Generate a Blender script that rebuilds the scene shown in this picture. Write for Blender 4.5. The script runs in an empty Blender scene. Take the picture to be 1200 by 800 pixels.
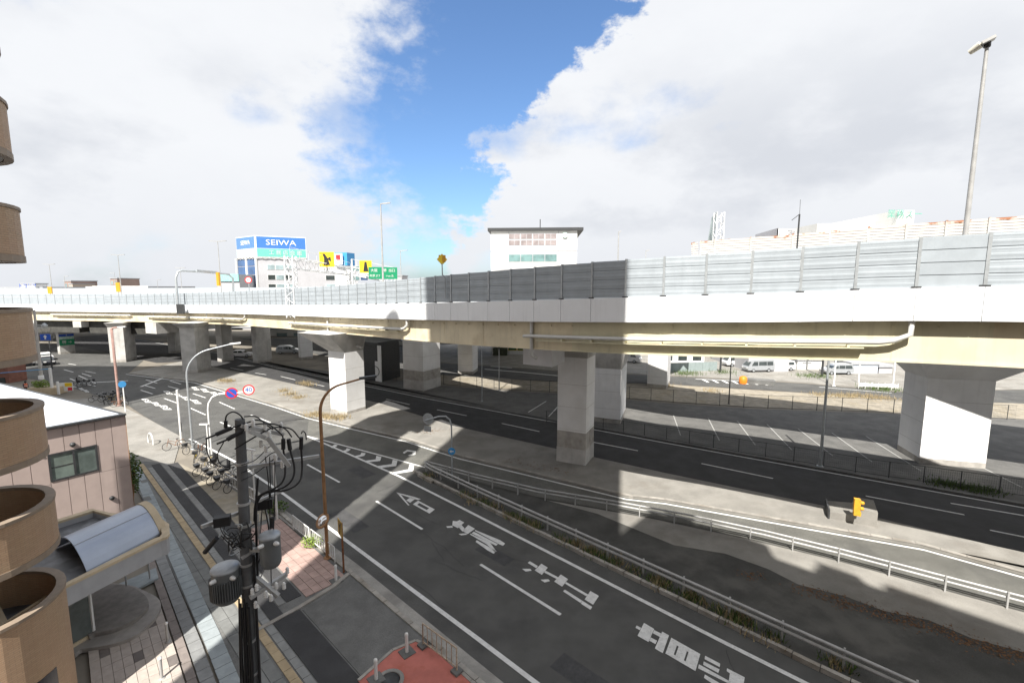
import bpy, math, random
from mathutils import Matrix, Vector
random.seed(7)
S = bpy.context.scene
C = S.collection
R = math.radians
PI = math.pi

# ------------------------------------------------------------------ camera, sky, sun, exposure
F, HY, CAMH = 537.0, 336.0, 14.0            # focal length in px of a 1200 px wide picture, horizon row, eye height
TH = math.atan((400 - HY) / F)
cam = bpy.data.cameras.new('camera')
camo = bpy.data.objects.new('camera', cam); C.objects.link(camo)
camo.location = (0, 0, CAMH); camo.rotation_euler = (R(90) - TH, 0, 0)
cam.sensor_width = 36; cam.lens = 36 * F / 1200; cam.clip_start = 0.05; cam.clip_end = 5000
S.camera = camo

SUN_EL = R(49.9); SUN_DIR = (0.236, 0.972)   # horizontal direction the light travels
W = bpy.data.worlds.new('World'); S.world = W; W.use_nodes = True
SKY_STRENGTH = 0.1
CLOUD = 4.7
def build_world():
    nt = W.node_tree; nt.nodes.clear(); N = nt.nodes.new; L = nt.links.new
    out = N('ShaderNodeOutputWorld'); bg = N('ShaderNodeBackground'); bg.inputs['Strength'].default_value = SKY_STRENGTH
    L(bg.outputs[0], out.inputs[0])
    sky = N('ShaderNodeTexSky'); sky.sky_type = 'NISHITA'; sky.sun_disc = False
    sky.sun_elevation = SUN_EL; sky.sun_rotation = math.atan2(-SUN_DIR[0], -SUN_DIR[1])
    sky.air_density = 1.0; sky.dust_density = 1.3; sky.ozone_density = 2.0
    tc = N('ShaderNodeTexCoord'); sep = N('ShaderNodeSeparateXYZ'); L(tc.outputs['Generated'], sep.inputs[0])
    def M(op, a, b=None, c=None):
        n = N('ShaderNodeMath'); n.operation = op
        for i, v in enumerate((a, b, c)):
            if v is None: continue
            if isinstance(v, (int, float)): n.inputs[i].default_value = v
            else: L(v, n.inputs[i])
        return n.outputs[0]
    def MR(v, a, b, c, d, smooth=False):
        n = N('ShaderNodeMapRange'); n.clamp = True
        if smooth: n.interpolation_type = 'SMOOTHSTEP'
        L(v, n.inputs[0])
        for i, q in enumerate((a, b, c, d)): n.inputs[1 + i].default_value = q
        return n.outputs[0]
    def noise(scale, detail, rough, off=(0, 0, 0), squash=1.6):
        mp = N('ShaderNodeMapping'); L(tc.outputs['Generated'], mp.inputs[0])
        mp.inputs['Location'].default_value = off; mp.inputs['Scale'].default_value = (1, 1, squash)
        n = N('ShaderNodeTexNoise'); n.inputs['Scale'].default_value = scale; n.inputs['Detail'].default_value = detail
        n.inputs['Roughness'].default_value = rough; L(mp.outputs[0], n.inputs['Vector']); return n.outputs['Fac']
    az = M('ARCTAN2', sep.outputs[0], sep.outputs[1]); el = M('ARCSINE', sep.outputs[2])
    big = noise(2.6, 3, 0.5, (3.1, 0.4, 0.2)); fbm = noise(5.5, 9, 0.62, (0.3, 0.9, 0.1)); fine = noise(16, 8, 0.6, (1, 2, 3))
    cen = MR(el, R(17), R(30), R(-9.0), R(4.2)); wid = MR(el, R(14), R(31), R(4.6), R(12.2))
    wid = M('MULTIPLY', wid, MR(el, R(6.0), R(13), 0.0, 1.0, True))
    dl = M('SUBTRACT', az, cen)
    edge = M('SUBTRACT', M('ABSOLUTE', dl), wid)
    edge = M('ADD', edge, M('MULTIPLY', M('SUBTRACT', fbm, 0.5), 0.50))
    edge = M('ADD', edge, M('MULTIPLY', M('SUBTRACT', fine, 0.5), 0.24))
    right = MR(dl, -0.03, 0.04, 0.0, 1.0, True)
    soft = M('ADD', 0.06, M('MULTIPLY', M('SUBTRACT', 1.0, right), 0.13))
    cov = M('DIVIDE', M('ADD', edge, 0.015), soft)
    cov = MR(cov, 0.0, 1.0, 0.0, 1.0, True)
    hole = MR(M('ADD', big, M('MULTIPLY', M('SUBTRACT', fbm, 0.5), 0.35)), 0.62, 0.78, 1.0, 0.35, True)
    cov = M('MULTIPLY', cov, hole)
    # cloud tone: white tops, grey undersides
    g = MR(M('ADD', noise(2.2, 6, 0.55, (5.2, 1.3, 0.8), 2.2), M('MULTIPLY', M('SUBTRACT', fbm, 0.5), 0.3)), 0.42, 0.66, 0.0, 1.0, True)
    lowband = M('MULTIPLY', MR(el, R(3), R(9), 0.25, 1.0, True), MR(el, R(13), R(27), 1.0, 0.12, True))
    g = M('MULTIPLY', g, lowband)
    g = M('MAXIMUM', g, MR(el, R(0), R(14), 0.50, 0.0))
    g = M('ADD', g, M('MULTIPLY', M('SUBTRACT', 0.5, fine), 0.22)); g = MR(g, 0, 1, 0, 1)
    mixc = N('ShaderNodeMix'); mixc.data_type = 'RGBA'; L(g, mixc.inputs[0])
    mixc.inputs[6].default_value = (CLOUD * .965, CLOUD * .985, CLOUD * 1.02, 1); mixc.inputs[7].default_value = (CLOUD * .745, CLOUD * .775, CLOUD * .835, 1)
    skc = N('ShaderNodeMix'); skc.data_type = 'RGBA'; skc.blend_type = 'MULTIPLY'; skc.inputs[0].default_value = 1
    L(sky.outputs[0], skc.inputs[6]); skc.inputs[7].default_value = (.70, .85, 1.0, 1)
    fin = N('ShaderNodeMix'); fin.data_type = 'RGBA'; L(cov, fin.inputs[0]); L(skc.outputs[2], fin.inputs[6]); L(mixc.outputs[2], fin.inputs[7])
    L(fin.outputs[2], bg.inputs[0])
build_world()
sun = bpy.data.lights.new('sun', 'SUN'); suno = bpy.data.objects.new('sun', sun); C.objects.link(suno)
sun.energy = 4.8; sun.angle = R(0.53); sun.color = (1.0, 0.955, 0.88)
ld = Vector((SUN_DIR[0] * math.cos(SUN_EL), SUN_DIR[1] * math.cos(SUN_EL), -math.sin(SUN_EL)))
suno.rotation_euler = ld.to_track_quat('-Z', 'Y').to_euler(); suno.location = (-20, -60, 120)
S.view_settings.view_transform = 'Standard'; S.view_settings.look = 'None'; S.view_settings.gamma = 1
S.view_settings.exposure = 1.03
S.cycles.max_bounces = 6; S.cycles.diffuse_bounces = 3; S.cycles.transparent_max_bounces = 8

# ------------------------------------------------------------------ survey helpers: photograph pixels to places in the world
_c, _s = math.cos(TH), math.sin(TH)
def ray(px, py):
    u = (px - 600) / F; v = (400 - py) / F
    return (u, _c + v * _s, -_s + v * _c)
def GP(px, py, z=0.0):                       # where the sight line meets the level z
    r = ray(px, py); k = (z - CAMH) / r[2]
    return Vector((r[0] * k, r[1] * k, z))
def AT(px, py, Y):                           # where the sight line is Y metres ahead
    r = ray(px, py); k = Y / r[1]
    return Vector((r[0] * k, Y, CAMH + r[2] * k))
AX, NX = Vector((-.733, .680, 0)), Vector((.680, .733, 0))   # along the street, and away from the flats
def P(s, d, z=0.0): return AX * s + NX * d + Vector((0, 0, z))
ROT_A = math.atan2(.680, -.733)

# ------------------------------------------------------------------ materials
MATS = {}
def mat(name, col, rough=0.7, metal=0.0, var=0.25, scale=3.0, bump=0.0, bscale=40.0, col2=None, blot=None, blot_scale=0.4,
        blot_amt=0.5, rnd=0.0, streak=0.0, spec=0.4, alpha=None, wear=0.0, speck=0.0):
    if name in MATS: return MATS[name]
    m = bpy.data.materials.new(name); m.use_nodes = True; MATS[name] = m
    nt = m.node_tree; N = nt.nodes.new; L = nt.links.new; b = nt.nodes['Principled BSDF']
    b.inputs['Roughness'].default_value = rough; b.inputs['Metallic'].default_value = metal
    b.inputs['Specular IOR Level'].default_value = spec
    geo = N('ShaderNodeNewGeometry')
    def noise(sc, det=5, ro=.6, vec=None):
        n = N('ShaderNodeTexNoise'); n.inputs['Scale'].default_value = sc; n.inputs['Detail'].default_value = det; n.inputs['Roughness'].default_value = ro
        L(vec or geo.outputs['Position'], n.inputs['Vector']); return n.outputs['Fac']
    def mix(fac, a, bb, blend='MIX'):
        n = N('ShaderNodeMix'); n.data_type = 'RGBA'; n.blend_type = blend
        for i, v in ((0, fac), (6, a), (7, bb)):
            if isinstance(v, (int, float)): n.inputs[i].default_value = v
            elif isinstance(v, tuple): n.inputs[i].default_value = (*v[:3], 1)
            else: L(v, n.inputs[i])
        return n.outputs[2]
    def ramp(v, a, c, lo=0., hi=1.):
        n = N('ShaderNodeMapRange'); n.interpolation_type = 'SMOOTHSTEP'; L(v, n.inputs[0])
        for i, q in enumerate((a, c, lo, hi)): n.inputs[1 + i].default_value = q
        return n.outputs[0]
    c2 = col2 or tuple(x * (1 - var) for x in col)
    base = mix(ramp(noise(scale), .32, .68), tuple(min(1, x * (1 + var * .5)) for x in col), c2)
    if speck: base = mix(speck, base, mix(ramp(noise(90, 2), .4, .6), (.0, .0, .0), (1, 1, 1)), 'SOFT_LIGHT')
    if streak:
        mp = N('ShaderNodeMapping'); L(geo.outputs['Position'], mp.inputs[0]); mp.inputs['Scale'].default_value = (1, 1, .07)
        base = mix(ramp(noise(2.2, 6, .65, mp.outputs[0]), .5, .78, 0, streak), base, tuple(x * .45 for x in col))
    if blot: base = mix(ramp(noise(blot_scale, 7, .62), .5, .66, 0, blot_amt), base, blot)
    if wear: base = mix(ramp(noise(14, 6, .7), .5, .72, 0, wear), base, (.12, .12, .12))
    if rnd:
        oi = N('ShaderNodeObjectInfo')
        base = mix(ramp(oi.outputs['Random'], 0, 1, 0, rnd), base, tuple(x * .55 for x in col))
    if isinstance(base, tuple): b.inputs['Base Color'].default_value = (*base, 1)
    else: L(base, b.inputs['Base Color'])
    if bump:
        bn = N('ShaderNodeBump'); bn.inputs['Strength'].default_value = bump; bn.inputs['Distance'].default_value = .02
        L(noise(bscale, 4), bn.inputs['Height']); L(bn.outputs[0], b.inputs['Normal'])
    if alpha is not None: b.inputs['Alpha'].default_value = alpha
    return m
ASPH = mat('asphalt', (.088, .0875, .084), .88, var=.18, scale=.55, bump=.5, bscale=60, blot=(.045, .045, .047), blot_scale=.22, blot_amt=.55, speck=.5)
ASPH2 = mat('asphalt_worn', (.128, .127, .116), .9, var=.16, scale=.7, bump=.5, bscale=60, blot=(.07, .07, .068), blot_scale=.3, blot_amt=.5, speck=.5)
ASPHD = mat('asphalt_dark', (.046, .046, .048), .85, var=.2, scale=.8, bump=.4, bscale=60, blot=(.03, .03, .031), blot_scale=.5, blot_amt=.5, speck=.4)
ASPHP = mat('asphalt_path', (.052, .053, .055), .9, var=.2, scale=.8, bump=.4, bscale=70, blot=(.085, .085, .085), blot_scale=.6, blot_amt=.4, speck=.4)
CONC = mat('concrete', (.30, .29, .27), .9, var=.2, scale=.9, bump=.4, bscale=30, blot=(.17, .16, .15), blot_scale=.35, blot_amt=.6, speck=.3)
CONCG = mat('concrete_grey', (.15, .15, .145), .9, var=.2, scale=.6, bump=.4, bscale=30, blot=(.085, .085, .083), blot_scale=.16, blot_amt=.85, speck=.35)
ISLE = mat('island_asphalt', (.068, .067, .063), .9, var=.3, scale=.5, bump=.4, bscale=30, blot=(.125, .12, .11), blot_scale=.24, blot_amt=.6, speck=.35)
CONCP = mat('concrete_pale', (.25, .24, .22), .9, var=.18, scale=.5, bump=.4, bscale=25, blot=(.17, .155, .135), blot_scale=.3, blot_amt=.6, speck=.3)
KERB = mat('kerb_concrete', (.36, .34, .31), .9, var=.25, scale=2, bump=.3, blot=(.20, .17, .13), blot_scale=.6, blot_amt=.6, rnd=.35)
SAND = mat('sandy_soil', (.29, .26, .21), .95, var=.25, scale=1.2, bump=.6, bscale=18, blot=(.24, .20, .13), blot_scale=.5, blot_amt=.5)
SOIL = mat('earth', (.20, .18, .15), .95, var=.3, scale=.2, bump=.4, bscale=10)
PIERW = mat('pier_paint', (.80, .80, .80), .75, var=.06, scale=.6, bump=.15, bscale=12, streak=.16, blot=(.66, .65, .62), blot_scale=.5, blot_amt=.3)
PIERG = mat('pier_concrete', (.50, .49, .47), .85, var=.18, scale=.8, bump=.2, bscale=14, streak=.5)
PIERD = mat('pier_base_stained', (.42, .40, .37), .85, var=.2, scale=1.2, bump=.2, bscale=14, streak=.4, blot=(.25, .23, .20), blot_scale=.8, blot_amt=.7)
PIERB = mat('pier_box_white', (.80, .80, .82), .7, var=.06, scale=1)
PARA = mat('parapet_paint', (.86, .88, .90), .7, var=.04, scale=.5, bump=.06, streak=.20, rnd=.06)
GIRD = mat('girder_paint', (.70, .62, .45), .6, var=.12, scale=.5, streak=.38, blot=(.48, .38, .24), blot_scale=.6, blot_amt=.45)
GIRD2 = mat('girder_paint_old', (.62, .58, .42), .65, var=.12, scale=.6, streak=.3)
PIPE = mat('pipe_paint', (.60, .60, .58), .5, var=.08, scale=1)
PANEL = mat('barrier_panel_metal', (.37, .41, .445), .5, .0, var=.08, scale=1.4, streak=.15, rnd=.16)
POSTM = mat('galvanised_steel', (.44, .47, .49), .45, .5, var=.12, scale=4, streak=.1)
RAIL = mat('rail_steel', (.40, .40, .395), .5, .2, var=.14, scale=2.5, streak=.12)
WHITEP = mat('white_paint', (.74, .74, .73), .5, var=.06, scale=3)
ROADP = mat('road_paint', (.66, .66, .65), .8, var=.12, scale=4, wear=.45, bump=.3, bscale=70)
FADEDP = mat('faded_line_paint', (.36, .36, .35), .85, var=.15, scale=4, wear=.7)
BROWNP = mat('brown_lamp_paint', (.33, .18, .085), .55, var=.25, scale=3, streak=.2)
PINKP = mat('faded_lamp_paint', (.36, .23, .20), .55, var=.2, scale=3)
RUSTM = mat('rusty_steel', (.20, .08, .035), .8, var=.4, scale=6)
BLACK = mat('black_rubber', (.018, .018, .02), .55, var=.2, scale=8)
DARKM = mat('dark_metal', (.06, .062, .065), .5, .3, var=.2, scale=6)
POLEC = mat('pole_concrete', (.115, .118, .122), .85, var=.15, scale=3, bump=.2, streak=.3)
TRAFO = mat('transformer_paint', (.15, .16, .165), .5, .2, var=.1, scale=4, streak=.1)
TRAFOT = mat('transformer_lid', (.34, .36, .38), .45, .3, var=.15, scale=5)
PORC = mat('porcelain', (.75, .75, .74), .25, var=.05, scale=6)
TILEB = None
PINKW = mat('pink_siding', (.45, .365, .335), .75, var=.06, scale=1.5, streak=.1, rnd=.06)
ROOFW = mat('white_roof_sheet', (.72, .73, .75), .5, var=.06, scale=.8)
GLASSD = mat('dark_glass', (.045, .055, .055), .08, var=.2, scale=.8, spec=.6)
GLASSB = mat('blue_glass', (.05, .11, .24), .1, var=.35, scale=.12, spec=.6)
GLASSG = mat('green_glass', (.16, .26, .26), .12, var=.35, scale=.5, spec=.6)
GLASSL = mat('pale_glass', (.30, .38, .40), .12, var=.35, scale=.3, spec=.6)
YELL = mat('sign_yellow', (.80, .55, .02), .5, var=.05)
ORANGE = mat('orange_plastic', (.75, .22, .02), .5, var=.1)
AMBER = mat('amber_housing', (.62, .32, .03), .5, var=.12, scale=5)
RED = mat('sign_red', (.62, .03, .04), .45, var=.05)
BLUE = mat('sign_blue', (.03, .10, .48), .45, var=.05)
BLUEL = mat('sign_sky_blue', (.06, .30, .62), .45, var=.05)
GREEN = mat('sign_green', (.015, .26, .12), .45, var=.05)
MINT = mat('sign_mint', (.14, .50, .40), .5, var=.05)
SBLUE = mat('billboard_blue', (.05, .17, .50), .5, var=.05)
LETTER = mat('lettering_black', (.02, .02, .02), .6)
CANOPY = mat('canopy_sheet', (.40, .45, .54), .35, .2, var=.06, scale=1)
COPING = mat('beige_coping', (.52, .43, .30), .8, var=.12, scale=2)
GREYW = mat('grey_wall_panel', (.36, .37, .39), .6, var=.08, scale=1.5, streak=.12)
ROOFD = mat('wet_flat_roof', (.11, .115, .125), .45, var=.3, scale=1.2, blot=(.22, .23, .25), blot_scale=.9, blot_amt=.7)
STONE = mat('dark_stone', (.21, .195, .18), .6, var=.18, scale=3, blot=(.12, .11, .10), blot_scale=1.2, blot_amt=.5)
TILEF = mat('forecourt_tile', (.42, .37, .33), .75, var=.1, scale=4, rnd=.16)
TILED = mat('forecourt_tile_dark', (.16, .14, .13), .75, var=.15, scale=4, rnd=.2)
PLANK = mat('grey_paving_slab', (.23, .235, .235), .8, var=.15, scale=3, rnd=.22)
DRAIN = mat('drain_cover_concrete', (.30, .335, .35), .85, var=.14, scale=2.5, rnd=.18, blot=(.30, .33, .33), blot_scale=1, blot_amt=.4)
PAVEG = mat('pavement_flag', (.185, .19, .185), .9, var=.18, scale=2, rnd=.2)
TACT = mat('tactile_yellow', (.40, .315, .20), .85, var=.15, scale=3, rnd=.16)
PAVER = mat('pink_paver', (.42, .30, .265), .85, var=.16, scale=3, rnd=.28)
REDP = mat('red_pavement', (.47, .155, .125), .85, var=.16, scale=1.5, bump=.3, bscale=40, blot=(.36, .10, .06), blot_scale=.9, blot_amt=.6)
LEAF = mat('leaf_green', (.085, .14, .03), .7, var=.5, scale=5, rnd=.2)
LEAFB = mat('leaf_bright', (.19, .27, .05), .7, var=.4, scale=6)
DRY = mat('dry_grass', (.34, .27, .155), .9, var=.35, scale=3)
LITTER = mat('dead_leaves', (.17, .09, .045), .9, var=.5, scale=9)
BRICKR = mat('red_brown_brick', (.22, .10, .075), .85, var=.2, scale=2)
CARW = mat('car_white', (.72, .72, .73), .25, var=.03, spec=.6)
CARS = mat('car_silver', (.42, .44, .46), .3, .4, var=.05)
CARB = mat('car_dark', (.03, .032, .04), .25, var=.1, spec=.6)
BWHITE = mat('white_building', (.72, .72, .70), .7, var=.05, scale=.3, streak=.08)
BGREY = mat('grey_building', (.43, .43, .45), .75, var=.06, scale=.3, streak=.08)
BBEIGE = mat('beige_building', (.50, .43, .36), .8, var=.1, scale=.3)
BBROWN = mat('brown_building', (.34, .25, .22), .8, var=.1, scale=.3)
FACADE = mat('flats_facade', (.33, .235, .165), .8, var=.1, scale=.8)

def tile_material():
    """brown mosaic tiles: a running grid that wraps round the balcony (angle, height)"""
    m = bpy.data.materials.new('brown_mosaic_tile'); m.use_nodes = True; nt = m.node_tree; N = nt.nodes.new; L = nt.links.new
    b = nt.nodes['Principled BSDF']; b.inputs['Roughness'].default_value = .7
    uv = N('ShaderNodeUVMap')
    br = N('ShaderNodeTexBrick'); L(uv.outputs[0], br.inputs['Vector']); br.inputs['Scale'].default_value = 1
    br.inputs['Brick Width'].default_value = .23; br.inputs['Row Height'].default_value = .065; br.inputs['Mortar Size'].default_value = .006
    br.inputs['Color1'].default_value = (.44, .30, .19, 1); br.inputs['Color2'].default_value = (.40, .265, .165, 1); br.inputs['Mortar'].default_value = (.30, .21, .14, 1)
    no = N('ShaderNodeTexNoise'); no.inputs['Scale'].default_value = 2.0; no.inputs['Detail'].default_value = 6
    mx = N('ShaderNodeMix'); mx.data_type = 'RGBA'; mx.blend_type = 'MULTIPLY'; mx.inputs[0].default_value = .12
    L(br.outputs['Color'], mx.inputs[6]); L(no.outputs['Color'], mx.inputs[7]); 
    L(mx.outputs[2], b.inputs['Base Color'])
    bp = N('ShaderNodeBump'); bp.inputs['Strength'].default_value = .5; bp.inputs['Distance'].default_value = .01; bp.invert = True
    L(br.outputs['Fac'], bp.inputs['Height']); L(bp.outputs[0], b.inputs['Normal'])
    return m
TILEB = tile_material()
def rust_panel_material():
    """pale louvred sheet with rust eating down from its top edge (the sheet's own height)"""
    m = bpy.data.materials.new('rusting_louvre_sheet'); m.use_nodes = True; nt = m.node_tree; N = nt.nodes.new; L = nt.links.new
    b = nt.nodes['Principled BSDF']; b.inputs['Roughness'].default_value = .6
    tc = N('ShaderNodeTexCoord'); sp = N('ShaderNodeSeparateXYZ'); L(tc.outputs['Object'], sp.inputs[0])
    geo = N('ShaderNodeNewGeometry')
    n = N('ShaderNodeTexNoise'); n.inputs['Scale'].default_value = 1.6; n.inputs['Detail'].default_value = 6; L(geo.outputs['Position'], n.inputs['Vector'])
    a = N('ShaderNodeMath'); a.operation = 'MULTIPLY_ADD'; L(n.outputs['Fac'], a.inputs[0]); a.inputs[1].default_value = 1.5; L(sp.outputs[2], a.inputs[2])
    r = N('ShaderNodeMapRange'); L(a.outputs[0], r.inputs[0]); r.inputs[1].default_value = 3.69; r.inputs[2].default_value = 3.86
    r2 = N('ShaderNodeMapRange'); L(a.outputs[0], r2.inputs[0]); r2.inputs[1].default_value = 3.0; r2.inputs[2].default_value = 4.0; r2.inputs[4].default_value = .3
    m1 = N('ShaderNodeMix'); m1.data_type = 'RGBA'; L(r2.outputs[0], m1.inputs[0]); m1.inputs[6].default_value = (.47, .465, .45, 1); m1.inputs[7].default_value = (.55, .38, .24, 1)
    m2 = N('ShaderNodeMix'); m2.data_type = 'RGBA'; L(r.outputs[0], m2.inputs[0]); L(m1.outputs[2], m2.inputs[6]); m2.inputs[7].default_value = (.26, .09, .03, 1)
    L(m2.outputs[2], b.inputs['Base Color']); return m
RUSTP = rust_panel_material()
def glass_material():
    m = bpy.data.materials.new('clear_glass'); m.use_nodes = True; b = m.node_tree.nodes['Principled BSDF']
    b.inputs['Base Color'].default_value = (.75, .82, .80, 1); b.inputs['Roughness'].default_value = .03; b.inputs['Transmission Weight'].default_value = 1
    b.inputs['IOR'].default_value = 1.02; b.inputs['Alpha'].default_value = .35; return m
CLEAR = glass_material()
def mirror_material():
    m = bpy.data.materials.new('convex_mirror_glass'); m.use_nodes = True; b = m.node_tree.nodes['Principled BSDF']
    b.inputs['Base Color'].default_value = (.7, .72, .74, 1); b.inputs['Roughness'].default_value = .06; b.inputs['Metallic'].default_value = 1; return m
MIRROR = mirror_material()

# ------------------------------------------------------------------ mesh helpers
OFF = {}
class MB:
    def __init__(self): self.v = []; self.f = []; self.sm = []; self.uv = None
    def face(self, pts, smooth=False):
        n = len(self.v); self.v += [tuple(p) for p in pts]; self.f.append(tuple(range(n, n + len(pts)))); self.sm.append(smooth); return self
    def _add(self, vs, fs, smooth=False):
        n = len(self.v); self.v += [tuple(p) for p in vs]; self.f += [tuple(i + n for i in q) for q in fs]; self.sm += [smooth] * len(fs); return self
    def obox(self, o, ex, ey, ez):           # corner and three edge vectors
        o, ex, ey, ez = map(Vector, (o, ex, ey, ez))
        vs = [o, o + ex, o + ex + ey, o + ey, o + ez, o + ex + ez, o + ex + ey + ez, o + ey + ez]
        fs = [(0, 3, 2, 1), (4, 5, 6, 7), (0, 1, 5, 4), (1, 2, 6, 5), (2, 3, 7, 6), (3, 0, 4, 7)]
        if ex.cross(ey).dot(ez) < 0: fs = [tuple(reversed(q)) for q in fs]
        return self._add(vs, fs)
    def box(self, c, size, rz=0.0):          # centre of the base, sizes, turn
        M = Matrix.Rotation(rz, 3, 'Z'); sx, sy, sz = size; c = Vector(c)
        return self.obox(c + M @ Vector((-sx / 2, -sy / 2, 0)), M @ Vector((sx, 0, 0)), M @ Vector((0, sy, 0)), (0, 0, sz))
    def beam(self, a, b, w, h, up=(0, 0, 1)):   # rectangular bar from a to b
        a, b = Vector(a), Vector(b); t = (b - a); u = Vector(up); sdir = t.cross(u)
        if sdir.length < 1e-6: sdir = t.cross(Vector((1, 0, 0)))
        sdir.normalize(); u = sdir.cross(t).normalized()
        return self.obox(a - sdir * w / 2 - u * h / 2, t, sdir * w, u * h)
    def tube(self, pts, r, seg=8, cap=True, r2=None):
        pts = [Vector(p) for p in pts]; n = len(pts); rings = []
        ref = Vector((0, 0, 1))
        for i, p in enumerate(pts):
            t = (pts[min(i + 1, n - 1)] - pts[max(i - 1, 0)])
            if t.length < 1e-9: t = Vector((0, 0, 1))
            t.normalize()
            if i == 0: x = t.cross(ref if abs(t.dot(ref)) < .95 else Vector((1, 0, 0))).normalized()
            else:
                x = px_ - t * px_.dot(t)
                x = x.normalized() if x.length > 1e-6 else t.orthogonal().normalized()
            px_ = x; y = x.cross(t).normalized()
            rr = r if r2 is None else r + (r2 - r) * i / max(1, n - 1)
            rings.append([p + (x * math.cos(2 * PI * k / seg) + y * math.sin(2 * PI * k / seg)) * rr for k in range(seg)])
        vs = [q for rg in rings for q in rg]
        fs = [(i * seg + k, i * seg + (k + 1) % seg, (i + 1) * seg + (k + 1) % seg, (i + 1) * seg + k) for i in range(n - 1) for k in range(seg)]
        fs = [tuple(reversed(q)) for q in fs]
        self._add(vs, fs, True)
        if cap:
            self.face(rings[0]); self.face(list(reversed(rings[-1])))
        return self
    def lathe(self, prof, c, seg=16, axis=None, smooth=True):   # profile of (radius, height)
        c = Vector(c); Mx = Matrix.Identity(3) if axis is None else Vector(axis).to_track_quat('Z', 'Y').to_matrix()
        vs = [c + Mx @ Vector((r * math.cos(2 * PI * k / seg), r * math.sin(2 * PI * k / seg), h)) for r, h in prof for k in range(seg)]
        n = len(prof)
        fs = [(i * seg + k, i * seg + (k + 1) % seg, (i + 1) * seg + (k + 1) % seg, (i + 1) * seg + k) for i in range(n - 1) for k in range(seg)]
        self._add(vs, fs, smooth)
        if prof[0][0] > 1e-4: self.face(list(reversed(vs[:seg])))
        if prof[-1][0] > 1e-4: self.face(vs[-seg:])
        return self
    def prism(self, poly, z0, z1):
        poly = [Vector((p[0], p[1], 0)) for p in poly]
        ar = sum(poly[i].x * poly[(i + 1) % len(poly)].y - poly[(i + 1) % len(poly)].x * poly[i].y for i in range(len(poly)))
        if ar < 0: poly.reverse()
        n = len(poly)
        lo = [Vector((p.x, p.y, z0)) for p in poly]; hi = [Vector((p.x, p.y, z1)) for p in poly]
        self.face(hi)
        self._add(lo + hi, [(i, (i + 1) % n, n + (i + 1) % n, n + i) for i in range(n)])
        self.face(list(reversed(lo)))
        return self
    def frustum(self, lo, hi):               # two rings of equal count
        n = len(lo); self._add(list(lo) + list(hi), [(i, (i + 1) % n, n + (i + 1) % n, n + i) for i in range(n)])
        self.face(list(reversed(lo))); self.face(hi); return self
    def sheet(self, poly, z):
        poly = [Vector((p[0], p[1], z)) for p in poly]
        ar = sum(poly[i].x * poly[(i + 1) % len(poly)].y - poly[(i + 1) % len(poly)].x * poly[i].y for i in range(len(poly)))
        if ar < 0: poly.reverse()
        return self.face(poly)
    def strip(self, pts, w, z):              # flat painted line
        pts = [Vector((p[0], p[1], z)) for p in pts]; L_, R_ = [], []
        for i, p in enumerate(pts):
            t = (pts[min(i + 1, len(pts) - 1)] - pts[max(i - 1, 0)]).normalized(); nn = Vector((-t.y, t.x, 0)) * w / 2
            L_.append(p + nn); R_.append(p - nn)
        for i in range(len(pts) - 1): self.face([R_[i], R_[i + 1], L_[i + 1], L_[i]])
        return self
    def mesh(self, name, mats, off=(0, 0, 0)):
        off = Vector(off); me = bpy.data.meshes.new(name)
        me.from_pydata([tuple(Vector(p) - off) for p in self.v], [], self.f)
        me.polygons.foreach_set('use_smooth', self.sm)
        if self.uv is not None:
            ul = me.uv_layers.new(name='UVMap')
            for lp in me.loops: ul.data[lp.index].uv = self.uv(Vector(self.v[lp.vertex_index]))
        me.materials.append(mats); me.update(); return me
    def build(self, name, material, parent=None, loc=None):
        off = OFF.get(parent, Vector((0, 0, 0))) if parent is not None else Vector(loc or (0, 0, 0))
        me = self.mesh(name, material, off); o = bpy.data.objects.new(name, me); C.objects.link(o)
        if parent is not None: o.parent = parent
        else: o.location = off
        OFF[o] = off; return o
def tag(o, label=None, cat=None, group=None, kind=None):
    if label: o['label'] = label
    if cat: o['category'] = cat
    if group: o['group'] = group
    if kind: o['kind'] = kind
    return o
def thing(name, loc, label, cat, group=None, rz=0.0):
    o = bpy.data.objects.new(name, None); C.objects.link(o); o.location = loc; o.rotation_euler = (0, 0, rz); o.empty_display_size = .2
    OFF[o] = Vector(loc); return tag(o, label, cat, group)
def local(o): OFF[o] = Vector((0, 0, 0)); return o     # parts given in the thing's own coordinates
def piece(name, me, parent, mtx, kind=None):
    o = bpy.data.objects.new(name, me); C.objects.link(o); o.parent = parent
    o.matrix_local = Matrix.Translation(-OFF.get(parent, Vector((0, 0, 0)))) @ mtx
    OFF[o] = OFF.get(parent, Vector((0, 0, 0)))
    if kind: o['kind'] = kind
    return o
def struct(name, mb, m): 
    o = mb.build(name, m); o['kind'] = 'structure'; return o
def copy_tree(o, parent=None):
    c = o.copy(); C.objects.link(c)
    if parent is not None: c.parent = parent
    OFF[c] = OFF.get(o, Vector((0, 0, 0)))
    for ch in o.children: copy_tree(ch, c)
    return c
def frame_mtx(o, ex, ey, ez):
    m = Matrix.Identity(4); m.col[0][:3] = ex; m.col[1][:3] = ey; m.col[2][:3] = ez; m.col[3][:3] = o; return m
def arc(c, r, a0, a1, n, z=0.0): return [Vector((c[0] + r * math.cos(a0 + (a1 - a0) * i / n), c[1] + r * math.sin(a0 + (a1 - a0) * i / n), z)) for i in range(n + 1)]
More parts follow.
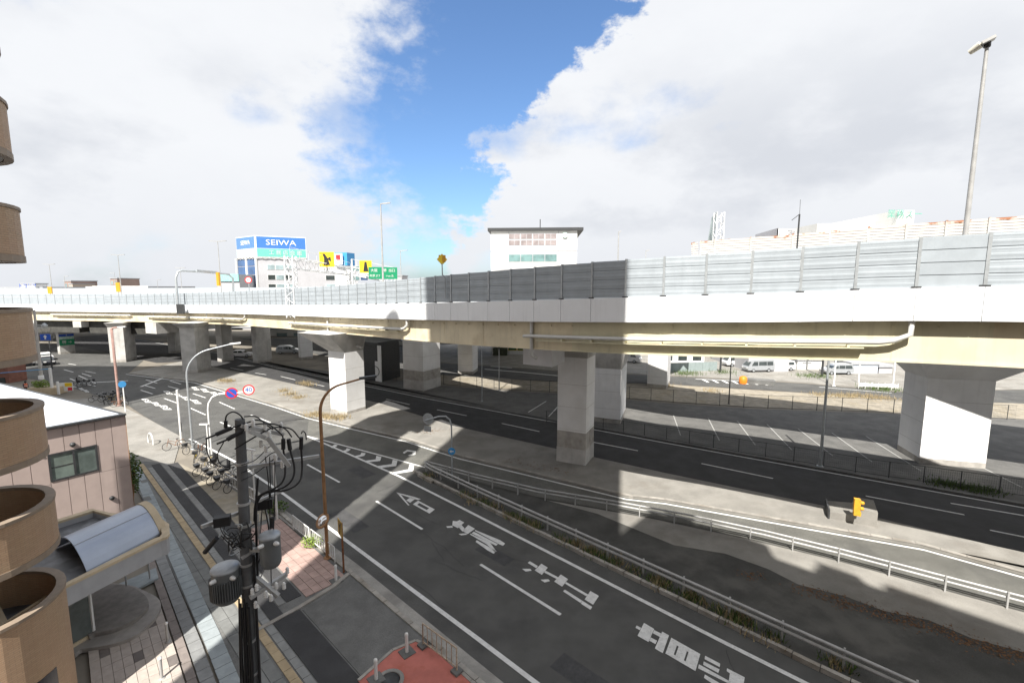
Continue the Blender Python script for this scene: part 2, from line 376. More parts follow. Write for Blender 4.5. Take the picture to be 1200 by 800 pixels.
def text(body, size, parent, m, origin, ex, ez, name='lettering', depth=.01, align='CENTER', sx=1.0):
    cu = bpy.data.curves.new(name, 'FONT'); cu.body = body; cu.size = size; cu.align_x = align; cu.align_y = 'CENTER'; cu.extrude = depth; cu.resolution_u = 2
    to = bpy.data.objects.new(name, cu); C.objects.link(to)
    dg = bpy.context.evaluated_depsgraph_get(); me = bpy.data.meshes.new_from_object(to.evaluated_get(dg)); bpy.data.objects.remove(to)
    me.materials.clear(); me.materials.append(m); me.name = name
    ex = Vector(ex).normalized(); ez = Vector(ez).normalized(); ey = ex.cross(ez)   # text lies in ex/ez, faces -ey... 
    return piece(name, me, parent, frame_mtx(Vector(origin), ex * sx, ez, ex.cross(ez)))

# ------------------------------------------------------------------ the ground and the roads
def px(*pts, z=0.0): return [GP(x, y, z) for x, y in pts]
struct('ground', MB().sheet([(-1500, -400), (1500, -400), (1500, 3000), (-1500, 3000)], -.03), SOIL)
# median kerb line seen from the street side, then its far (shaded) side
MED_NEAR = px((1200, 674), (1080, 641), (780, 588), (735, 583), (540, 536), (477, 516), (411, 501), (362, 489), (330, 478), (230, 448), (150, 438))
MED_FAR = px((1165, 642), (1000, 602), (780, 556), (650, 527), (530, 500), (447, 474), (390, 461), (300, 441), (215, 423.5))
MED_NEAR.insert(0, MED_NEAR[0] + (MED_NEAR[0] - MED_NEAR[2]).normalized() * 60)
MED_FAR.insert(0, MED_FAR[0] + (MED_FAR[0] - MED_FAR[2]).normalized() * 60)
# main street
street = [P(-60, 10.2), P(0, 10.2), P(30, 10.25)] + px((232, 527), (205, 508), (168, 487), (140, 468), (110, 462), (60, 447), (0, 440)) + [Vector((-130, 66, 0)), Vector((-160, 105, 0)), Vector((-90, 118, 0))]
main_road = struct('main_road', MB().sheet(street + list(reversed(MED_NEAR)), 0.0), ASPH)
FARLINE = px((500, 467), (657, 496), (780, 519), (1200, 595))
FARLINE = [Vector((-120, 135, 0)), Vector((-62, 96, 0)), Vector((-40, 78, 0))] + FARLINE; FARLINE.append(FARLINE[-1] + (FARLINE[-1] - FARLINE[-2]).normalized() * 60)
def offset(pts, d):
    o = []
    for i, p in enumerate(pts):
        t = (pts[min(i + 1, len(pts) - 1)] - pts[max(i - 1, 0)]).normalized(); o.append(p + Vector((-t.y, t.x, 0)) * d)
    return o
fkerb = offset(FARLINE, .75)
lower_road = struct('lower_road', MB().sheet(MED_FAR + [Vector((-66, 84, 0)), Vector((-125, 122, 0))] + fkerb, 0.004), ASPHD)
struct('median', MB().prism(MED_NEAR + list(reversed(MED_FAR)), -.02, .14), CONCP)
# worn carriageway right of the gore
worn = px((498, 548), (420, 527), (360, 512)) 
struct('side_road', MB().sheet(px((1200, 717), (985, 658), (805, 615), (630, 583), (495, 550), (420, 526.8), (360, 511)) + list(reversed(MED_NEAR[2:9])) + [MED_NEAR[1] + Vector((0, 0, 0)), GP(1200, 674)], 0.004), ASPH2)
# kerb stones of the median
kerb = struct('median_kerb', MB().strip(MED_NEAR[1:-1], .06, .146), CONCP)
def run_pieces(pts, step, start=0.0, end=None):
    """stations along a polyline: (point, tangent)"""
    res = []; acc = start; tot = 0.0
    for a, b in zip(pts, pts[1:]):
        L_ = (b - a).length; t = (b - a) / L_
        while acc <= tot + L_:
            if end is not None and acc > end: return res
            res.append((a + t * (acc - tot), t)); acc += step
        tot += L_
    return res
def kerb_run(parent, pts, step, w, h, z0, m, name='kerb_stone', maxn=200, side=0.0):
    me = MB().box((0, 0, 0), (step - .03, w, h)).mesh(name, m)
    for i, (p, t) in enumerate(run_pieces(pts, step, step / 2)[:maxn]):
        nn = Vector((-t.y, t.x, 0)); q = p + nn * side + nn * random.uniform(-.012, .012)
        piece(name, me, parent, frame_mtx(Vector((q.x, q.y, z0 + random.uniform(-.008, .008))), t, nn, Vector((0, 0, 1))))
kerb_run(kerb, MED_NEAR[1:], 1.0, .22, .17, .0, KERB, maxn=130, side=-.13)
# parking ground behind the lower road and beyond
struct('parking_ground', MB().sheet(fkerb + [Vector((120, 8, 0)), Vector((95, 40, 0))] + list(reversed(px((523, 452), (598, 458), (651, 461), (792, 473), (883, 479), (1032, 484)))) + [Vector((-46, 84, 0))], 0.0), mat('parking_asphalt', (.125, .123, .118), .9, var=.2, scale=.7, bump=.4, bscale=50, blot=(.08, .08, .078), blot_scale=.4, blot_amt=.5, speck=.4))
lk = struct('lower_road_kerb', MB().strip(offset(FARLINE, .72), .05, .06), CONCG)
kerb_run(lk, offset(FARLINE, .55)[1:], 1.5, .3, .12, .0, CONCG, maxn=110)
struct('far_verge', MB().sheet(px((523, 450), (598, 456), (651, 459), (792, 471), (883, 477), (1032, 482)) + [Vector((130, 30, 0)), Vector((130, 60, 0))] + list(reversed(px((500, 438), (640, 447), (780, 450.5), (940, 460.5), (1048, 468)))) + [], 0.002), SAND)
struct('far_road', MB().sheet([Vector((-75, 125, 0)), Vector((-40, 94, 0))] + px((500, 438), (640, 446.5), (780, 449.5), (940, 459.5), (1048, 467)) + [Vector((140, 40, 0)), Vector((140, 66, 0))] + list(reversed(px((500, 424), (640, 434), (780, 440.5), (940, 449), (1050, 459)))) + [Vector((-30, 120, 0))], 0.006), ASPH)
struct('far_yard', MB().sheet([Vector((-30, 118, 0))] + px((500, 423), (640, 433), (780, 439.5), (940, 448), (1050, 458)) + [Vector((150, 66, 0)), Vector((150, 170, 0)), Vector((-60, 190, 0))], 0.0), CONCP)

# painted lines
def line(parent, pts, w=.15, z=.012, name='lane_line'): return MB().strip(pts, w, z).build(name, ROADP, parent)
def dash(parent, a, b, w=.16, z=.012): return line(parent, [GP(*a), GP(*b)], w, z, 'lane_dash')
for a, b in [((657, 720), (563, 661)), ((495, 620), (441, 587)), ((398, 565), (360, 544)), ((317, 495), (294, 486)), ((275, 479), (257, 471)), ((241, 466), (226, 461)), ((212, 450), (199, 446)),
             ((241, 486), (223, 478)), ((207, 472), (192.5, 466.7)), ((210, 456), (197, 452.5)), ((275, 501.5), (258, 494.5)), ((179, 461.5), (165, 457)), ((184, 448.7), (171, 445)), ((182, 455), (170, 451.6)),
             ((86, 436), (75, 433)), ((112, 452.3), (101, 450)), ((107, 441), (96, 437.5)), ((89, 427.5), (80, 426)), ((88, 446), (82, 443.5)), ((112, 437), (100, 435))]:
    dash(main_road, a, b)
q1, q2 = GP(657, 720), GP(563, 661); t = (q1 - q2).normalized()
for k in (1, 2, 3): line(main_road, [q1 + t * (5 + 10 * (k - 1)), q1 + t * (10 * k)], .16, name='lane_dash')
line(main_road, [P(-60, 11.4), P(12.5, 11.41), P(31.4, 11.25)] + px((275, 540.6), (245, 525), (222, 514)), .2, name='edge_line')
line(main_road, [P(-60, 17.93), P(5.4, 17.93), P(21.4, 18.2)] + px((468, 558), (444, 547.5), (400, 528), (360, 511)), .2, name='edge_line')
line(main_road, px((498, 547.5), (456, 536), (420, 526.5), (378, 515.5), (360, 511)), .18, .014, 'edge_line')
line(main_road, [p + Vector((0, 0, 0)) for p in offset(MED_NEAR[1:], .28)], .18, .015, 'edge_line')
line(main_road, px((92, 449), (120, 447.5), (150, 446)), .35, name='stop_line'); line(main_road, px((112, 449), (92, 440)), .16)
line(main_road, px((165, 453), (196, 441), (215, 436)), .35, .013, 'crossing_line')
z8 = lambda x, y: GP(360 + x / 6.667, 480 + y / 6.667)
for poly in ([(800, 425), (835, 435), (830, 480), (700, 500), (665, 490), (790, 465)], [(668, 390), (705, 398), (695, 440), (570, 455), (545, 440), (660, 425)],
             [(540, 360), (580, 368), (570, 400), (480, 410), (450, 398), (535, 388)], [(425, 335), (457, 340), (445, 360), (390, 372), (370, 362), (415, 352)],
             [(310, 300), (340, 308), (325, 322), (280, 335), (262, 325), (300, 315)], [(215, 270), (238, 278), (225, 290), (195, 300), (183, 293)]):
    MB().sheet([z8(*p) for p in poly], .016).build('gore_chevron', ROADP, main_road)
def glyph(polys, ox, oy, sc, z=.012, name='road_lettering', parent=None):
    mb = MB()
    for poly in polys: mb.sheet([GP(ox + x / sc, oy + y / sc) for x, y in poly], z)
    return mb.build(name, ROADP, parent or main_road)
def uvq(q, u0, u1, v0, v1):
    f = lambda u, v: tuple((q[0][i] * (1 - u) + q[1][i] * u) * (1 - v) + (q[3][i] * (1 - u) + q[2][i] * u) * v for i in (0, 1))
    return [f(u0, v0), f(u1, v0), f(u1, v1), f(u0, v1)]
BK = [(425, 352), (680, 495), (637, 645), (373, 490)]
glyph([[(120, 245), (160, 265), (148, 285), (110, 265)], [(185, 222), (275, 275), (225, 390), (128, 335)], [(275, 285), (335, 315), (325, 345), (262, 312)], [(245, 350), (300, 378), (285, 408), (232, 378)],
       [(345, 298), (405, 332), (350, 487), (280, 447)], uvq(BK, 0, 1, 0, .24), uvq(BK, 0, 1, .8, 1), uvq(BK, 0, .24, .24, .8), uvq(BK, .30, .58, .24, .8), uvq(BK, .64, 1, .24, .8)], 730, 700, 7.5)
glyph([[(722, 510), (855, 580), (850, 610), (718, 540)], [(710, 560), (848, 630), (838, 662), (705, 590)], [(668, 585), (930, 730), (940, 760), (660, 620)], [(720, 675), (850, 750), (800, 765), (712, 705)],
       [(915, 620), (1070, 700), (1055, 800), (925, 760), (940, 665), (912, 645)]], 730, 700, 7.5)
glyph([[(285, 160), (372, 212), (355, 235), (262, 178)], [(410, 187), (480, 230), (415, 307), (337, 258)], [(455, 262), (595, 335), (575, 352), (440, 282)], [(620, 303), (700, 355), (635, 435), (548, 380)],
       [(680, 385), (915, 520), (895, 538), (665, 402)], [(940, 482), (1032, 535), (970, 630), (877, 573)], [(665, 467), (850, 585), (835, 612), (643, 485)], [(850, 585), (960, 655), (940, 685), (838, 620)],
       [(200, 242), (290, 242), (305, 262), (240, 272)], [(400, 360), (485, 355), (505, 375), (445, 390)]], 590, 640, 9.23)
RG = [(300, 198), (447, 275), (400, 312), (253, 230)]
glyph([[(108, 125), (135, 130), (225, 240), (210, 238)], [(108, 125), (265, 165), (325, 185), (300, 192), (250, 180), (140, 142)], [(238, 165), (270, 185), (230, 217), (195, 195)],
       uvq(RG, 0, 1, 0, .26), uvq(RG, 0, 1, .72, 1), uvq(RG, 0, .16, .26, .72), uvq(RG, .74, 1, .26, .72)], 450, 560, 7.5)
glyph([[(605, 375), (640, 380), (665, 368), (705, 390), (650, 440), (600, 415)], [(680, 410), (715, 450), (690, 470), (655, 430)], [(740, 412), (800, 445), (735, 492), (690, 465)], [(545, 425), (600, 418), (605, 435), (560, 437)],
       [(655, 490), (720, 485), (730, 497), (680, 503)], [(800, 455), (1020, 545), (1065, 575), (1045, 595), (1000, 575), (800, 465)], [(790, 470), (1000, 580), (985, 595), (770, 485)],
       [(760, 488), (930, 565), (990, 645), (975, 650), (900, 580), (755, 495)], [(815, 545), (985, 640), (965, 665), (910, 635), (805, 560)]], 450, 560, 7.5)
def blob_glyph(x0, y0, x1, y1, seed):        # small far characters: a few bars each way
    rr = random.Random(seed); w, h = x1 - x0, y1 - y0; q = [(x0, y0), (x0 + w * .55, y0 - h * .05), (x1, y1), (x0 + w * .4, y1)]
    ps = [uvq(q, 0, 1, v, v + .2) for v in (0.02, .4, .8)] + [uvq(q, u, u + .16, .2, .85) for u in (rr.uniform(.0, .12), rr.uniform(.4, .5), .84)]
    glyph(ps, 130, 420, 6)
for i, b in enumerate([(560, 200, 625, 222), (625, 212, 695, 236), (690, 236, 768, 258), (365, 229, 440, 252), (440, 248, 505, 268), (490, 269, 570, 293), (560, 292, 640, 318), (212, 284, 292, 310), (280, 308, 360, 333), (332, 330, 432, 360)]): blob_glyph(*b, i)
for i, b in enumerate([(-230, 208, -180, 222), (-200, 220, -150, 236), (-290, 190, -240, 204)]): blob_glyph(*b, 40 + i)
# little U-turn mark left of the gore
glyph([[(745, 335), (780, 312), (850, 322), (845, 350), (800, 360), (785, 355), (820, 345), (825, 330), (785, 325), (760, 342)]], 360, 480, 6.667, .012, 'road_marking')
fr_ = bpy.data.objects['far_road']
for k in range(7):
    x = 822 + k * 11.5; y = 445.4 + k * .55
    MB().sheet(px((x, y - .6), (x + 3.2, y - .6), (x + 7.0, y + 1.0), (x + 9.5, y + 2.6), (x + 6.5, y + 2.6), (x + 4, y + 1.2)), .02).build('gore_chevron', ROADP, fr_)
line(fr_, px((815, 444), (870, 446.5), (907, 451)), .3, .022); line(fr_, px((568, 432.5), (610, 436), (662, 441)), .5, .022); line(fr_, px((575, 429), (600, 431)), .4, .022); line(fr_, px((960, 453.5), (1045, 460.5)), .2, .022)
PATCHM = mat('asphalt_patch', (.06, .06, .062), .85, var=.2, scale=2, bump=.4, bscale=60, speck=.5); TRACK = mat('tyre_polish', (.074, .074, .074), .8, var=.25, scale=1.2, bump=.3, bscale=60, speck=.4)
for s0_, d0_, w_, h_ in ((23.5, 12.0, 3.2, 1.0), (15, 15.6, 2.2, .8), (37, 12.4, 4.0, 1.3), (6, 12.3, 3.5, .9), (30, 16.2, 2.4, 1.1), (46, 14.5, 5, 1.2)):
    MB().sheet([P(s0_, d0_), P(s0_ + w_, d0_), P(s0_ + w_, d0_ + h_), P(s0_, d0_ + h_)], .006).build('road_patch', PATCHM, main_road)
rk_ = random.Random(12); ck = MB()
for k in range(16):
    s_, d_ = rk_.uniform(2, 55), rk_.uniform(11.6, 17.6); pts_ = []; a_ = rk_.choice((0, 0, PI / 2)) + rk_.gauss(0, .25)
    for j in range(10): pts_.append(P(s_, d_)); s_ += math.cos(a_) * .35 + rk_.gauss(0, .06); d_ += math.sin(a_) * .25 + rk_.gauss(0, .05)
    pts_ = [q for q in pts_ if 11.5 < q.dot(NX) < 17.8]
    if len(pts_) > 2: ck.strip(pts_, .022, .0085)
tag(ck.build('road_crack', mat('crack_tar', (.028, .028, .03), .7), main_road), kind='stuff')
for s_, d_ in ((44, 12.2),): c_ = P(s_, d_); MB().lathe([(.33, .0), (.33, .009), (0, .010)], c_, 20).build('manhole_cover', DARKM, main_road)
# lower road
line(lower_road, FARLINE, .16, .016, 'edge_line')
for a, b in [((1130, 603), (1014.5, 581)), ((906, 560.5), (822, 543)), ((747.5, 528), (695, 518)), ((632, 505.5), (588, 496)), ((547, 487), (512, 480)), ((480, 474), (452.5, 467.5)), ((380, 452.5), (364, 449)),
             ((346, 445), (329, 441)), ((312, 439), (299, 437)), ((285, 434), (270, 431)), ((1200, 604), (1114, 589.5)), ((1225, 634), (1160, 621))]:
    line(lower_road, [GP(*a), GP(*b)], .15, .016, 'lane_dash')

# ------------------------------------------------------------------ the near pavement, strip by strip (s along the street, d from the flats)
def skew(s): return (s - 20) * .0415 if s > 20 else (s - 20) * .06      # the slabs run slightly off the street line
pave = struct('pavement', MB().prism([P(-30, 2.2), P(-30, 9.9), P(19.3, 9.95), P(30.5, 9.6), P(36.5, 9.0), P(43.5, 7.4), P(46.5, 5.5), P(46.5, 4.9), P(30, 4.2)], -.02, .06), mat('pavement_base', (.15, .15, .145), .9, var=.2, scale=1.2, speck=.3))
apron_far = struct('side_street_apron', MB().prism(px((213, 512), (168, 488), (147, 478), (120, 466), (60, 470), (0, 460)) + [Vector((-100, 55, 0)), Vector((-70, 34, 0)), P(52, 2.0), P(46.6, 4.8), P(46.6, 5.5), P(43.6, 7.4)], -.02, .03), CONCP)
def slabs(s0, s1, d0, d1, ds, dd, name, m, z=.06, h=.035, gap=.02, sk=False, dark=None, keep=None):
    n = 0; cache = {}
    s = s0
    while s + ds <= s1 + 1e-6:
        d = d0
        while d + dd <= d1 + 1e-6:
            if keep is None or keep(s + ds / 2, d + dd / 2):
                mm = m if dark is None or not dark(s, d) else TILED
                if mm.name not in cache: cache[mm.name] = MB().box((0, 0, 0), (ds - gap, dd - gap, h)).mesh(name, mm)
                c = P(s + ds / 2, d + dd / 2 + (skew(s) if sk else 0), z - .004 + random.uniform(-.004, .004)); tn = (AX + NX * .045).normalized() if sk else AX
                piece(name, cache[mm.name], pave, frame_mtx(c, tn, Vector((-tn.y, tn.x, 0)), Vector((0, 0, 1)))); n += 1
            d += dd
        s += ds
    return n
# forecourt tiles with scattered dark ones
slabs(15.5, 27.5, .6, 3.0, .6, .3, 'forecourt_tile', TILEF, z=.06, sk=True, keep=lambda s, d: d + skew(s) < 3.0 and d > .6 and s < 25.5, dark=lambda s, d: (round(s / .6) * 4 + round(d / .3) * 7) % 13 == 0, gap=.014)
slabs(14.5, 31.5, 3.05, 3.35, 1.0, .3, 'edging_slab', mat('brown_edging', (.22, .19, .175), .8, var=.15, scale=3, rnd=.15), sk=True)
slabs(14.5, 31.5, 3.37, 3.81, .6, .44, 'paving_slab', PLANK, sk=True)
slabs(14.0, 46.0, 3.88, 4.46, .62, .58, 'drain_cover', DRAIN, sk=True, gap=.025)
slabs(15.0, 45.0, 4.55, 5.35, 1.2, .4, 'paving_flag', PAVEG, h=.03)
slabs(14.0, 45.6, 5.42, 5.74, .6, .32, 'tactile_tile', TACT, h=.04)
slabs(14.4, 44.0, 5.78, 6.08, .6, .3, 'paving_flag', mat('pale_flag', (.25, .255, .25), .9, var=.15, scale=2, rnd=.15), h=.03)
pv = MB()
for d0, d1, s0, s1 in ((6.12, 6.63, 12, 44.4), (7.02, 7.66, 20.2, 43.6), (6.63, 7.22, 10, 19.3)):
    pv.prism([P(s0, d0), P(s1, d0), P(s1, d1), P(s0, d1)], .05, .085 + .003 * d0 / 7)
pv.build('cycle_lane', ASPHD, pave)
slabs(20.2, 44.0, 6.66, 6.98, 1.4, .32, 'lane_divider_slab', mat('divider_slab', (.22, .22, .215), .9, var=.15, scale=2, rnd=.15), h=.03)
slabs(19.9, 28.6, 7.75, 9.7, .55, .39, 'paver', PAVER, h=.035, keep=lambda s, d: d < 9.75 - max(0, s - 24) * .06)
MB().prism([P(28.7, 7.7), P(43.4, 7.65), P(36.3, 8.95), P(28.7, 9.55)], .05, .088).build('sandy_strip', SAND, pave)
MB().prism([P(8, 7.27), P(19.2, 7.3), P(19.5, 9.85), P(8, 9.8)], .05, .085).build('driveway_apron', CONCG, pave)
MB().prism([P(19.22, 5.4), P(19.35, 7.3), P(19.62, 9.0), P(20.0, 9.95), P(20.2, 9.95), P(19.82, 8.9), P(19.55, 7.3), P(19.4, 5.4)], .05, .12).build('joint_kerb', KERB, pave)
# gutter and kerb strip along the street
gut = struct('street_kerb', MB().prism([P(-40, 9.9), P(-40, 10.6), P(20.5, 10.62), P(31, 10.35), P(31, 9.7), P(20.5, 9.97)], -.02, .03), CONC)
for s0 in [x * 1.0 + 8 for x in range(26)]:
    o = MB().obox(P(s0 + .015, 9.92, .0), AX * .97, NX * .2, (0, 0, .12)).build('kerb_stone', KERB, gut)
# red pavement island at the very bottom
red = struct('red_pavement', MB().prism([P(9, 7.1), P(14.05, 7.1), P(14.35, 8.7), P(14.1, 9.6), P(13.2, 9.85), P(9, 9.8)], .02, .11), REDP)
rk = MB()
isl = [P(9, 7.1), P(14.05, 7.1), P(14.35, 8.7), P(14.1, 9.6), P(13.2, 9.85), P(9, 9.8)]
for i in range(1, 5):
    a, b = isl[i], isl[i + 1]; t = (b - a).normalized(); L_ = (b - a).length; k = max(1, int(L_ / .6))
    for j in range(k): MB().beam(a + t * (L_ / k * j + .01) + Vector((0, 0, .07)), a + t * (L_ / k * (j + 1) - .01) + Vector((0, 0, .07)), .12, .13).build('kerb_stone', KERB, red)
mh = GP(457, 800); MB().lathe([(.50, 0), (.50, .03), (.36, .035), (.36, .01), (.0, .01)], (mh.x, mh.y, .1), 20).build('manhole_ring', CONC, red)
MB().lathe([(.33, 0), (.33, .03), (.0, .035)], (mh.x, mh.y, .1), 18).build('manhole_cover', DARKM, red)

# ------------------------------------------------------------------ gore island with weeds
gore_lo = px((489, 555), (505, 565)) + [P(27.8, 19.35), P(16.8, 19.1), P(7.7, 19.0), P(2.5, 18.9), P(-30, 18.8)]
gore_hi = px((488, 552.5), (500, 551), (630, 583), (805, 615), (985, 658), (1200, 717)); gore_hi.append(gore_hi[-1] + (gore_hi[-1] - gore_hi[-3]).normalized() * 25)
gi = struct('gore_island', MB().prism(gore_lo + list(reversed(gore_hi)), -.02, .075), ISLE)
MB().sheet(px((1198, 718.5), (985, 659.5), (880, 634), (760, 608), (640, 587), (700, 603), (790, 640), (850, 650), (900, 668), (935, 686), (990, 700), (1035, 717), (1088, 728), (1140, 750), (1200, 766), (1400, 815), (1390, 768)), .08).build('concrete_strip', CONCP, gi)
kerb_run(gi, gore_lo[:-1] + [P(-6, 18.85)], .9, .18, .2, .0, KERB, maxn=60, side=.05)

# ------------------------------------------------------------------ viaduct alignment
CTRL = [(75, -20.5, 14.6), (55, -7.0, 14.45), (35.4, 6.3, 14.25), (18.85, 17.2, 14.02), (11.8, 21.7, 13.66), (6.19, 24.72, 13.42), (.1, 29.6, 13.10), (-6.9, 36.3, 12.72), (-18.3, 48.6, 12.10), (-37.7, 66.4, 11.38), (-53, 77.0, 10.95), (-72.4, 85.9, 10.60), (-97, 91.0, 10.50), (-130, 94.0, 10.45), (-175, 96.0, 10.4)]
def catmull(pts, n=24):
    out = []
    Q = [Vector(p) for p in pts]; Q = [Q[0] * 2 - Q[1]] + Q + [Q[-1] * 2 - Q[-2]]
    for i in range(1, len(Q) - 2):
        a, b, c, d = Q[i - 1:i + 3]
        for k in range(n):
            t = k / n; out.append(.5 * ((2 * b) + (c - a) * t + (2 * a - 5 * b + 4 * c - d) * t * t + (3 * b - a - 3 * c + d) * t ** 3))
    out.append(Q[-2]); return out
_crv = catmull(CTRL)
def resample(cr, step):
    out = [cr[0]]; carry = 0.0
    for a, b in zip(cr, cr[1:]):
        L_ = (Vector((b.x, b.y, 0)) - Vector((a.x, a.y, 0))).length; pos = step - carry
        while pos <= L_: out.append(a.lerp(b, pos / L_)); pos += step
        carry = (carry + L_) % step
    return out
EDGE = resample(_crv, .5)                     # a station every half metre
def tang(i):
    a, b = EDGE[max(0, i - 3)], EDGE[min(len(EDGE) - 1, i + 3)]; return (b - a).normalized()
def norm(i):
    t = tang(i); return Vector((t.y, -t.x, 0)).normalized()    # away from the street side? (towards the far side)
if norm(100).y < 0:
    _n0 = norm
    def norm(i): return -_n0(i)
def ept(i, p, z): e = EDGE[i]; return Vector((e.x, e.y, e.z)) + norm(i) * p + Vector((0, 0, z))
def proj(v):
    dz = v.z - CAMH; zc = v.y * _c - dz * _s; yc = dz * _c + v.y * _s
    return (600 + F * v.x / zc, 400 - F * yc / zc) if zc > .5 else (1e5, 0)
def st(pxx):                                  # station index whose parapet top shows at this column
    best = min((i for i in range(len(EDGE)) if EDGE[i].y > 2), key=lambda i: abs(proj(EDGE[i])[0] - pxx)); return best
NE = len(EDGE)
def sweep(mb, prof, i0, i1, step=4, closed=True):    # sweep a (p, z) outline along the stations
    idx = list(range(i0, i1, step)) + [i1]
    rings = [[ept(i, p, z) for p, z in prof] for i in idx]; n = len(prof)
    vs = [q for r_ in rings for q in r_]
    fs = [(k * n + j, k * n + (j + 1) % n, (k + 1) * n + (j + 1) % n, (k + 1) * n + j) for k in range(len(rings) - 1) for j in range(n if closed else n - 1)]
    mb._add(vs, fs); mb.face(list(reversed(rings[0]))); mb.face(rings[-1]); return mb
def rectp(p0, p1, z0, z1): return [(p0, z0), (p1, z0), (p1, z1), (p0, z1)]
I_END = NE - 1
via = thing('elevated_road', ept(st(735), 6, -13.4), 'near elevated carriageway with white parapet, cream girders and drain pipes', 'viaduct')
sweep(MB(), [(.02, -1.34), (11.05, -1.34), (11.05, -.95), (.26, -.95), (.26, -1.1), (.02, -1.1)], 0, I_END).build('deck_slab', PIERG, via)
sweep(MB(), rectp(10.8, 11.05, -.94, 0.0), 0, I_END).build('far_parapet', PARA, via)
sweep(MB(), rectp(10.88, 10.96, .002, 1.2), 0, I_END).build('far_barrier', PANEL, via)
sweep(MB(), rectp(.05, .24, -1.09, -.02), 0, I_END).build('parapet_core', PARA, via)
# parapet cladding, one panel per two metres
def curve_panel(i, n, p0, p1, z0, z1, gap): return MB().frustum(
    [ept(i, p0, z0) + tang(i) * gap, ept(i + n, p0, z0) - tang(i + n) * gap, ept(i + n, p1, z0) - tang(i + n) * gap, ept(i, p1, z0) + tang(i) * gap],
    [ept(i, p0, z1) + tang(i) * gap, ept(i + n, p0, z1) - tang(i + n) * gap, ept(i + n, p1, z1) - tang(i + n) * gap, ept(i, p1, z1) + tang(i) * gap])
I735 = st(734)
BAYS = [I735 + 4 * k for k in range(-12, 140) if 40 < I735 + 4 * k < NE - 6]
I_NEARSIDE = st(1240)
NEAR_BAYS = [i for i in BAYS if i >= I_NEARSIDE - 4][:62]
REST = [i for i in BAYS if i not in NEAR_BAYS]
rest = MB()
for i in BAYS:
    mb = curve_panel(i, 4, -.03, .05, -1.32, .0, .014)
    if i in NEAR_BAYS: mb.build('parapet_panel', PARA, via)
    else:
        n0 = len(rest.v); rest.v += mb.v; rest.f += [tuple(q + n0 for q in f) for f in mb.f]; rest.sm += mb.sm
tag(rest.build('parapet_panels_far', PARA, via), kind='stuff')
# girders: span by span between the piers
sp = [40, st(1175), st(668), st(392), st(240), st(150), st(60), I_END]
for a, b in zip(sp, sp[1:]):
    if b <= a: continue
    old = (a == st(1175))
    mb = MB(); sweep(mb, rectp(.52, .66, -3.05, -1.345), a, b); sweep(mb, rectp(.44, .9, -3.12, -3.055), a, b)
    mb.build('girder', GIRD2 if old else GIRD, via)
    st_ = MB()
    for i in range(a + 6, b - 4, 9):
        st_.obox(ept(i, .505, -3.05), tang(i) * .02, norm(i) * .012, (0, 0, 1.68))
    for i in range(a, b - 6, 3): st_.obox(ept(i, .43, -1.62), tang(i) * .10, norm(i) * .085, (0, 0, .07))
    st_.build('girder_stiffener', GIRD2 if old else GIRD, via)
for off_ in (4.2, 7.2, 10.2):
    sweep(MB(), rectp(off_, off_ + .2, -3.1, -1.345), 40, I_END).build('inner_girder', PIERG, via)
# drain pipes with their brackets
def edge_pipe(x0, x1, rel0, rel1, drop_left, bend_right, r=.11, p=.2):
    a, b = sorted((st(x0), st(x1))); idx = list(range(a, b, 2)) + [b]
    hi, lo = a, b                                  # a is the right hand end
    f = lambda i: rel1 + (rel0 - rel1) * (i - a) / max(1, b - a)
    pts = [ept(i, p, f(i)) for i in idx]
    if bend_right: pts = [ept(a - 2, p, -1.36), ept(a - 2, p, f(a) + .35), ept(a - 1, p, f(a) + .08)] + pts
    if drop_left: pts = pts + [ept(b + 1, p, f(b) - .02)]
    MB().tube(pts, r, 10).build('drain_pipe', PIPE, via)
    br = MB()
    for i in range(a + 2, b - 1, 4): br.obox(ept(i, p - .06, f(i) - .24), tang(i) * .1, norm(i) * (.54 - p + .06), (0, 0, .13))
    br.build('pipe_bracket', GIRD2, via)
    tr = MB(); sweep(tr, rectp(p - .08, p + .16, f(a) - .285, f(a) - .245), a + 1, b - 1); tr.build('pipe_tray', GIRD2, via)
edge_pipe(617, 1038, -2.25, -2.25, True, True)
edge_pipe(338, 468, -2.30, -2.18, True, True, .13)
edge_pipe(172, 281, -2.10, -2.12, True, True, .13)
edge_pipe(60, 150, -1.9, -1.9, True, False, .13)
i = st(615); MB().tube([ept(i, .4, -1.3), ept(i, .4, -3.5), ept(i, .9, -3.75)], .12, 10).build('down_pipe', PIPE, via)
i = st(380); MB().tube([ept(i, .4, -1.8), ept(i, .4, -3.3), ept(i, .6, -3.6), ept(i - 4, 1.6, -4.2), ept(i - 9, 2.1, -4.7)], .12, 10).build('down_pipe', PIPE, via)
for xx in (175, 205, 238): 
    i = st(xx); MB().tube([ept(i, .5, -1.36), ept(i, .5, -2.1)], .09, 8).build('down_pipe', PIPE, via)

